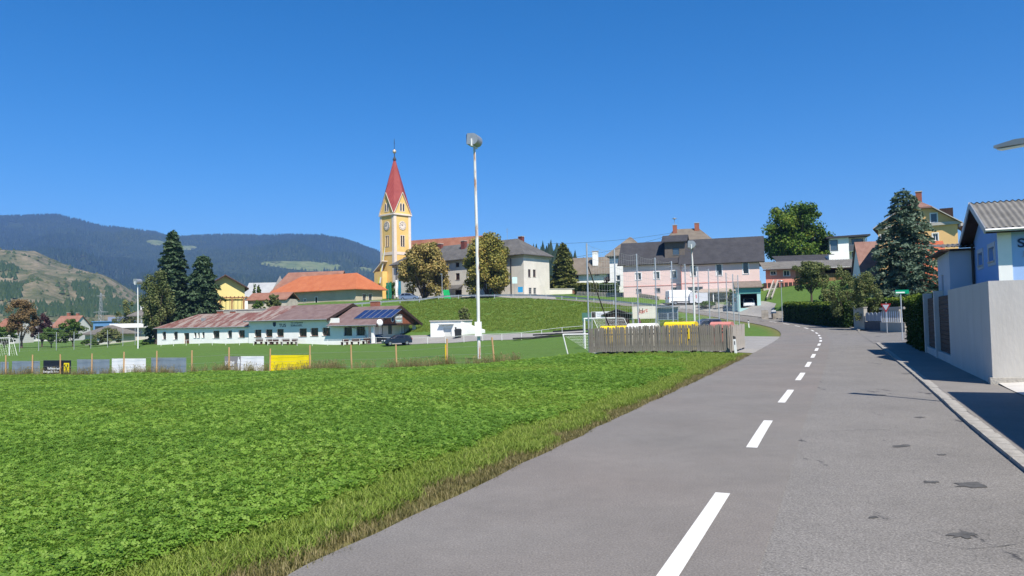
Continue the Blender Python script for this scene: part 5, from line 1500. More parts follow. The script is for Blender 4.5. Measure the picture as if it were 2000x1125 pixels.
# lower wing behind
z_a = 4.35
bw.face((-.9, Db2 + .02), (.9, Db2 + .02), 0, z_a, PALEB); bw.face((-.9, Db2 + 4.2), (-.9, Db2 + .02), 0, z_a, PALEB, [dict(r=(1.3, 2.0, 2.3, 3.4), frame=WHITE_T)]); bw.face((.9, Db2 + .02), (.9, Db2 + 4.2), 0, z_a, PALEB)
corrugated('roof', -1.25, 1.3, Db2 - .25, Db2 + 4.5, z_a + .08, z_a + .55, .19, .03, CORR, bw.e, 3)
bw.box('eaves_board', -1.22, 1.28, Db2 - .2, Db2 + 4.4, z_a - .08, z_a + .0, DARKWOOD)
bw.chimney(.1, Db2 + 2.0, z_a + .2, z_a + 1.1, .5, .5)
# ================================================================ fences, nets, street furniture
def g3(px, py, Y):
    x, y, _ = W(px, py, Y)
    return x, y, gz(x, y)
STEEL = mat('galvanised_pole', (.50, .52, .54), .45, .12, 2, metal=.5)
RUSTY = mat('rusty_white_pole', (.70, .70, .68), .6, .03, 1.6, col2=(.33, .15, .07), stretch=(2.5, 2.5, .22), detail=8, lo=.53, hi=.6)
WPAINT = mat('white_paint_metal', (.78, .79, .78), .45, .05, 2)
POSTW = mat('pale_post_wood', (.48, .30, .15), .85, .2, 3, stretch=(8, 8, .6))
WIRE = mat('wire', (.35, .36, .36), .5, .1, 2, metal=.4)
# ---------------------------------------------------------------- field fence with advertising boards
fpx = [-105, -45, 11.5, 63, 118, 179, 241, 306, 374.5, 447, 526.5, 605, 687, 775, 873, 967]
fd = (FENCE_B - FENCE_A) / np.linalg.norm(FENCE_B - FENCE_A)
def fence_pt(px, py=700):
    a, _ = ray(px, py)
    u = (a * FENCE_A[1] - FENCE_A[0]) / (fd[0] - a * fd[1])
    return FENCE_A + fd * u, u
ftop = {967: 665, 873: 668.5, 775: 671, 687: 675, 605: 678}
ff = thing('field_fence', 'wire fence on pale wooden posts between the clover and the football pitch', 'fence')
tops = []
for px in fpx:
    P, u = fence_pt(px)
    g = gz(P[0], P[1])
    ln = random.uniform(-.05, .05); ln2 = random.uniform(-.06, .06)
    if px == 967: ln = -.17
    hgt = random.uniform(1.62, 1.75)
    tops.append((P[0], P[1], g))
    MB().tube([(P[0], P[1], g - .4), (P[0] + ln, P[1] + ln2, g + hgt)], [.055, .05], 8).build('post', POSTW, ff)
for hz_ in (1.22, .75, .3):
    for a, b in zip(tops[:-1], tops[1:]):
        mid = ((a[0] + b[0]) / 2, (a[1] + b[1]) / 2, (a[2] + b[2]) / 2 + hz_ - .02)
        MB().tube([(a[0], a[1], a[2] + hz_), mid, (b[0], b[1], b[2] + hz_)], .005, 4, cap=False).build('wire', WIRE, ff)
yp = g3(871, 700, 49); mb = MB().tube([(0, 0, -.3), (0, 0, 1.45)], .06, 10)
o = mb.build('marker_post', mat('yellow_plastic', (.75, .50, .02), .5, .05, 2), loc=yp); tag(o, 'yellow plastic marker post beside the fence near the floodlight', 'post')
BG = mat('board_grey_blue', (.20, .25, .31), .6, .12, 1.5)
BLK = mat('board_black', (.014, .017, .03), .5, .15, 1)
YELB = mat('board_yellow', (.85, .68, .01), .5, .04, 1)
WHB = mat('board_white', (.78, .79, .82), .5, .03, 1)
GRB = mat('board_grey', (.24, .235, .245), .5, .06, 1)
rzf = math.atan2(fd[1], fd[0])
def board(px0, px1, top, bot, m, label):
    """flat advertising board fixed on the pitch side of the fence posts, facing the road"""
    A, ua = fence_pt(px0); B, ub = fence_pt(px1)
    L = ub - ua
    _, e1 = ray(px0, top); _, e0 = ray(px0, bot)
    zt = EYE + e1 * A[1]; zb_ = EYE + e0 * A[1]
    n = np.array([-fd[1], fd[0]])
    _, e2 = ray(px1, top - (px1 - px0) * .021)
    o = thing('advertising_board', label, 'board', (A[0] + n[0] * .1, A[1] + n[1] * .1, zb_ - .25), rzf)
    H = zt - zb_ + .25
    mb = MB()
    nseg = 6
    for i in range(nseg + 1):
        x = L * i / nseg; bow = .02 * math.sin(i * 2.1)
        mb.v += [(x, bow, -.15), (x, bow + .012, H), (x, bow + .02, -.15), (x, bow + .03, H)]
    for i in range(nseg):
        k = 4 * i
        mb.f += [(k, k + 4, k + 5, k + 1), (k + 2, k + 3, k + 7, k + 6), (k + 1, k + 5, k + 7, k + 3)]
    mb.f += [(0, 1, 3, 2), (4 * nseg, 4 * nseg + 2, 4 * nseg + 3, 4 * nseg + 1)]
    mb.build('panel', m, o)
    return o, L, H
board(-60, -4, 710, 736, BG, 'faded grey-blue advertising board at the left end of the field fence')
board(-2, 14, 707, 735, BG, 'narrow grey-blue advertising board left of the second fence post')
board(21, 75, 705.5, 734, BG, 'faded grey-blue advertising board between goal and black bank board')
o, L, H = board(82, 136, 704, 729, BLK, 'black bank advertising board with white lettering and yellow cross emblem')
text_mesh('lettering', 'Raiffeisenbank', .235, WHB, o, (L * .17, -.02, H * .44), (math.pi / 2, 0, 0), .004, .006, 1.02)
text_mesh('lettering', 'Liesingtal-St. Stefan', .235, WHB, o, (L * .01, -.02, H * .24), (math.pi / 2, 0, 0), .004, .006, .92)
em = MB().box(L * .76, L * .95, -.022, -.012, H * .26, H * .84).build('emblem', YELB, o)
cx, cz = L * .855, H * .52
MB().bar((cx - .15, -.028, cz - .3), (cx + .17, -.028, cz + .28), .01, .06, up=(0, 1, 0)).bar((cx + .15, -.03, cz - .3), (cx - .17, -.03, cz + .28), .01, .06, up=(0, 1, 0)).bar((cx - .2, -.032, cz + .16), (cx - .1, -.032, cz + .3), .01, .1, up=(0, 1, 0)).bar((cx + .2, -.034, cz + .16), (cx + .1, -.034, cz + .3), .01, .1, up=(0, 1, 0)).build('cross', BLK, em)
board(148, 211, 702, 731, BG, 'grey-blue advertising board with dry weeds between black and white boards')
board(216, 282, 700.5, 730, WHB, 'plain white advertising board between two grey-blue boards')
board(293, 361, 699, 727, BG, 'grey-blue advertising board right of the plain white board')
o, L, H = board(437, 513, 696, 727, WHB, 'white and grey advertising board lettered HEIM VORTEIL')
pn = MB().box(.0, L * .42, -.02, -.008, H * .22, H * 1.0).build('grey_field', GRB, o)
text_mesh('lettering', 'HEIM', .42, WHB, pn, (L * .02, -.025, H * .52), (math.pi / 2, 0, 0), .004, .016, .82)
text_mesh('lettering', 'VORTEIL', .26, WHB, pn, (L * .02, -.025, H * .3), (math.pi / 2, 0, 0), .004, .008, .78)
fig = MB().prism([(-.05, 0), (.05, .0), (.07, .35), (.14, .5), (.1, .72), (.03, .78), (.04, .9), (-.03, .9), (-.04, .76), (-.1, .55), (-.05, .35)], 'y', -.03, -.022).build('printed_figure', WHB, pn)
fig.location = (L * .365, 0, H * .28)
board(526, 605, 694, 723, YELB, 'bright yellow advertising board stretched between two fence posts')
# ---------------------------------------------------------------- floodlight masts
def floodlight(px, base_py, top_py, Y, label, m, r, boxed=True):
    x, y, g = g3(px, base_py, Y)
    zt = W(px, top_py, Y)[2]
    o = thing('floodlight_mast', label, 'floodlight', (x, y, g))
    H = zt - g
    MB().tube([(0, 0, -.5), (0, 0, H * .55), (-.06, 0, H)], [r, r * .95, r * .7], 12).build('mast', m, o)
    hd = MB()
    prof = [(-.42, -.02), (.12, -.1)] + [(.1 + .4 * math.cos(t), .34 + .44 * math.sin(t)) for t in np.linspace(-1.2, 1.5, 9)] + [(-.36, .8)]
    hd.prism(prof, 'x', -.56, .56)
    h_ = hd.build('lamp_housing', GREY_M, o); h_.location = (-.08, 0, H + .18); h_.rotation_euler = (math.radians(0), 0, math.radians(-107))
    MB().box(-.5, .5, -.45, -.35, 0, .72).build('lamp_glass', GLASS, h_)
    MB().box(-.64, .64, -.05, .07, -.2, -.13).box(-.64, -.58, -.04, .05, -.13, .35).box(.58, .64, -.04, .05, -.13, .35).build('bracket', WPAINT, h_)
    if boxed:
        MB().box(-.28, .24, -.34, -.13, 1.75, 2.85).build('switch_box', WPAINT, o)
    return o
floodlight(936, 702, 287, 58, 'tall rusty white floodlight mast at the near edge of the pitch', RUSTY, .13)
floodlight(269.5, 680, 556, 128, 'slim white floodlight mast at the far left beside the clubhouse', WPAINT, .10, False)
floodlight(1357, 640, 486, 92, 'rust-streaked floodlight mast in front of the pink house', RUSTY, .12, False)
# ---------------------------------------------------------------- white railing along the pitch
rl = thing('pitch_railing', 'low white tubular railing along the clubhouse side of the pitch', 'railing')
ra = np.array(W(314.5, 679, 131)[:2]); rb = np.array(W(737, 669, 112.8)[:2])
rdir = (rb - ra) / np.linalg.norm(rb - ra)
rpts = []
k = 0
while True:
    P = ra + rdir * (2.95 * k)
    if P[0] > 9.5: break
    rpts.append(P); k += 1
prev = None
for P in rpts:
    g = gz(*P)
    MB().tube([(P[0], P[1], g - .2), (P[0], P[1], g + .95)], .035, 6).build('post', WPAINT, rl)
    if prev is not None:
        MB().tube([(prev[0], prev[1], prev[2] + .93), (P[0], P[1], g + .93)], .028, 6, cap=False).build('rail', WPAINT, rl)
    prev = (P[0], P[1], g)
# benches against the clubhouse wall
BLAB = ['dark bench under the leftmost red-framed clubhouse window', 'short dark bench, second of the five below the red-framed windows', 'dark bench below the second red-framed clubhouse window', 'long dark bench below the club lettering', 'narrow dark bench at the end of the row below the club lettering',
        'dark bench left of the first barred clubhouse window', 'long dark bench between the two barred clubhouse windows', 'dark bench below the right barred clubhouse window']
BENCHW = mat('bench_wood', (.09, .05, .04), .8, .25, 3)
for i, (px0, px1) in enumerate(((495, 509), (517, 526), (529, 539), (546, 561), (569, 574), (665, 676), (683, 700), (707, 718))):
    xa = ch.uz((0, -2), (9, -2), px0, 668)[0]; xb = ch.uz((0, -2), (9, -2), px1, 668)[0]
    w = ch.world((xa + xb) / 2, -1.7); Lb_ = max(xb - xa, 1.2)
    g = gz(w.x, w.y)
    b_ = thing('bench', BLAB[i], 'bench', (w.x, w.y, g), math.atan2(-.423, .906), 'benches along the clubhouse')
    MB().box(-Lb_ / 2, Lb_ / 2, -.25, .2, .42, .48).build('seat', BENCHW, b_)
    MB().box(-Lb_ / 2, Lb_ / 2, .2, .25, .55, .95).build('backrest', BENCHW, b_)
    for sx in (-1, 1):
        MB().box(sx * Lb_ * .4 - .05, sx * Lb_ * .4 + .05, -.2, .24, 0, .42).build('leg', BENCHW, b_)
# ---------------------------------------------------------------- ball-stop net on tall poles
npx = [1148.8, 1202.7, 1246, 1281.9, 1313.9, 1340, 1365, 1385.6, 1404, 1420, 1433, 1443]
NA = np.array(W(1150, 690, 42)[:2]); NB = np.array(W(1443, 630, 78)[:2])
nd = (NB - NA) / np.linalg.norm(NB - NA)
ns = thing('ball_net', 'tall ball-stop net on slim steel poles behind the goal', 'net')
ptops = []
for px in npx:
    a, _ = ray(px, 600)
    u = (a * NA[1] - NA[0]) / (nd[0] - a * nd[1])
    P = NA + nd * u
    g = gz(*P)
    ptops.append((P[0], P[1], g))
    MB().tube([(P[0], P[1], g - .3), (P[0], P[1], 6.1)], .045, 8).build('pole', STEEL, ns)
NETM = mat('net_cord', (.38, .42, .42), .7, .1, 2)
net = MB()
for a, b in zip(ptops[:-1], ptops[1:]):
    A, B = Vector(a), Vector(b)
    for k in range(17):
        z = 6.05 - .345 * k
        sag = .16 * (1 - k / 20)
        pts = [(A.x, A.y, z), (A.x * .75 + B.x * .25, A.y * .75 + B.y * .25, z - sag * .75), ((A.x + B.x) / 2, (A.y + B.y) / 2, z - sag), (A.x * .25 + B.x * .75, A.y * .25 + B.y * .75, z - sag * .75), (B.x, B.y, z)]
        net.tube(pts, .006, 3, cap=False)
    n = 10
    for k in range(1, n):
        f = k / n; q = A.lerp(B, f)
        net.tube([(q.x, q.y, max(a[2], .2) + .2), (q.x, q.y, 6.05 - .16 * 4 * f * (1 - f))], .0035, 3, cap=False)
o = net.build('net', NETM, ns, fix=False); tag(o, kind='stuff')
sy = g3(1188, 640, 46)
MB().tube([(NA[0] + .1, NA[1] + .1, 4.8), (*(NA + nd * 3.2 + np.array([nd[1], -nd[0]]) * .5), 0.0)], .035, 6).build('stay', DARK_F, ns)
# ---------------------------------------------------------------- goals
def goal(A, d, g, label, w=7.32, h=2.44, depth=1.9):
    o = thing('football_goal', label, 'goal', (A[0], A[1], g), math.atan2(d[1], d[0]))
    for x in (0, w):
        MB().tube([(x, 0, -.2), (x, 0, h)], .06, 10).build('post', WPAINT, o)
    MB().tube([(-.06, 0, h), (w + .06, 0, h)], .06, 10).build('crossbar', WPAINT, o)
    for x in (0, w):
        MB().tube([(x, 0, h - .02), (x, -.8, h - .05), (x, -depth, 0)], .025, 6).build('stanchion', WPAINT, o)
    nm = MB()
    for k in range(13):
        f = k / 12
        y_, z_ = (-.8 * f / .35, h) if f < .35 else (-.8 - (depth - .8) * (f - .35) / .65, h * (1 - (f - .35) / .65))
        nm.tube([(0, y_, z_ + .02), (w, y_, z_ + .02)], .006, 3, cap=False)
    for k in range(25):
        x = w * k / 24
        nm.tube([(x, 0, h), (x, -.8, h), (x, -depth, 0)], .006, 3, cap=False)
    n_ = nm.build('net', WPAINT, o, fix=False); tag(n_, kind='stuff')
    return o
P = np.array(W(1143, 688, 62)[:2])
goal(P, nd, gz(*P), 'white football goal behind the picket enclosure')
P = np.array(W(18, 697, 105)[:2]) - nd * 7.32
goal(P, -np.array(nd) * -1, gz(*P), 'white football goal at the far left end of the pitch')
# training goal leaning
P = W(1110, 697, 50)
tg = thing('training_goal', 'small white training goal with net leaning beside the picket enclosure', 'goal', (P[0], P[1], gz(P[0], P[1])), math.atan2(nd[1], nd[0]))
a_, b_ = (0, 0, 0), (-.35, .2, 1.45)
MB().tube([a_, b_], .045, 8).build('post', WPAINT, tg); MB().tube([(2.4, -1.0, 0), (2.1, -.8, 1.4)], .045, 8).build('post', WPAINT, tg)
MB().tube([b_, (2.1, -.8, 1.4)], .04, 8).build('crossbar', WPAINT, tg)
nm = MB()
for k in range(14):
    f = k / 13
    p0 = Vector(b_).lerp(Vector((2.1, -.8, 1.4)), f); p1 = Vector((.9, -1.6, 0)).lerp(Vector((2.9, -2.0, 0)), f)
    nm.tube([p0, p1], .006, 3, cap=False)
for k in range(9):
    f = k / 8
    nm.tube([Vector(b_).lerp(Vector((.9, -1.6, 0)), f), Vector((2.1, -.8, 1.4)).lerp(Vector((2.9, -2.0, 0)), f)], .006, 3, cap=False)
n_ = nm.build('net', WPAINT, tg, fix=False); tag(n_, kind='stuff')
# mesh fence at the far left behind the goal
mf = thing('mesh_fence', 'grey mesh fence on steel posts at the far left end of the pitch', 'fence')
lp = None
for px, py, Y in ((38, 690, 128), (75.5, 689, 130), (110, 687, 132), (144.5, 686, 134), (177.5, 684.5, 136), (210, 680, 138), (240, 677, 140), (264, 674, 142)):
    x, y, g = g3(px, py, Y)
    MB().tube([(x, y, g - .2), (x, y, g + 3.2)], .05, 6).build('post', STEEL, mf)
    if lp:
        mm_ = MB()
        for k in range(9):
            mm_.tube([(lp[0], lp[1], lp[2] + .1 + .38 * k), (x, y, g + .1 + .38 * k)], .008, 3, cap=False)
        o = mm_.build('mesh', WIRE, mf, fix=False); tag(o, kind='stuff')
    lp = (x, y, g)
# ---------------------------------------------------------------- guard rail of the upper road
gr = thing('guard_rail', 'grey steel guard rail on posts along the upper road above the bank', 'guard rail')
sel = np.where((RS > S0 + 116) & (RC[:, 0] > -10))[0]
prev = None
rail_pts = [(RC[i, :2] - RN[i] * (float(rhalf(RS[i])[0]) + .35), RC[i, 2]) for i in sel[::8]]
for k in range(1, 10):
    q_ = rail_pts[-1][0] + np.array([-3.85, .9 - .04 * k]); rail_pts.append((q_, gz(*q_)))
for P, g in rail_pts:
    MB().box(-.06, .06, -.05, .05, -.6, .72).build('post', STEEL, gr, loc=(P[0], P[1], g))
    cur = Vector((P[0], P[1], g + .6))
    if prev is not None:
        d = (cur - prev); t = d.normalized(); nrm_ = Vector((t.y, -t.x, 0)).normalized()
        mb = MB()
        prof = [(0, -.15), (.06, -.11), (.06, -.05), (0, 0), (.06, .05), (.06, .11), (0, .15)]
        for q in (prev, cur):
            for a_, z_ in prof:
                mb.v.append(tuple(q + nrm_ * (.08 + a_) + Vector((0, 0, z_))))
        mb.f = [(k, k + 1, k + 8, k + 7) for k in range(6)]
        mb.build('rail', STEEL, gr, fix=False)
    prev = cur
# ---------------------------------------------------------------- picket enclosure with recycling containers
PICK = mat('grey_weathered_wood', (.15, .125, .10), .9, .3, 5, stretch=(12, 12, .5), col2=(.32, .285, .245))
PICK_L = mat('pale_weathered_wood', (.40, .37, .33), .9, .2, 5, stretch=(12, 12, .5))
pe = thing('picket_enclosure', 'weathered grey picket fence enclosing the recycling containers by the road', 'fence')
PA = Vector(W(1152, 694, 42)[:2]); PB = Vector(W(1427, 688, 38.5)[:2]); PC = Vector(W(1455, 680, 42.8)[:2])
picks = MB().prism([(-.05, .12), (.05, .12), (.05, 1.40), (.022, 1.46), (-.022, 1.46), (-.05, 1.40)], 'y', -.012, .012).mesh('picket', PICK)
picks_l = MB().prism([(-.055, .12), (.055, .12), (.055, 1.42), (-.055, 1.42)], 'y', -.012, .012).mesh('picket', PICK_L)
def pickets(A, B, me, step):
    L = (B - A).length; t = (B - A) / L; n = int(L / step)
    for k in range(n + 1):
        p = A + t * (L * k / n)
        o = bpy.data.objects.new('picket', me); link(o, pe)
        o.location = (p.x, p.y, gz(p.x, p.y) + random.uniform(-.02, .03)); o.rotation_euler = (random.uniform(-.02, .02), random.uniform(-.02, .02), math.atan2(t.y, t.x)); o.scale = (random.uniform(.85, 1.1), 1, random.uniform(.98, 1.03))
    for hz_ in (.4, 1.1):
        n_ = Vector((-t.y, t.x)) * .05
        MB().bar((A.x + n_.x, A.y + n_.y, gz(A.x, A.y) + hz_), (B.x + n_.x, B.y + n_.y, gz(B.x, B.y) + hz_), .05, .09).build('rail', PICK, pe)
    m_ = int(L / 1.9) + 1
    for k in range(m_ + 1):
        p = A + t * (L * k / m_) + Vector((-t.y, t.x)) * .1
        MB().box(-.05, .05, -.05, .05, -.3, 1.3).build('post', PICK, pe, loc=(p.x, p.y, gz(p.x, p.y)))
pickets(PA, PB, picks, .105)
pickets(PB, PC, picks_l, .118)
PD = PA + (PC - PB)
t_ = (PB - PA).normalized(); back = Vector((-t_.y, t_.x))
def container(u0, u1, m, label, h=1.5, off=.45):
    A = PA + t_ * u0 + back * off; w = u1 - u0
    g = gz(A.x, A.y)
    o = thing('recycling_container', label, 'container', (A.x, A.y, g), math.atan2(t_.y, t_.x))
    b = MB().prism([(.06, .15), (w - .06, .15), (w, 1.3), (0, 1.3)], 'y', 0.02, 1.0).build('body', m, o)
    pr = [(-.02, 1.3), (1.04, 1.3), (1.0, h), (.75, h + .12), (.28, h + .12), (.02, h)]
    MB().prism(pr, 'x', -.03, w + .03).build('lid', m, o)
    for sx in (.15, w - .15):
        for sy_ in (.15, .85):
            MB().tube([(sx, sy_ - .04, .09), (sx, sy_ + .04, .09)], .09, 10).build('wheel', DARK_F, o)
    for k in range(int(w / .15)):
        MB().box(.08 + k * .15, .11 + k * .15, -.015, .02, .9, 1.29).build('rib', m, o)
PLY = mat('plastic_yellow', (.78, .55, .02), .45, .05, 2); PLW = mat('plastic_white', (.78, .77, .72), .45, .05, 2); PLR = mat('plastic_red', (.5, .2, .17), .5, .08, 2)
Lt = (PB - PA).length
def fu_(px):
    a, _ = ray(px, 660); A = PA + back * .45
    return (a * A.y - A.x) / (t_.x - a * t_.y)
container(fu_(1172), fu_(1223.5), PLY, 'yellow recycling container at the goal end of the picket enclosure', 1.42)
container(fu_(1225.5), fu_(1277), PLW, 'white recycling container between the two yellow ones', 1.48)
container(fu_(1298), fu_(1355), PLY, 'yellow recycling container in the middle of the picket enclosure', 1.52)
container(fu_(1388), fu_(1426), PLR, 'faded red recycling container at the road end of the enclosure', 1.5)
MB().box(-.03, .03, -.03, .0, .75, 1.3).build('yellow_strip', PLY, pe, loc=(*(PA + t_ * fu_(1350) - back * .02), gz(*(PA + t_ * fu_(1350)))))
# ---------------------------------------------------------------- delineator posts
for (px, py, Y, lab) in ((1437.5, 691, 38, 'white plastic roadside delineator post at the picket corner'), (1463, 636, 88, 'white plastic roadside delineator post at the lay-by grass tip')):
    x, y, g = g3(px, py, Y)
    o = thing('delineator_post', lab, 'post', (x, y, g), math.atan2(-.4, .917))
    MB().prism([(-.06, -.2), (.06, -.2), (.06, .76), (-.06, .76)], 'y', -.05, .05).build('body', WPAINT, o)
    MB().prism([(-.062, .762), (.062, .762), (.062, .88), (-.062, .93)], 'y', -.052, .052).build('cap', DARK_F, o)
    MB().box(-.022, .022, -.058, -.049, .48, .66).build('reflector', DARK_F, o)
    o.rotation_euler = (0, math.radians(-4), math.atan2(-.4, .917))
# ---------------------------------------------------------------- right side: walls, timber fence, lamp
WALLC = mat('exposed_concrete', (.455, .445, .42), .9, .05, .8, bump=.35, bscale=10, detail=10, stretch=(1.3, 1.3, .5), col2=(.51, .50, .475))
n_r = R_Nr; t_r = R_T
WC = Vector((11.98, 19.05))                       # front corner of the concrete wall
cw = thing('concrete_wall', 'tall exposed concrete retaining wall at the corner of the driveway', 'wall', (WC.x, WC.y, 0), math.atan2(t_r.y, t_r.x))
# local x along the road, y to the left of it (towards the road); the wall body lies at negative y
HW = 2.64
xw = 8.1
edges = [0, 1.28, 2.62, 3.95, 5.3, 6.7, xw]
for a_, b_ in zip(edges[:-1], edges[1:]):
    MB().box(a_ + (.004 if a_ else 0), b_ - .004, -.28, 0, -.3, HW).build('panel', WALLC, cw)
ed2 = [.28, 1.55, 2.9, 4.2, 6.0]
for a_, b_ in zip(ed2[:-1], ed2[1:]):
    MB().box(.0, .26, -b_ + .004, -a_ - (.004 if a_ > .3 else 0.0), -.3, HW).build('panel', WALLC, cw)
MB().box(-.06, .262, -6.0, .06, -.3, .22).build('footing', mat('rough_footing', (.42, .4, .36), .95, .2, 3, bump=.8, bscale=20), cw)
for k in range(6):
    for zz in (.65, 1.9):
        MB().tube([(-.012, -.9 - k * .66, zz), (.0, -.9 - k * .66, zz)], .022, 8).build('tie_hole', DARK_F, cw)
tf = thing('timber_panel_fence', 'dark timber panel fence between concrete posts beyond the concrete wall', 'fence', (WC.x, WC.y, 0), math.atan2(t_r.y, t_r.x))
BOARDD = mat('dark_boards', (.045, .032, .026), .8, .35, 3, stretch=(.6, 5, 5))
px_posts = [xw + .14, 12.3, 16.6]
for x_ in px_posts[1:]:
    MB().box(x_ - .16, x_ + .16, -.3, .04, -.3, 2.72).build('post', WALLC, tf)
for a_, b_ in ((xw + .02, 12.14), (12.46, 16.44)):
    MB().box(a_, b_, -.25, -.02, -.3, .34).build('plinth', WALLC, tf)
    nbd = 13
    for k in range(nbd):
        z0_ = .36 + (2.5 - .36) * k / nbd; z1_ = .36 + (2.5 - .36) * (k + 1) / nbd - .012
        MB().box(a_ + .01, b_ - .01, -.17 - .01 * (k % 2), -.12 + random.uniform(-.006, .006), z0_, z1_).build('board', BOARDD, tf)
# near wall of the neighbouring plot, its shade falls across the pavement
NWc = Vector((10.85, 15.55))
nw = thing('plot_wall', 'tall concrete wall of the neighbouring plot on the near side of the driveway', 'wall', (NWc.x, NWc.y, 0), math.atan2(t_r.y, t_r.x))
for k in range(9):
    MB().box(-1.6 * (k + 1) + .004, -1.6 * k - .004, -.3, 0, -.3, 3.0).build('panel', WALLC, nw)
MB().box(-.3, .002, -7, -.302, -.3, 3.0).build('panel', WALLC, nw)
# street lamp
lb = Vector((10.0, 14.12)) + Vector((-.917, .4)) * .02
sl = thing('street_lamp', 'grey street lamp with flat head reaching over the pavement on the right', 'street lamp', (lb.x, lb.y, 0.05))
MB().tube([(0, 0, -.3), (0, 0, 1.2), (0, 0, 5.05)], [.07, .06, .045], 10).build('pole', STEEL, sl)
tip = Vector(W(1947, 287, 14.75)) - Vector((lb.x, lb.y, .05))
dv = Vector((tip.x, tip.y, 0)); 
MB().tube([(0, 0, 5.0), (dv.x * .15, dv.y * .15, 5.08)], .035, 8).build('arm', STEEL, sl)
ang = math.atan2(dv.y, dv.x); Lhd = dv.length
o = MB().prism([(.05, .0), (Lhd, .02), (Lhd, .07), (Lhd * .5, .12), (.05, .10)], 'y', -.14, .14).build('lamp_head', mat('lamp_grey', (.38, .385, .39), .5, .1, 2, metal=.3), sl)
o.location = (0, 0, tip.z - .06); o.rotation_euler = (0, 0, ang)
MB().box(Lhd * .3, Lhd * .95, -.1, .1, -.015, -.002).build('lamp_glass', WPAINT, o)
# ---------------------------------------------------------------- garden wall and balustrade at the side street
GW = mat('old_white_wall', (.50, .47, .41), .95, .15, .9, bump=.4, bscale=9, col2=(.40, .36, .29))
A = Vector(W(1668, 637, 74)[:2]); B = Vector(W(1757, 650, 62)[:2])
gw = thing('villa_wall', 'old pale garden wall with metal fan railing at the side street corner', 'wall', (A.x, A.y, .35), math.atan2((B - A).y, (B - A).x))
Lg_ = (B - A).length
hz0 = 2.05
MB().box(0, Lg_ * .26, 0, .3, -.6, hz0).build('wall', GW, gw)
MB().box(Lg_ * .262, Lg_ * .62, 0.02, .28, -.6, .75).build('wall', mat('plinth_dark', (.07, .075, .09), .9, .2, 1), gw)
MB().box(Lg_ * .262, Lg_ * .62, 1.6, 1.85, -.6, hz0).build('wall', GW, gw)
MB().box(Lg_ * .622, Lg_ + 1.2, 0, .3, -.6, .72).build('wall', GW, gw)
MB().box(Lg_ * .622, Lg_ + 1.2, -.04, .34, hz0 - .25, hz0 - .06).build('coping', GW, gw)
MB().box(-.05, Lg_ * .26 + .05, -.05, .35, hz0, hz0 + .07).build('coping', GW, gw)
FAN = mat('railing_grey_blue', (.25, .28, .33), .6, .1, 2)
for k in range(4):
    x0_ = Lg_ * (.265 + .088 * k); x1_ = x0_ + Lg_ * .084; xm_2 = (x0_ + x1_) / 2; r_ = (x1_ - x0_) / 2
    poly = [(x0_, .8), (x1_, .8), (x1_, 1.35)] + [(xm_2 + r_ * math.cos(th), 1.35 + r_ * .5 * math.sin(th)) for th in np.linspace(.2, math.pi - .2, 7)] + [(x0_, 1.35)]
    MB().prism(poly, 'y', .12, .16).build('fan_panel', FAN, gw)
PB_ = mat('picket_white', (.6, .63, .68), .6, .08, 2)
for k in range(11):
    x_ = Lg_ * .64 + k * (Lg_ * .36 + .9) / 11
    MB().prism([(x_, .74), (x_ + .13, .74), (x_ + .13, 1.55), (x_ + .065, 1.68), (x_, 1.55)], 'y', .05, .08).build('picket', PB_, gw)
# give way sign seen edge-on and street name sign
x, y, g = g3(1733, 652, 62)
gs = thing('give_way_sign', 'give way triangle sign on a grey post at the side street', 'sign', (x, y, g), math.radians(-52))
MB().tube([(0, 0, -.2), (0, 0, 2.55)], .035, 8).build('post', STEEL, gs)
zs_t = W(1733, 593, 62)[2] - g
MB().prism([(-.42, zs_t), (.42, zs_t), (0, zs_t - .74)], 'y', -.06, -.045).build('sign_face', mat('sign_red', (.6, .04, .04), .4, .05, 2), gs)
MB().prism([(-.27, zs_t - .09), (.27, zs_t - .09), (0, zs_t - .55)], 'y', -.068, -.061).build('sign_field', WPAINT, gs)
x, y, g = g3(1763, 668, 46.5)
sn = thing('street_name_sign', 'green street name sign on a grey post above the near hedge', 'sign', (x, y, g), math.radians(-14))
zt = W(1763, 570, 46.5)[2] - g
MB().tube([(0, 0, -.2), (0, 0, zt)], .035, 8).build('post', STEEL, sn)
MB().box(-.30, .46, -.06, -.04, zt - .12, zt + .12).build('name_plate', mat('sign_green', (.0, .27, .14), .4, .05, 2), sn)
MB().box(-.28, .22, -.066, -.061, zt - .075, zt - .0).build('name_panel', WPAINT, sn)
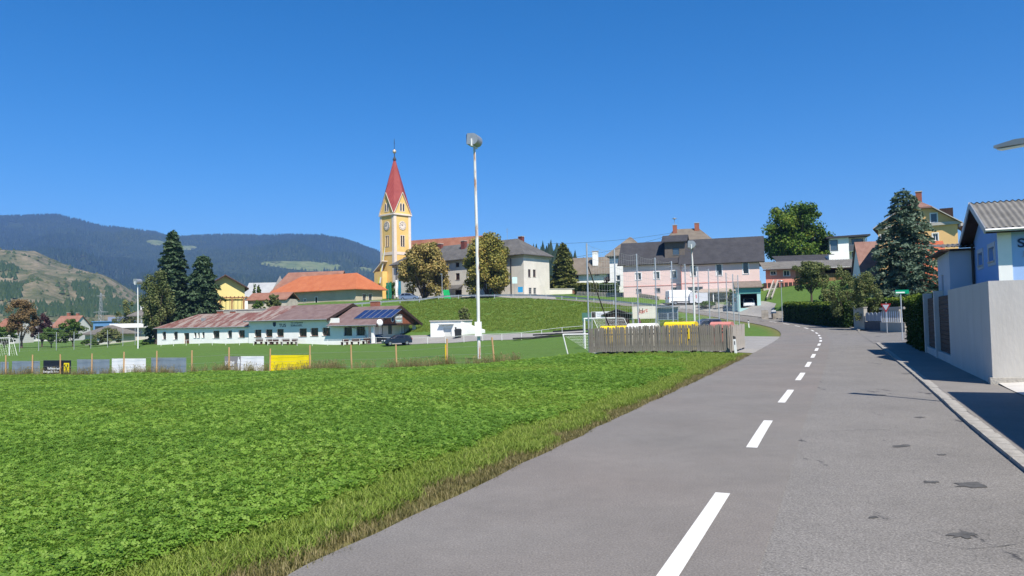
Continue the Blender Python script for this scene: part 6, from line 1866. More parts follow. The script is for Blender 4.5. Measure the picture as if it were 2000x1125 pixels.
# ---------------------------------------------------------------- boards, huts and signs on the bank behind the net
x, y, g = g3(1208, 640, 76)
gh_ = Bld('garden_hut', 'small dark timber hut with pitched felt roof behind the ball net', 'hut', (x - 1.3, y), (.98, -.2), g)
zz_ = W(1208, 606, 76)[2] - g
for k in range(10):
    gh_.box('board', 0, 2.3, -.03 - .012 * (k % 2), 0, -.2 + k * (zz_ / 10), -.2 + (k + 1) * zz_ / 10 - .015, DARKWOOD)
gh_.walls(2.3, 2.0, -.4, zz_ - .3, DARKWOOD, gabx=zz_ + .05); gh_.gable_y(-.4, 2.7, -.3, 2.3, zz_ - .45, zz_ + .15, mat('hut_felt', (.06, .055, .05), .9, .2, 2), .08)
def bank_board(px0, px1, t, b, Y, m, label, name='banner_board'):
    x0_, y0_, _ = W(px0, b, Y); x1_, y1_, _ = W(px1, b, Y - .6)
    zt_, zb_ = W(px0, t, Y)[2], W(px0, b, Y)[2]
    L = math.hypot(x1_ - x0_, y1_ - y0_)
    g = gz((x0_ + x1_) / 2, (y0_ + y1_) / 2)
    o = thing(name, label, 'board', (x0_, y0_, min(g, zb_)), math.atan2(y1_ - y0_, x1_ - x0_))
    MB().box(0, L, 0, .05, zb_ - min(g, zb_), zt_ - min(g, zb_)).build('panel', m, o)
    for xx in (.05, L - .1):
        MB().box(xx, xx + .08, .052, .13, -.3, zt_ - min(g, zb_)).build('post', STEEL, o)
    return o, L, zt_ - min(g, zb_), zb_ - min(g, zb_)
o, L, T_, B_ = bank_board(1155, 1194, 609, 622, 77, WHB, 'white banner with dark emblem on the green mesh behind the goal')
MB().box(.05, L * .22, -.01, -.002, B_ + .03, T_ - .03).build('emblem', DARK_F, o)
for k in range(2): MB().box(L * .3, L * .92, -.01, -.002, B_ + .2 + k * .2, B_ + .27 + k * .2).build('text_line', mat('faint_print', (.45, .48, .55), .6, .05, 1), o)
bank_board(1137, 1154.5, 611, 627, 77.3, mat('green_mesh', (.12, .26, .20), .8, .15, 2), 'green windbreak panel left of the white banner')
bank_board(1222.5, 1235, 610, 625, 76.5, mat('green_mesh2', (.10, .22, .17), .8, .15, 2), 'dark green windbreak panel right of the timber hut')
o, L, T_, B_ = bank_board(1235.5, 1281, 599, 623, 76, mat('cream_board', (.70, .66, .56), .7, .05, 1), 'large cream board with red script lettering behind the ball net')
text_mesh('lettering', 'H', .62, mat('print_dark', (.1, .09, .08), .6, .1, 1), o, (L * .28, -.012, B_ + .62), (math.pi / 2, 0, 0), .004, .0)
text_mesh('lettering', 'Herz', .55, mat('print_red', (.6, .08, .06), .6, .1, 1), o, (L * .26, -.014, B_ + .38), (math.pi / 2, -.35, 0), .004, .0, .9, shear=.3)
o, L, T_, B_ = bank_board(1285, 1325, 601, 625, 76, mat('shelter_frame', (.22, .27, .33), .5, .1, 1), 'glazed blue-grey players shelter behind the ball net', 'players_shelter')
MB().box(.1, L * .46, -.02, -.005, B_ + .1, T_ - .55).box(L * .54, L - .1, -.02, -.005, B_ + .1, T_ - .55).build('pane', glass_mat('shelter_glass', (.03, .05, .09), .08), o)
MB().box(-.1, L + .1, -.3, 1.2, T_ + .002, T_ + .08).build('roof', ZINC, o)
x, y, g = g3(1249, 634, 60)
um = thing('folded_parasol', 'folded plum-coloured parasol standing behind the picket enclosure', 'parasol', (x, y, g))
zt = W(1249, 621, 60)[2] - g
MB().tube([(0, 0, 0), (0, 0, zt)], .025, 6).build('pole', STEEL, um); MB().lathe([(.06, 0), (.16, .1), (.13, .6), (.03, .95)], 10, (0, 0, zt - .95)).build('canopy', mat('plum_cloth', (.12, .03, .07), .8, .1, 2), um)
# low stone wall and garden bits by the upper road
sw = thing('dry_stone_wall', 'low rubble stone wall below the lawn along the upper road', 'wall', (0, 0, 0))
A = Vector(W(1128, 580, 145)[:2]); B = Vector(W(1288, 590, 131)[:2])
nst = 46
for k in range(nst):
    for r_ in range(2):
        p = A.lerp(B, (k + .5 * (r_ % 2)) / nst); g = gz(p.x, p.y)
        hh = .42; w_ = (B - A).length / nst * .96
        o = MB().prism([(-w_ / 2, .02), (w_ / 2, 0), (w_ / 2 - .05, hh - .03), (-w_ / 2 + .04, hh)], 'y', -.22 - random.uniform(0, .06), .2).build('stone', STONE, sw)
        o.location = (p.x, p.y, g - .1 + r_ * .43); o.rotation_euler = (0, 0, math.atan2((B - A).y, (B - A).x))
x, y, g = g3(1484, 606, 104)
gp = Bld('stone_gate_pier', 'stone letterbox piers and low wall beside the mint garage', 'wall', (x, y), (.96, -.28), g)
for k, xx in enumerate((0.2, 1.5, 3.6, 5.6)):
    gp.box('pier', xx, xx + (.9 if k == 0 else .16), 0, .4, -.4, 1.25, STONE if k == 0 else DARK_F)
gp.box('wall', 1.7, 5.6, .5, .8, -.3, 1.1, STONE); gp.box('letterbox', 1.45, 2.1, -.25, .0, .8, 1.25, mat('letterbox', (.05, .08, .13), .4, .1, 2)); gp.box('letterbox_flap', 1.5, 2.05, -.26, -.252, 1.05, 1.2, WPAINT)
x, y, g = g3(1528, 620, 96)
l2 = thing('street_lamp', 'slim park-style lamp post beside the clipped hedge', 'street lamp', (x, y, g))
zt = W(1528, 550, 96)[2] - g
MB().tube([(0, 0, -.2), (0, 0, zt)], [.05, .035], 8).build('pole', STEEL, l2); MB().lathe([(.05, 0), (.3, .05), (.34, .12), (.1, .24)], 14, (0, 0, zt - .05)).build('lamp_head', GREY_M, l2, smooth=True)
stp = thing('timber_steps_rail', 'grey wooden stair stringer climbing the lawn beside the pink house', 'stairs')
A3 = Vector(W(1498, 582, 118)); B3 = Vector(W(1511, 548, 126))
MB().bar(A3, B3, .14, .3).build('stringer', PICK_L, stp); MB().bar(A3 + Vector((.8, .2, 0)), B3 + Vector((.8, .2, 0)), .14, .3).build('stringer', PICK_L, stp)
for k in range(12):
    q = A3.lerp(B3, (k + .5) / 12); MB().box(q.x, q.x + .85, q.y - .12, q.y + .18, q.z + .02, q.z + .07).build('tread', PICK_L, stp)
# overhead wires and their roof bracket
ow = thing('overhead_wire', 'thin black overhead cable strung from the big house to the dormer', 'cable')
for (a_, b_, sag) in (((1068, 476, 156), (1312, 455, 150), .5), ((1118, 503, 140), (1312, 458, 150), .4)):
    A3, B3 = Vector(W(*a_)), Vector(W(*b_))
    MB().tube([A3.lerp(B3, k / 12) - Vector((0, 0, sag * 4 * (k / 12) * (1 - k / 12))) for k in range(13)], .025, 4).build('cable', DARK_F, ow)
# bits on the church square
x, y, g = g3(1006, 578, 153)
isg = thing('info_sign', 'blue and white information sign on a post at the big house corner', 'sign', (x, y, g))
MB().tube([(0, 0, -.2), (0, 0, 3.8)], .05, 8).tube([(1.0, 0, -.2), (1.0, 0, 1.9)], .05, 8).build('post', STEEL, isg)
MB().box(-.5, .5, -.08, -.04, 2.6, 3.9).build('panel', mat('sign_mint', (.55, .75, .73), .5, .1, 1), isg); MB().box(.6, 1.6, -.08, -.04, .8, 1.9).build('panel', mat('sign_blue', (.02, .25, .5), .5, .1, 1), isg)
for px, lab, m_, hgt in ((876, 'bright green leaning board in front of the big house', mat('board_green', (.01, .4, .12), .5, .1, 1), 1.9), (960, 'green litter bin on the church square', mat('bin_green', (.0, .28, .09), .5, .1, 1), 1.3)):
    x, y, g = g3(px, 582, 156)
    if 'bin' in lab:
        o = MB().lathe([(.33, 0), (.42, hgt), (.45, hgt + .02), (.3, hgt + .15)], 14).build('litter_bin', m_, loc=(x, y, g)); tag(o, lab, 'bin')
    else:
        o = thing('leaning_board', lab, 'board', (x, y, g)); b_ = MB().prism([(-.9, 0), (.5, 0), (.1, hgt), (-1.1, hgt)], 'y', -.03, .03).build('panel', m_, o); MB().bar((0, .5, 0), (-.3, 0, hgt * .8), .06, .06).build('prop', DARKWOOD, o)
x, y, g = g3(864, 590, 147)
o = thing('lamp_pole', 'grey lamp pole rising behind the guard rail left of the entrance', 'street lamp', (x, y, g)); MB().tube([(0, 0, -.2), (0, 0, 4.8)], [.08, .05], 8).build('pole', STEEL, o); MB().box(-.35, .1, -.12, .12, 4.8, 4.92).build('lamp_head', GREY_M, o)
# terraces and stand by the pitch corner
tr = thing('stand_steps', 'dark stepped spectator terrace at the foot of the grass bank', 'steps')
for k in range(3):
    A3 = Vector(W(1004 + 40 * k, 661 - 6 * k, 103)); B3 = Vector(W(1146, 655 - 7.5 * k, 97))
    z_ = gz(A3.x, A3.y)
    MB().bar((A3.x, A3.y, -.55 + .42 * k), (B3.x, B3.y, -.3 + .42 * k), .7, .2).build('step', mat('tarred_timber', (.05, .048, .045), .9, .3, 2), tr)
pth = sheet('path', [tuple(ch.world(x3 + 1, -2.6)), tuple(rpts[-1] + np.array([0, .6])), tuple(rpts[-1] + np.array([.5, 2.6])), tuple(ch.world(x3 + 1, 7))], A_LOT, .04, 40)
# ================================================================ trees and hedges
BARK = mat('bark', (.085, .065, .05), .95, .3, 3, bump=.6, bscale=10, stretch=(4, 4, .7))
def leaves(name, P, size, m, rnd, parent, up=.35, aspect=1.0, nrm=None):
    """leaf blades: one small folded quad per point"""
    n = len(P)
    d = rng.normal(size=(n, 3))
    if nrm is not None: d = d * .7 + nrm
    d[:, 2] += up
    d /= np.linalg.norm(d, axis=1)[:, None]
    r = rng.normal(size=(n, 3))
    a = np.cross(d, r); a /= np.linalg.norm(a, axis=1)[:, None]
    b = np.cross(d, a)
    s = (size * rng.uniform(.65, 1.35, n))[:, None]
    V = np.stack([P - a * s * .5 * aspect, P - b * s * .5 + d * s * .1, P + a * s * .5 * aspect, P + b * s * .5 + d * s * .1], 1).reshape(-1, 3)
    F = np.arange(4 * n).reshape(n, 4)
    me = np_mesh(name, V, F, m, np.repeat(np.clip(rnd, 0, 1), 4))
    return link(bpy.data.objects.new(name, me), parent)
def crown_points(n, c, r, lumps, fill=.25, flat=0.0):
    """points in clumps on a lumpy ellipsoid"""
    c = np.array(c, float); r = np.array(r, float)
    dirs = rng.normal(size=(lumps, 3)); dirs /= np.linalg.norm(dirs, axis=1)[:, None]
    dirs[:, 2] = np.where(dirs[:, 2] < -.8, -dirs[:, 2], dirs[:, 2])
    rad = np.where(rng.random(lumps) < fill, rng.uniform(.2, .7, lumps), rng.uniform(.66, .88, lumps))
    rad = rad * (1 + .16 * np.sin(3 * dirs[:, 0] + 5 * dirs[:, 2] + rng.uniform(0, 6)) * np.cos(4 * dirs[:, 1] + 2))
    cc = dirs * rad[:, None]
    k = rng.integers(0, lumps, n)
    sp = (rng.uniform(.17, .32, lumps))[k][:, None]
    off = rng.normal(size=(n, 3)); off /= np.linalg.norm(off, axis=1)[:, None]
    off *= (rng.random(n) ** .45)[:, None] * sp
    off[:, 2] *= .75
    q = cc[k] + off
    tone = rng.uniform(-.2, .2, lumps)[k]
    return c + q * r, tone, off / np.maximum(np.linalg.norm(off, axis=1)[:, None], 1e-6)
def trunk(parent, h, r, crown_c, crown_r, nb=7, lean=(0, 0)):
    mb = MB()
    top = Vector((lean[0], lean[1], crown_c[2]))
    mb.tube([(0, 0, -.3), (lean[0] * .2, lean[1] * .2, h * .5), (lean[0] * .6, lean[1] * .6, h), top], [r * 1.35, r, r * .8, r * .35], 10)
    mb.build('trunk', BARK, parent)
    for k in range(nb):
        th = 2 * math.pi * k / nb + random.uniform(-.3, .3); z0_ = h * random.uniform(.75, 1.15)
        e = Vector((crown_c[0] + math.cos(th) * crown_r[0] * .72, crown_c[1] + math.sin(th) * crown_r[1] * .72, crown_c[2] + random.uniform(-.35, .45) * crown_r[2]))
        mid = Vector((lean[0] * .5, lean[1] * .5, z0_)).lerp(e, .5) + Vector((0, 0, .1 * crown_r[2]))
        MB().tube([(lean[0] * .5, lean[1] * .5, z0_), mid, e], [r * .5, r * .3, r * .1], 6).build('limb', BARK, parent)
def broadleaf(name, label, cat, px, base, top, wpx, Y, m, n, leaf, lumps=60, trunk_h=.25, group=None, squash=1.0, fill=.25, depth=None, bias=0.0):
    x, y, g = g3(px, base, Y)
    zt = W(px, top, Y)[2]; H = zt - g
    t = thing(name, label, cat, (x, y, g), 0, group)
    rx = wpx * Y / FPX / 2
    rz_ = H * (1 - trunk_h) / 2
    c = (0, 0, H * trunk_h + rz_)
    r = (rx, depth or rx * .95, rz_)
    P, tone, nr = crown_points(n, c, r, lumps, fill)
    P[:, 2] = np.maximum(P[:, 2], .1)
    leaves('crown', P, leaf, m, .5 + tone + rng.normal(0, .17, n) + bias, t, nrm=nr)
    trunk(t, H * trunk_h + .3, max(.06, H * .022), c, r)
    return t
def conifer(name, label, px, base, top, wpx, Y, m, whorls, spray, tw=0.0, cat='tree', droop=.25, dens=1.0, low=.05, shape=1.0, lay=1.0):
    """spruce: whorls of drooping branches carrying needle sprays"""
    x, y, g = g3(px, base, Y)
    zt = W(px, top, Y)[2]; H = zt - g
    R = wpx * Y / FPX / 2
    t = thing(name, label, cat, (x, y, g))
    MB().tube([(0, 0, -.3), (0, 0, H * .5), (0, 0, H * .985)], [H * .022, H * .013, .02], 8).build('trunk', BARK, t)
    Ps, Ns, tn = [], [], []
    bm = MB()
    for i in range(whorls):
        f = low + (1 - low) * (i / whorls) ** .92
        z0_ = H * f
        rr = R * (1 - f) ** shape * random.uniform(.78, 1.12) + .05 * R
        nb = max(4, int(9 * (1 - f * .6)))
        th0 = random.uniform(0, 6.28)
        for b in range(nb):
            th = th0 + 2 * math.pi * b / nb + random.uniform(-.3, .3)
            ln = rr * random.uniform(.72, 1.12)
            tone = random.uniform(-.18, .18)
            d = Vector((math.cos(th), math.sin(th), 0)); side = Vector((-d.y, d.x, 0))
            ns_ = max(6, int(ln / spray * 5.5 * dens))
            if i % 2 == 0: bm.tube([(0, 0, z0_), tuple(d * ln * .85 + Vector((0, 0, z0_ - droop * ln * .6)))], [.02 + .012 * ln, .01], 4, cap=False)
            for k in range(ns_):
                s = (k + random.random()) / ns_
                wd = spray * 1.5 + ln * .22 * math.sin(min(1, s * 1.1) * math.pi) ** .7
                lat = random.uniform(-1, 1) * wd
                dz = -droop * ln * s * s + .18 * ln * droop * s - abs(lat) * .18 - random.random() * spray * .5 * lay
                p = d * (ln * (s ** .8)) + side * lat
                Ps.append((p.x, p.y, z0_ + dz)); tn.append(tone + .18 * (s - .5)); Ns.append((d.x * .3, d.y * .3, .9))
    for k in range(14):
        Ps.append((random.gauss(0, .06), random.gauss(0, .06), H * (1 - .05 * random.random()))); tn.append(0); Ns.append((0, 0, 1))
    P = np.array(Ps)
    leaves('crown', P, spray, m, .45 + np.array(tn) + rng.normal(0, .15, len(P)), t, up=.3, aspect=2.3, nrm=np.array(Ns) * .8)
    bm.build('branches', BARK, t, fix=False)
    return t
def hedge(name, label, A, B, w, h0, h1, m, leaf, n, z0=None):
    """clipped hedge between two ground points"""
    A, B = Vector(A), Vector(B); L = (B - A).length; d = (B - A) / L; s = Vector((-d.y, d.x))
    t = thing(name, label, 'hedge', (A.x, A.y, gz(A.x, A.y)), math.atan2(d.y, d.x))
    g0 = gz(A.x, A.y)
    u = rng.random(n) * L; k = rng.random(n)
    hh = h0 + (h1 - h0) * u / L
    gg = np.array([0.0] * n)
    us = np.linspace(0, L, 20); gs_ = np.array([gz(*(A + d * q)) for q in us]) - g0
    gg = np.interp(u, us, gs_)
    per = 2 * hh + w
    q = k * per
    bump = .06 * np.sin(u * 3.1) + .05 * np.sin(u * 7.7 + 1) + .05 * rng.normal(size=n)
    sd_ = np.where(q < hh, 0, np.where(q < hh + w, 1, 2))
    yy = np.where(sd_ == 0, -w / 2 - bump, np.where(sd_ == 1, q - hh - w / 2, w / 2 + bump))
    zz = np.where(sd_ == 0, q, np.where(sd_ == 1, hh + bump + np.abs(rng.normal(0, .05, n)), q - hh - w))
    endm = rng.random(n) < (w * 2 / (L * 3))
    u = np.where(endm, np.where(rng.random(n) < .5, -bump, L + bump), u); yy = np.where(endm, rng.uniform(-w / 2, w / 2, n), yy); zz = np.where(endm, rng.random(n) * hh, zz)
    zz += gg
    P = np.stack([u, yy, zz], -1)
    young = np.clip((zz - gg - hh + .35) / .4, 0, 1)          # fresh growth along the clipped top
    leaves('foliage', P, leaf, m, .28 + .42 * young + rng.normal(0, .13, n), t, up=.5)
    # twiggy core
    mb = MB(); nn = 12
    for i in range(nn + 1):
        uu = L * i / nn; g_ = float(np.interp(uu, us, gs_)); h_ = h0 + (h1 - h0) * i / nn
        uu = min(max(uu, .12), L - .12)
        mb.v += [(uu, -w / 2 + .1, g_ - .2), (uu, w / 2 - .1, g_ - .2), (uu, w / 2 - .12, g_ + h_ - .12), (uu, -w / 2 + .12, g_ + h_ - .12)]
    for i in range(nn):
        k = 4 * i
        mb.f += [(k, k + 4, k + 7, k + 3), (k + 1, k + 2, k + 6, k + 5), (k + 3, k + 7, k + 6, k + 2)]
    mb.f += [(0, 3, 2, 1), (4 * nn, 4 * nn + 1, 4 * nn + 2, 4 * nn + 3)]
    mb.build('twigs', mat('hedge_core', (.012, .02, .008), .95, .3, 5), t)
    return t
L_CHEST = leaf_mat('leaf_chestnut', (0.088, 0.106, 0.02), (0.25, 0.237, 0.05), (0.5, 0.338, 0.088))
L_CHEST2 = leaf_mat('leaf_chestnut_brown', (0.117, 0.117, 0.033), (0.299, 0.247, 0.072), (0.546, 0.377, 0.143))
L_MAPLE = leaf_mat('leaf_maple', (0.029, 0.071, 0.011), (0.093, 0.172, 0.017), (0.245, 0.245, 0.029))
L_SPR = leaf_mat('needle_spruce', (0.026, 0.057, 0.026), (0.062, 0.109, 0.052), (0.13, 0.182, 0.091), trans=.2)
L_SPR2 = leaf_mat('needle_blue_spruce', (0.046, 0.079, 0.049), (0.1, 0.15, 0.1), (0.212, 0.263, 0.187), trans=.2)
L_GREEN = leaf_mat('leaf_green', (0.029, 0.07, 0.016), (0.078, 0.148, 0.025), (0.156, 0.203, 0.047))
L_OLIVE = leaf_mat('leaf_olive', (0.067, 0.097, 0.029), (0.144, 0.174, 0.058), (0.27, 0.25, 0.097))
L_BROWN = leaf_mat('leaf_autumn_brown', (0.091, 0.072, 0.033), (0.195, 0.13, 0.058), (0.286, 0.195, 0.091))
L_PURP = leaf_mat('leaf_purple', (0.029, 0.016, 0.021), (0.052, 0.026, 0.033), (0.091, 0.046, 0.039))
L_THUJA = leaf_mat('leaf_thuja', (.012, .035, .006), (.04, .09, .01), (.24, .30, .025), trans=.2)
L_THUJB = leaf_mat('leaf_thuja_bronze', (0.055, 0.073, 0.018), (0.137, 0.155, 0.036), (0.291, 0.255, 0.073), trans=.2)
broadleaf('chestnut_tree', 'browning chestnut with ragged crown in front of the big house left of the entrance', 'tree', 828, 590, 471, 98, 162, L_CHEST2, 22000, .38, 90, -.06, 'chestnut trees before the big house', fill=.35)
broadleaf('chestnut_tree', 'dense olive-brown chestnut in front of the big house right of the entrance', 'tree', 953, 586, 457, 98, 154, L_CHEST, 26000, .38, 95, -.05, 'chestnut trees before the big house', fill=.3)
broadleaf('maple_tree', 'large round green maple rising behind the pink house', 'tree', 1556, 520, 398, 138, 154, L_MAPLE, 26000, .4, 120, .08, fill=.3, bias=-.05)
conifer('spruce_tree', 'tallest dark spruce behind the clubhouse', 338, 640, 449, 104, 148, L_SPR, 46, .36, dens=1.5, droop=.3, shape=.6)
conifer('spruce_tree', 'shorter dark spruce right of the tallest one behind the clubhouse', 397, 640, 497, 92, 147, L_SPR, 36, .36, dens=1.5, droop=.3, shape=.5)
broadleaf('birch_tree', 'olive green tree leaning against the tallest spruce beside the clubhouse', 'tree', 306, 688, 520, 66, 139, L_OLIVE, 10000, .28, 70, .03, fill=.35, bias=-.12)
conifer('blue_spruce', 'broad blue-green garden spruce behind the side street', 1774, 604, 366, 186, 82, L_SPR2, 30, .21, dens=1.45, droop=.34, shape=.55, low=.02)
conifer('thuja_tree', 'conical golden-green thuja right of the big house', 1101, 560, 474, 62, 171, L_THUJB, 34, .36, dens=1.5, droop=.15, shape=.62)
broadleaf('apple_tree', 'small round fruit tree on the lawn before the long outbuilding', 'tree', 1585, 580, 507, 78, 104, L_OLIVE, 8500, .2, 70, .2, fill=.4, bias=-.1)
for (px, b, tp_, w_, Y, m_, lab, n_, nm) in [
    (42, 684, 577, 62, 150, L_BROWN, 'brown autumn tree at the far left end of the pitch', 4800, 'autumn_tree'), (82, 680, 612, 40, 160, L_PURP, 'dark purple-leaved tree beside the brown autumn tree', 2200, 'purple_tree'),
    (100, 688, 640, 52, 146, L_GREEN, 'green fruit tree behind the mesh fence, leftmost of three', 2600, 'fruit_tree'), (142, 686, 622, 50, 150, L_GREEN, 'taller green fruit tree behind the mesh fence', 2800, 'fruit_tree'),
    (175, 690, 662, 34, 144, L_GREEN, 'low green bush behind the mesh fence near the bungalow', 1500, 'bush'), (212, 690, 640, 52, 146, L_OLIVE, 'dark olive bush in front of the bungalow', 2600, 'bush'),
    (246, 640, 584, 42, 190, L_OLIVE, 'round tree behind the white villa', 1800, 'garden_tree'), (288, 690, 668, 30, 140, L_GREEN, 'low shrub at the left corner of the clubhouse', 1000, 'bush'), (8, 690, 636, 60, 165, L_GREEN, 'green tree at the far left edge behind the goal', 2200, 'garden_tree'),
    (140, 640, 604, 14, 260, L_SPR, 'narrow dark conifer among the far left houses', 500, 'conifer'), (535, 612, 572, 30, 150, L_OLIVE, 'olive tree at the left end of the orange-roofed hall', 1500, 'garden_tree'), (503, 612, 586, 26, 150, L_GREEN, 'green shrub below the yellow house', 1000, 'bush'),
    (497, 575, 551, 9, 190, L_THUJA, 'small columnar thuja beside the yellow house', 400, 'thuja'), (505, 576, 554, 9, 190, L_THUJA, 'second columnar thuja next to the pale sheet roof', 400, 'thuja'), (764, 585, 549, 24, 174, L_GREEN, 'green bush at the foot of the church tower', 900, 'bush'),
    (907, 628, 601, 26, 122, L_OLIVE, 'lone brownish bush on the grass bank', 1300, 'bush'), (1650, 590, 520, 60, 78, L_OLIVE, 'loose grey-green shrub left of the garden spruce', 3600, 'garden_shrub'), (1690, 596, 527, 66, 72, L_OLIVE, 'dark grey-green shrub against the garden spruce', 3800, 'garden_shrub'),
    (1618, 588, 556, 40, 92, L_OLIVE, 'low bronze shrub behind the clipped hedge', 1800, 'garden_shrub'), (1430, 596, 566, 24, 121, L_GREEN, 'climbing shrub at the right end of the porch', 1200, 'garden_shrub'), (1380, 602, 588, 40, 121, L_GREEN, 'low clipped box bush before the porch', 1500, 'bush'),
    (1186, 558, 540, 16, 150, L_PURP, 'small reddish shrub before the tall white house', 500, 'bush')]:
    broadleaf(nm, lab, 'shrub' if nm in ('bush', 'garden_shrub') else 'tree', px, b, tp_, w_, Y, m_, int(n_ * 1.7), max(.13, Y * .0016), 44, .02 if nm in ('bush', 'garden_shrub', 'thuja', 'conifer') else .1, fill=.4)
hedge('clipped_hedge', 'long clipped thuja hedge with bright top along the road bend', W(1667, 634, 77)[:2], W(1541, 616, 98)[:2], 1.3, 2.5, 2.35, L_THUJA, .16, 26000)
hedge('clipped_hedge', 'thuja hedge behind the pale garden wall', W(1672, 612, 79)[:2], W(1800, 612, 66)[:2], 1.1, 2.55, 2.6, L_THUJA, .16, 10000)
A_ = Vector((WC.x, WC.y)) + R_T * 16.9 - R_Nr * -.55; B_ = A_ + R_T * 9.6
hedge('clipped_hedge', 'dark thuja hedge with bright top beside the timber panel fence', A_, B_, 1.15, 2.42, 2.5, L_THUJA, .085, 36000)
hedge('garden_hedge', 'rounded bronze hedge block at the upper road junction', W(1131, 578, 148)[:2], W(1162, 580, 144)[:2], 2.0, 2.0, 2.1, L_THUJB, .25, 3500)
hedge('garden_hedge', 'dark green hedge on the lawn before the tall white house', W(1152, 556, 154)[:2], W(1203, 556, 148)[:2], 1.6, 1.7, 1.8, L_GREEN, .25, 3500)
# ================================================================ vehicles
TYRE = mat('tyre_rubber', (.02, .02, .02), .85, .1, 3); RIM = mat('alloy_rim', (.45, .46, .48), .35, .1, 3, metal=.8)
LAMP = mat('headlight_glass', (.75, .78, .8), .1, .05, 3, spec=.8); TAIL = mat('tail_light', (.45, .02, .02), .2, .05, 3, spec=.7); PLATE = mat('number_plate', (.8, .8, .8), .4, .02, 3)
def vehicle(name, label, cat, loc, rz, paint, L, Wd, low, cabin, wheels, r, wins, van=False, z=0):
    """low and cabin are side profiles (x forward, z up); x = 0 at the rear"""
    o = thing(name, label, cat, (loc[0], loc[1], loc[2] + z), rz)
    w = Wd / 2
    def loft(prof, taper):
        mb = MB(); n = len(prof)
        zmin = min(p[1] for p in prof); zmax = max(p[1] for p in prof)
        rings = []
        for y in (-1, -.86, .86, 1):
            for x, z_ in prof:
                f = (z_ - zmin) / (zmax - zmin)
                yy = y * (w - taper * f)
                xx = x if abs(y) < .9 else L / 2 + (x - L / 2) * .985
                mb.v.append((xx, yy, z_ if abs(y) < .9 else zmin + (z_ - zmin) * .97))
        for k in range(3):
            for i in range(n):
                j = (i + 1) % n
                mb.f.append((k * n + i, k * n + j, (k + 1) * n + j, (k + 1) * n + i))
        mb.f.append(tuple(range(n))); mb.f.append(tuple(range(4 * n - 1, 3 * n - 1, -1)))
        return mb
    body = loft(low, .06).build('body', paint, o)
    if cabin:
        loft(cabin, .2 if not van else .08).build('cabin', paint, o)
    zmin = min(p[1] for p in cabin) if cabin else 0; zmax = max(p[1] for p in cabin) if cabin else 1
    tp = .2 if not van else .08
    for side in (-1, 1):
        for poly in wins:
            mb = MB(); n = len(poly)
            for off in (.012, -.02):
                for x, z_ in poly:
                    f = (z_ - zmin) / (zmax - zmin)
                    mb.v.append((x, side * ((w - tp * f) * (1.0) + off - .004), z_))
            mb.f = [tuple(range(n)), tuple(range(2 * n - 1, n - 1, -1))] + [(i, (i + 1) % n, (i + 1) % n + n, i + n) for i in range(n)]
            mb.build('side_window', GLASS_D, o)
    for x in wheels:
        for side in (-1, 1):
            wh = MB().tube([(x, side * (w - .2), r), (x, side * (w + .012), r)], r, 20).build('tyre', TYRE, o); wh.name = 'wheel'
            MB().tube([(x, side * (w - .1), r), (x, side * (w + .022), r)], r * .62, 14).build('rim', RIM, wh)
    return o
def front_rear(o, L, Wd, zf_, zr_, glass_front=None, glass_rear=None):
    for s in (-1, 1):
        MB().box(L - .16, L + .0, s * Wd * .36 - .17, s * Wd * .36 + .17, zf_ - .09, zf_ + .09).build('headlight', LAMP, o)
        MB().box(-.02, .1, s * Wd * .4 - .12, s * Wd * .4 + .12, zr_ - .12, zr_ + .12).build('tail_light', TAIL, o)
    MB().box(L - .02, L + .015, -.26, .26, zf_ - .3, zf_ - .18).build('number_plate', PLATE, o)
    for g in (glass_front, glass_rear):
        if g:
            (x0, z0_, w0), (x1, z1_, w1), d = g
            mb = MB().add([(x0, -w0, z0_), (x0, w0, z0_), (x1, w1, z1_), (x1, -w1, z1_), (x0 - d, -w0, z0_), (x0 - d, w0, z0_), (x1 - d, w1, z1_), (x1 - d, -w1, z1_)], [(0, 1, 2, 3), (7, 6, 5, 4), (0, 4, 5, 1), (1, 5, 6, 2), (2, 6, 7, 3), (3, 7, 4, 0)])
            mb.build('windscreen', GLASS, o)
HL = [(0, .32), (4.1, .30), (4.16, .55), (4.05, .74), (3.2, .93), (2.9, .95), (.1, .97), (-.02, .8)]
HC = [(.05, .95), (3.05, .94), (2.25, 1.43), (1.6, 1.48), (.75, 1.46), (.3, 1.3)]
HW_ = [[(.35, 1.0), (1.15, .99), (1.15, 1.37), (.62, 1.38)], [(1.22, .99), (2.72, .98), (2.15, 1.37), (1.22, 1.39)]]
def hatch(label, loc, rz, paint, z=0):
    o = vehicle('parked_car', label, 'car', loc, rz, paint, 4.14, 1.74, HL, HC, (.8, 3.3), .31, HW_, z=z)
    front_rear(o, 4.14, 1.74, .68, .85, ((3.0, .96, .72), (2.28, 1.42, .58), -.03), ((.06, 1.0, .72), (.3, 1.36, .6), .03))
    return o
CARBLK = mat('car_black', (.010, .014, .022), .25, .05, 1, spec=.7); CARSIL = mat('car_silver', (.32, .36, .42), .3, .05, 1, metal=.6, spec=.6); CARWH = mat('car_white', (.8, .8, .8), .3, .02, 1, spec=.6); CARBLU = mat('car_navy', (.012, .022, .07), .25, .05, 1, spec=.7)
w = Vector(W(802, 668, 110.5)[:2])
hatch('black hatchback parked in front of the clubhouse porch', (w.x, w.y, gz(w.x, w.y)), math.radians(205), CARBLK)
_q = ch.world(x4 - 1.9, .4)
hatch('dark blue car half hidden behind the porch post', (_q.x, _q.y, -1.27), math.atan2(.906, .423), CARBLU)
x, y, g = g3(782, 590, 151)
hatch('silver car parked behind the guard rail before the church', (x, y, g), math.radians(-12), CARSIL)
x, y, g = g3(1230, 650, 50)
hatch('silver-blue car behind the picket enclosure', (x - 2, y, g), math.radians(20), CARSIL)
q = ga.world(Lg / 2 + .05, 4.6)
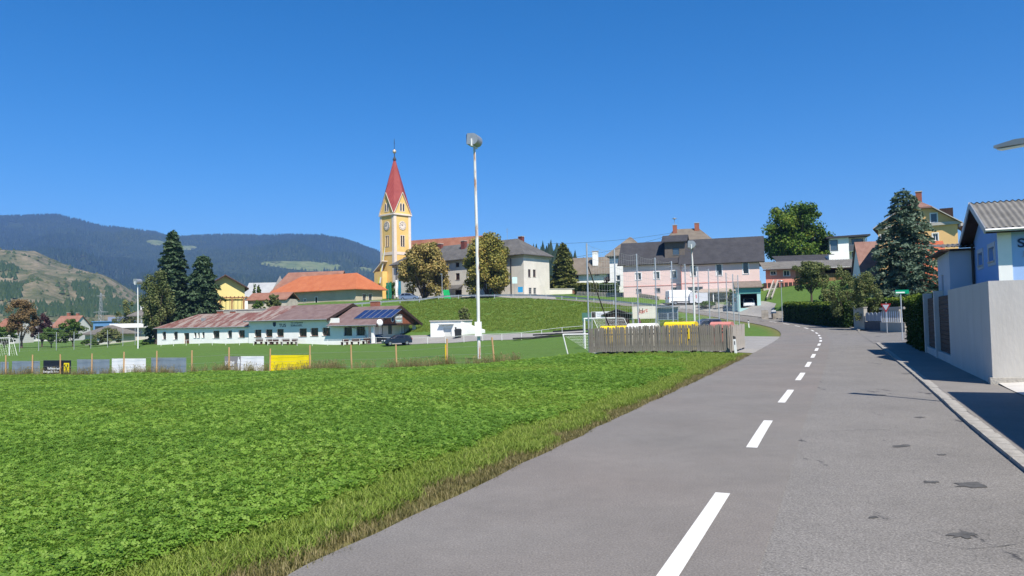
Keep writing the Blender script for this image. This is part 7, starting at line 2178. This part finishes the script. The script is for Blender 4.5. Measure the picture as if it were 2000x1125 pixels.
hatch('white car parked inside the open mint garage', (q.x, q.y, 3.04), math.atan2(-.24, .97) - math.pi / 2, CARWH)
# dark pickup
PL = [(0, .42), (5.1, .40), (5.2, .7), (5.1, 1.0), (4.0, 1.12), (.05, 1.14), (-.02, .8)]
PCb = [(1.5, 1.12), (4.15, 1.11), (3.3, 1.74), (2.9, 1.79), (1.75, 1.77)]
x, y, g = g3(1331, 640, 68)
o = vehicle('pickup_truck', 'dark navy pickup truck parked behind the picket enclosure', 'pickup', (x + 4.9, y - .4, g), math.radians(183), CARBLU, 5.2, 1.85, PL, PCb, (.95, 4.1), .38, [[(1.75, 1.18), (2.5, 1.17), (2.5, 1.67), (1.85, 1.68)], [(2.57, 1.17), (3.8, 1.16), (3.2, 1.66), (2.57, 1.67)]])
front_rear(o, 5.2, 1.85, .85, .95, ((4.1, 1.13, .75), (3.33, 1.73, .62), -.03)); MB().box(.1, 1.45, -.8, .8, 1.145, 1.2).build('bed_cover', DARK_F, o); MB().tube([(1.4, -.8, 1.15), (1.3, -.8, 1.6), (1.3, .8, 1.6), (1.4, .8, 1.15)], .035, 8).build('roll_bar', DARK_F, o); MB().box(1.8, 3.0, -.7, .7, 1.795, 1.83).build('roof_rail', GREY_M, o)
# white van
VL = [(0, .45), (5.5, .42), (5.62, .7), (5.5, 1.15), (4.75, 1.38), (4.6, 1.4), (.02, 1.4)]
VC = [(.02, 1.38), (4.85, 1.36), (4.1, 2.2), (3.7, 2.5), (.3, 2.55), (.05, 2.4)]
x, y, g = g3(1303, 597, 127)
o = vehicle('delivery_van', 'white high-roof delivery van parked in front of the pink house', 'van', (x, y, g), math.radians(8), CARWH, 5.62, 2.0, VL, VC, (1.1, 4.5), .36, [[(3.75, 1.45), (4.55, 1.43), (4.1, 2.05), (3.75, 2.1)]], van=True)
front_rear(o, 5.62, 2.0, .95, 1.2, ((4.8, 1.4, .85), (4.12, 2.18, .78), -.03)); MB().box(.3, 3.6, -1.02, -.985, .55, .68).build('side_trim', DARK_F, o); MB().box(4.25, 4.4, -1.22, -1.0, 1.45, 1.75).build('mirror', DARK_F, o)
x, y, g = g3(1348, 600, 126)
bx = Bld('site_container', 'pale grey box trailer standing right of the white van', 'trailer', (x, y), (.97, -.2), g)
bx.box('body', 0, 2.9, 0, 2, .45, 2.1, mat('trailer_grey', (.6, .62, .66), .5, .05, 1)); bx.box('drawbar', 2.9, 3.7, .9, 1.1, .5, .6, DARK_F); bx.box('red_mark', .95, 1.1, -.01, -.002, 1.2, 1.8, mat('mark_red', (.6, .1, .1), .5, .1, 1))
for xx in (.8, 2.1): MB().tube([(xx, -.02, .32), (xx, .2, .32)], .32, 14).build('wheel', TYRE, bx.e)
hs_ = thing('timber_stack', 'grey stacked bench boards on the verge in front of the porch', 'boards', g3(1412, 602, 119))
for k in range(3): MB().box(-1.2, 1.2, -.2, .2, .15 + .3 * k, .25 + .3 * k).build('board', PICK_L, hs_)
for k in (-1, 1): MB().box(k - .1, k + .1, -.2, .2, 0, .95).build('support', PICK_L, hs_)
# ================================================================ clover field, verge and rough grass
def scatter(name, P, rot, scl, idx, protos):
    """thousands of plants of one mass: instances of a few tufts on points"""
    me = bpy.data.meshes.new(name)
    me.vertices.add(len(P)); me.vertices.foreach_set('co', np.asarray(P, np.float32).ravel())
    for nm, arr, ty in (('rot', rot, 'FLOAT'), ('scl', scl, 'FLOAT'), ('idx', idx, 'INT')):
        at = me.attributes.new(nm, ty, 'POINT'); at.data.foreach_set('value', np.asarray(arr, np.float32 if ty == 'FLOAT' else np.int32))
    o = link(bpy.data.objects.new(name, me)); tag(o, kind='stuff')
    col = bpy.data.collections.new(name + '_tufts')
    for p in protos: col.objects.link(p)
    ng = bpy.data.node_groups.new(name, 'GeometryNodeTree')
    ng.interface.new_socket('Geometry', in_out='INPUT', socket_type='NodeSocketGeometry'); ng.interface.new_socket('Geometry', in_out='OUTPUT', socket_type='NodeSocketGeometry')
    N, Lk = ng.nodes, ng.links
    gi, go = N.new('NodeGroupInput'), N.new('NodeGroupOutput')
    ci = N.new('GeometryNodeCollectionInfo'); ci.inputs['Collection'].default_value = col; ci.inputs['Separate Children'].default_value = True; ci.inputs['Reset Children'].default_value = True
    ip = N.new('GeometryNodeInstanceOnPoints'); ip.inputs['Pick Instance'].default_value = True
    def attr(nm, ty):
        a = N.new('GeometryNodeInputNamedAttribute'); a.data_type = ty; a.inputs['Name'].default_value = nm; return a.outputs['Attribute']
    cx = N.new('ShaderNodeCombineXYZ'); Lk.new(attr('rot', 'FLOAT'), cx.inputs['Z'])
    cs = N.new('ShaderNodeCombineXYZ'); sc_ = attr('scl', 'FLOAT')
    for k in 'XY': Lk.new(sc_, cs.inputs[k])
    pw_ = N.new('ShaderNodeMath'); pw_.operation = 'POWER'; pw_.inputs[1].default_value = .45 if name == 'clover' else 1.0; Lk.new(sc_, pw_.inputs[0]); Lk.new(pw_.outputs[0], cs.inputs['Z'])
    mp = N.new('GeometryNodeMeshToPoints')
    Lk.new(gi.outputs[0], mp.inputs[0]); Lk.new(mp.outputs[0], ip.inputs['Points']); Lk.new(ci.outputs[0], ip.inputs['Instance'])
    Lk.new(attr('idx', 'INT'), ip.inputs['Instance Index']); Lk.new(cx.outputs[0], ip.inputs['Rotation']); Lk.new(cs.outputs[0], ip.inputs['Scale'])
    Lk.new(ip.outputs[0], go.inputs[0])
    md = o.modifiers.new('scatter', 'NODES'); md.node_group = ng
    return o
def clover_tuft(seed, m, n=34, R=.17, H=.14, leaf=.03):
    r = np.random.default_rng(seed)
    th = r.uniform(0, 6.28, n); rad = R * np.sqrt(r.random(n)); z = H * (.35 + .65 * r.random(n)) * (1 - .35 * (rad / R) ** 2)
    c = np.stack([np.cos(th) * rad, np.sin(th) * rad, z], -1)
    V, F, rn = [], [], []
    for i in range(n):
        d = Vector((r.normal() * .45, r.normal() * .45, 1)).normalized(); a = d.orthogonal().normalized(); b = d.cross(a); ph = r.uniform(0, 6.28); tone = r.uniform(0, 1)
        for k in range(3):
            t = ph + k * 2.094
            ax = a * math.cos(t) + b * math.sin(t); bx_ = b * math.cos(t) - a * math.sin(t)
            p = Vector(c[i]); l = leaf * r.uniform(.8, 1.25); j = len(V)
            V += [p, p + ax * l * .55 + bx_ * l * .38 + d * .004, p + ax * l + d * l * -.12, p + ax * l * .55 - bx_ * l * .38 + d * .004]
            F.append((j, j + 1, j + 2, j + 3)); rn += [tone] * 4
        j = len(V); q = Vector((c[i][0] * .6, c[i][1] * .6, -.02)); V += [q - a * .002, q + a * .002, Vector(c[i]) + a * .0015, Vector(c[i]) - a * .0015]; F.append((j, j + 1, j + 2, j + 3)); rn += [.3] * 4
    return bpy.data.objects.new('clover_tuft', np_mesh('clover_tuft', [tuple(v) for v in V], F, m, rn))
def grass_tuft(seed, m, n=26, R=.12, H=.10, wd=.006, lean=1.0, heads=0):
    r = np.random.default_rng(seed); V, F, rn = [], [], []
    for i in range(n):
        th = r.uniform(0, 6.28); rad = R * math.sqrt(r.random()); b = Vector((math.cos(th) * rad, math.sin(th) * rad, -.01)); h = H * r.uniform(.5, 1.15); a = r.uniform(0, 6.28)
        d = Vector((math.cos(a), math.sin(a), 0)); s = Vector((-d.y, d.x, 0)) * wd; ln = h * lean * r.uniform(.3, 1.2); j = len(V); t = r.uniform(0, 1)
        m1 = b + d * ln * .3 + Vector((0, 0, h * .6)); tp = b + d * ln + Vector((0, 0, h))
        V += [b - s, b + s, m1 + s * .8, m1 - s * .8, tp + s * .12, tp - s * .12]; F += [(j, j + 1, j + 2, j + 3), (j + 3, j + 2, j + 4, j + 5)]; rn += [t] * 6
        if i < heads:
            j = len(V); V += [tp - s * 2, tp + s * 2, tp + s * 1.5 + Vector((d.x * .02, d.y * .02, .09)), tp - s * 1.5 + Vector((d.x * .02, d.y * .02, .09))]; F.append((j, j + 1, j + 2, j + 3)); rn += [.95] * 4
    return bpy.data.objects.new('grass_tuft', np_mesh('grass_tuft', [tuple(v) for v in V], F, m, rn))
def inst_leaf(name, c1, c2, c3, trans=.3):
    """like leaf_mat, with a further shift of tone from plant to plant"""
    m = leaf_mat(name, c1, c2, c3, .42, .5)
    N, L = m.node_tree.nodes, m.node_tree.links
    at = [n for n in N if n.type == 'ATTRIBUTE'][0]; cr = [n for n in N if n.type == 'VALTORGB'][0]
    oi = N.new('ShaderNodeObjectInfo'); mx = N.new('ShaderNodeMath'); mx.operation = 'MULTIPLY_ADD'; mx.inputs[1].default_value = .55
    ad = N.new('ShaderNodeMath'); ad.operation = 'MULTIPLY'; ad.inputs[1].default_value = .45
    L.new(oi.outputs['Random'], ad.inputs[0]); L.new(at.outputs['Fac'], mx.inputs[0]); L.new(ad.outputs[0], mx.inputs[2]); L.new(mx.outputs[0], cr.inputs[0])
    return m
L_CLO = inst_leaf('leaf_clover', (.09, .20, .02), (.21, .36, .05), (.33, .46, .11))
L_GRS = inst_leaf('blade_grass', (.12, .20, .022), (.25, .34, .055), (.38, .43, .12))
L_DRY = inst_leaf('blade_dry', (.10, .11, .03), (.24, .21, .08), (.42, .35, .18))
L_CLO2 = inst_leaf('leaf_clover_pale', (.11, .20, .022), (.24, .36, .055), (.38, .46, .12))
L_CLO3 = inst_leaf('leaf_clover_deep', (.07, .17, .02), (.165, .31, .045), (.27, .40, .085))
prot_c = [clover_tuft(i, (L_CLO, L_CLO, L_CLO, L_CLO2, L_CLO2, L_CLO3, L_CLO3)[i], H=(.14, .12, .17, .16, .12, .18, .13)[i], leaf=(.03, .026, .034, .03, .028, .034, .028)[i]) for i in range(7)]
prot_g = [grass_tuft(20 + i, L_GRS) for i in range(4)]
prot_d = [grass_tuft(40 + i, L_DRY, 18, .12, .13, .005, .8) for i in range(4)]
prot_t = [grass_tuft(60 + i, L_DRY, 16, .14, .55, .006, .35, 8) for i in range(4)]
def field_points(n, y0, y1, amax=-.95):
    Yp = np.sqrt(rng.uniform(y0 ** 2, y1 ** 2, n)); a = rng.uniform(amax, .42, n); return a * Yp, Yp
def place(x, y, keep):
    x, y = x[keep], y[keep]; return np.stack([x, y, height(x, y)], -1)
allP, allS = [], []
for n, y0, y1, s in ((34000, 3.5, 9, .9), (56000, 9, 18, 1.0), (70000, 18, 32, 1.3), (70000, 32, 62, 1.9)):
    x, y = field_points(n, y0, y1)
    off, st, _ = road_dist(x, y); over = -off - rhalf(st)[0]
    edge = 1.3 + .3 * fbm(x, y, 31, 4, 1.6)
    patch = fbm(x, y, 77, 4, .9)
    keep = (off < 0) & (over > edge) & (side_of_fence(x, y) < -.9) & (x < 6.5 + (y - 30) * .02) & ((x < 4) | (y < 36)) & ((patch > -.95) | (rng.random(n) < .3))
    P = place(x, y, keep); allP.append(P); allS.append(s * rng.uniform(.75, 1.3, len(P)) * (1 + .22 * patch[keep]))
P = np.concatenate(allP); S_ = np.concatenate(allS)
big = fbm(P[:, 0], P[:, 1], 91, 4, .45) + rng.normal(0, .45, len(P))
ci_ = np.where(big > .55, rng.integers(3, 5, len(P)), np.where(big < -.5, rng.integers(5, 7, len(P)), rng.integers(0, 3, len(P))))
scatter('clover', P, rng.uniform(0, 6.28, len(P)), S_, ci_, prot_c)
# green verge grass mixed into the clover edge and dry blades next to the asphalt
n = 60000
st = rng.uniform(S0 - 8, S0 + 42, n) ; o_ = rng.uniform(.0, 3.0, n)
i_ = np.clip(np.searchsorted(RS, st), 0, len(RS) - 1); Lh_ = rhalf(st)[0]
x = np.interp(st, RS, RC[:, 0]) - RN[i_, 0] * (Lh_ + o_); y = np.interp(st, RS, RC[:, 1]) - RN[i_, 1] * (Lh_ + o_)
lot = (st - S0 > 29.5)
far = np.clip((st - S0 + 8) / 45, 0, 1)
nz_ = fbm(x, y, 13, 4, 2.2)
kg = (o_ > .38 + .22 * nz_) & (rng.random(n) < (1.1 - .38 * o_) * (1 - .5 * far)) & ~lot
kd = (o_ > .0) & (o_ < .75 + .4 * nz_) & (rng.random(n) < .7 * (1 - .5 * far)) & ~lot
P = place(x, y, kg); scatter('verge_grass', P, rng.uniform(0, 6.28, len(P)), rng.uniform(.7, 1.35, len(P)) * np.interp(P[:, 1], [5, 40], [.9, 1.4]), rng.integers(0, 4, len(P)), prot_g)
P = place(x, y, kd); scatter('dry_verge', P, rng.uniform(0, 6.28, len(P)), rng.uniform(.35, .8, len(P)) * np.interp(P[:, 1], [5, 40], [1, 1.3]), rng.integers(0, 4, len(P)), prot_d)
# tall dry grass along the field fence
n = 2600
u = rng.uniform(-14, 43.5, n); v = rng.normal(-.1, .45, n)
x = FENCE_A[0] + fd[0] * u - fd[1] * v; y = FENCE_A[1] + fd[1] * u + fd[0] * v
clump = np.sin(u * .9) + np.sin(u * 2.3 + 1)
keep = rng.random(n) < np.clip(.35 + .35 * clump + (u > 25) * .3, .12, .95)
P = place(x, y, keep); scatter('fence_grass', P, rng.uniform(0, 6.28, len(P)), rng.uniform(.5, 1.15, len(P)), rng.integers(0, 4, len(P)), prot_t)
n = 9000
u = rng.uniform(-14, 44, n); v = rng.normal(-.7, .5, n)
x = FENCE_A[0] + fd[0] * u - fd[1] * v; y = FENCE_A[1] + fd[1] * u + fd[0] * v
P = place(x, y, np.ones(n, bool)); scatter('fence_verge', P, rng.uniform(0, 6.28, len(P)), rng.uniform(1.0, 1.9, len(P)), rng.integers(0, 4, len(P)), prot_g)
# rough grass on the bank and short grass by the enclosure
n = 26000
x = rng.uniform(-22, 24, n); y = rng.uniform(98, 158, n)
off, st, _ = road_dist(x, y); gzv = height(x, y)
keep = (off < -3.9) & (gzv > .35) & (gzv < 6.4)
P = place(x, y, keep); scatter('bank_grass', P, rng.uniform(0, 6.28, len(P)), rng.uniform(1.6, 3.0, len(P)), rng.integers(0, 4, len(P)), prot_g)
n = 7000
x = rng.uniform(2, 11.5, n); y = rng.uniform(31, 42, n); off, st, _ = road_dist(x, y)
Pq = np.stack([x, y], -1); sdp = (x - PA.x) * -t_.y + (y - PA.y) * t_.x
keep = (off < -3.1) & (sdp < -.1) & (sdp > -3.4) & (rng.random(n) < .5)
P = place(x, y, keep); scatter('enclosure_grass', P, rng.uniform(0, 6.28, len(P)), rng.uniform(.5, 1.1, len(P)), rng.integers(0, 4, len(P)), prot_g)
# ================================================================ haze
hz_m = bpy.data.materials.new('haze_air')
hz_m.use_nodes = True
nt = hz_m.node_tree
for n_ in list(nt.nodes):
    nt.nodes.remove(n_)
ho = nt.nodes.new('ShaderNodeOutputMaterial')
pv = nt.nodes.new('ShaderNodeVolumePrincipled')
pv.inputs['Color'].default_value = (.24, .46, 1.0, 1)
pv.inputs['Density'].default_value = 0.00012
pv.inputs['Anisotropy'].default_value = 0.0
nt.links.new(pv.outputs[0], ho.inputs['Volume'])
hz = MB().box(-7400, 7400, -1700, 6300, -60, 830).build('haze', hz_m)
tag(hz, kind='stuff')
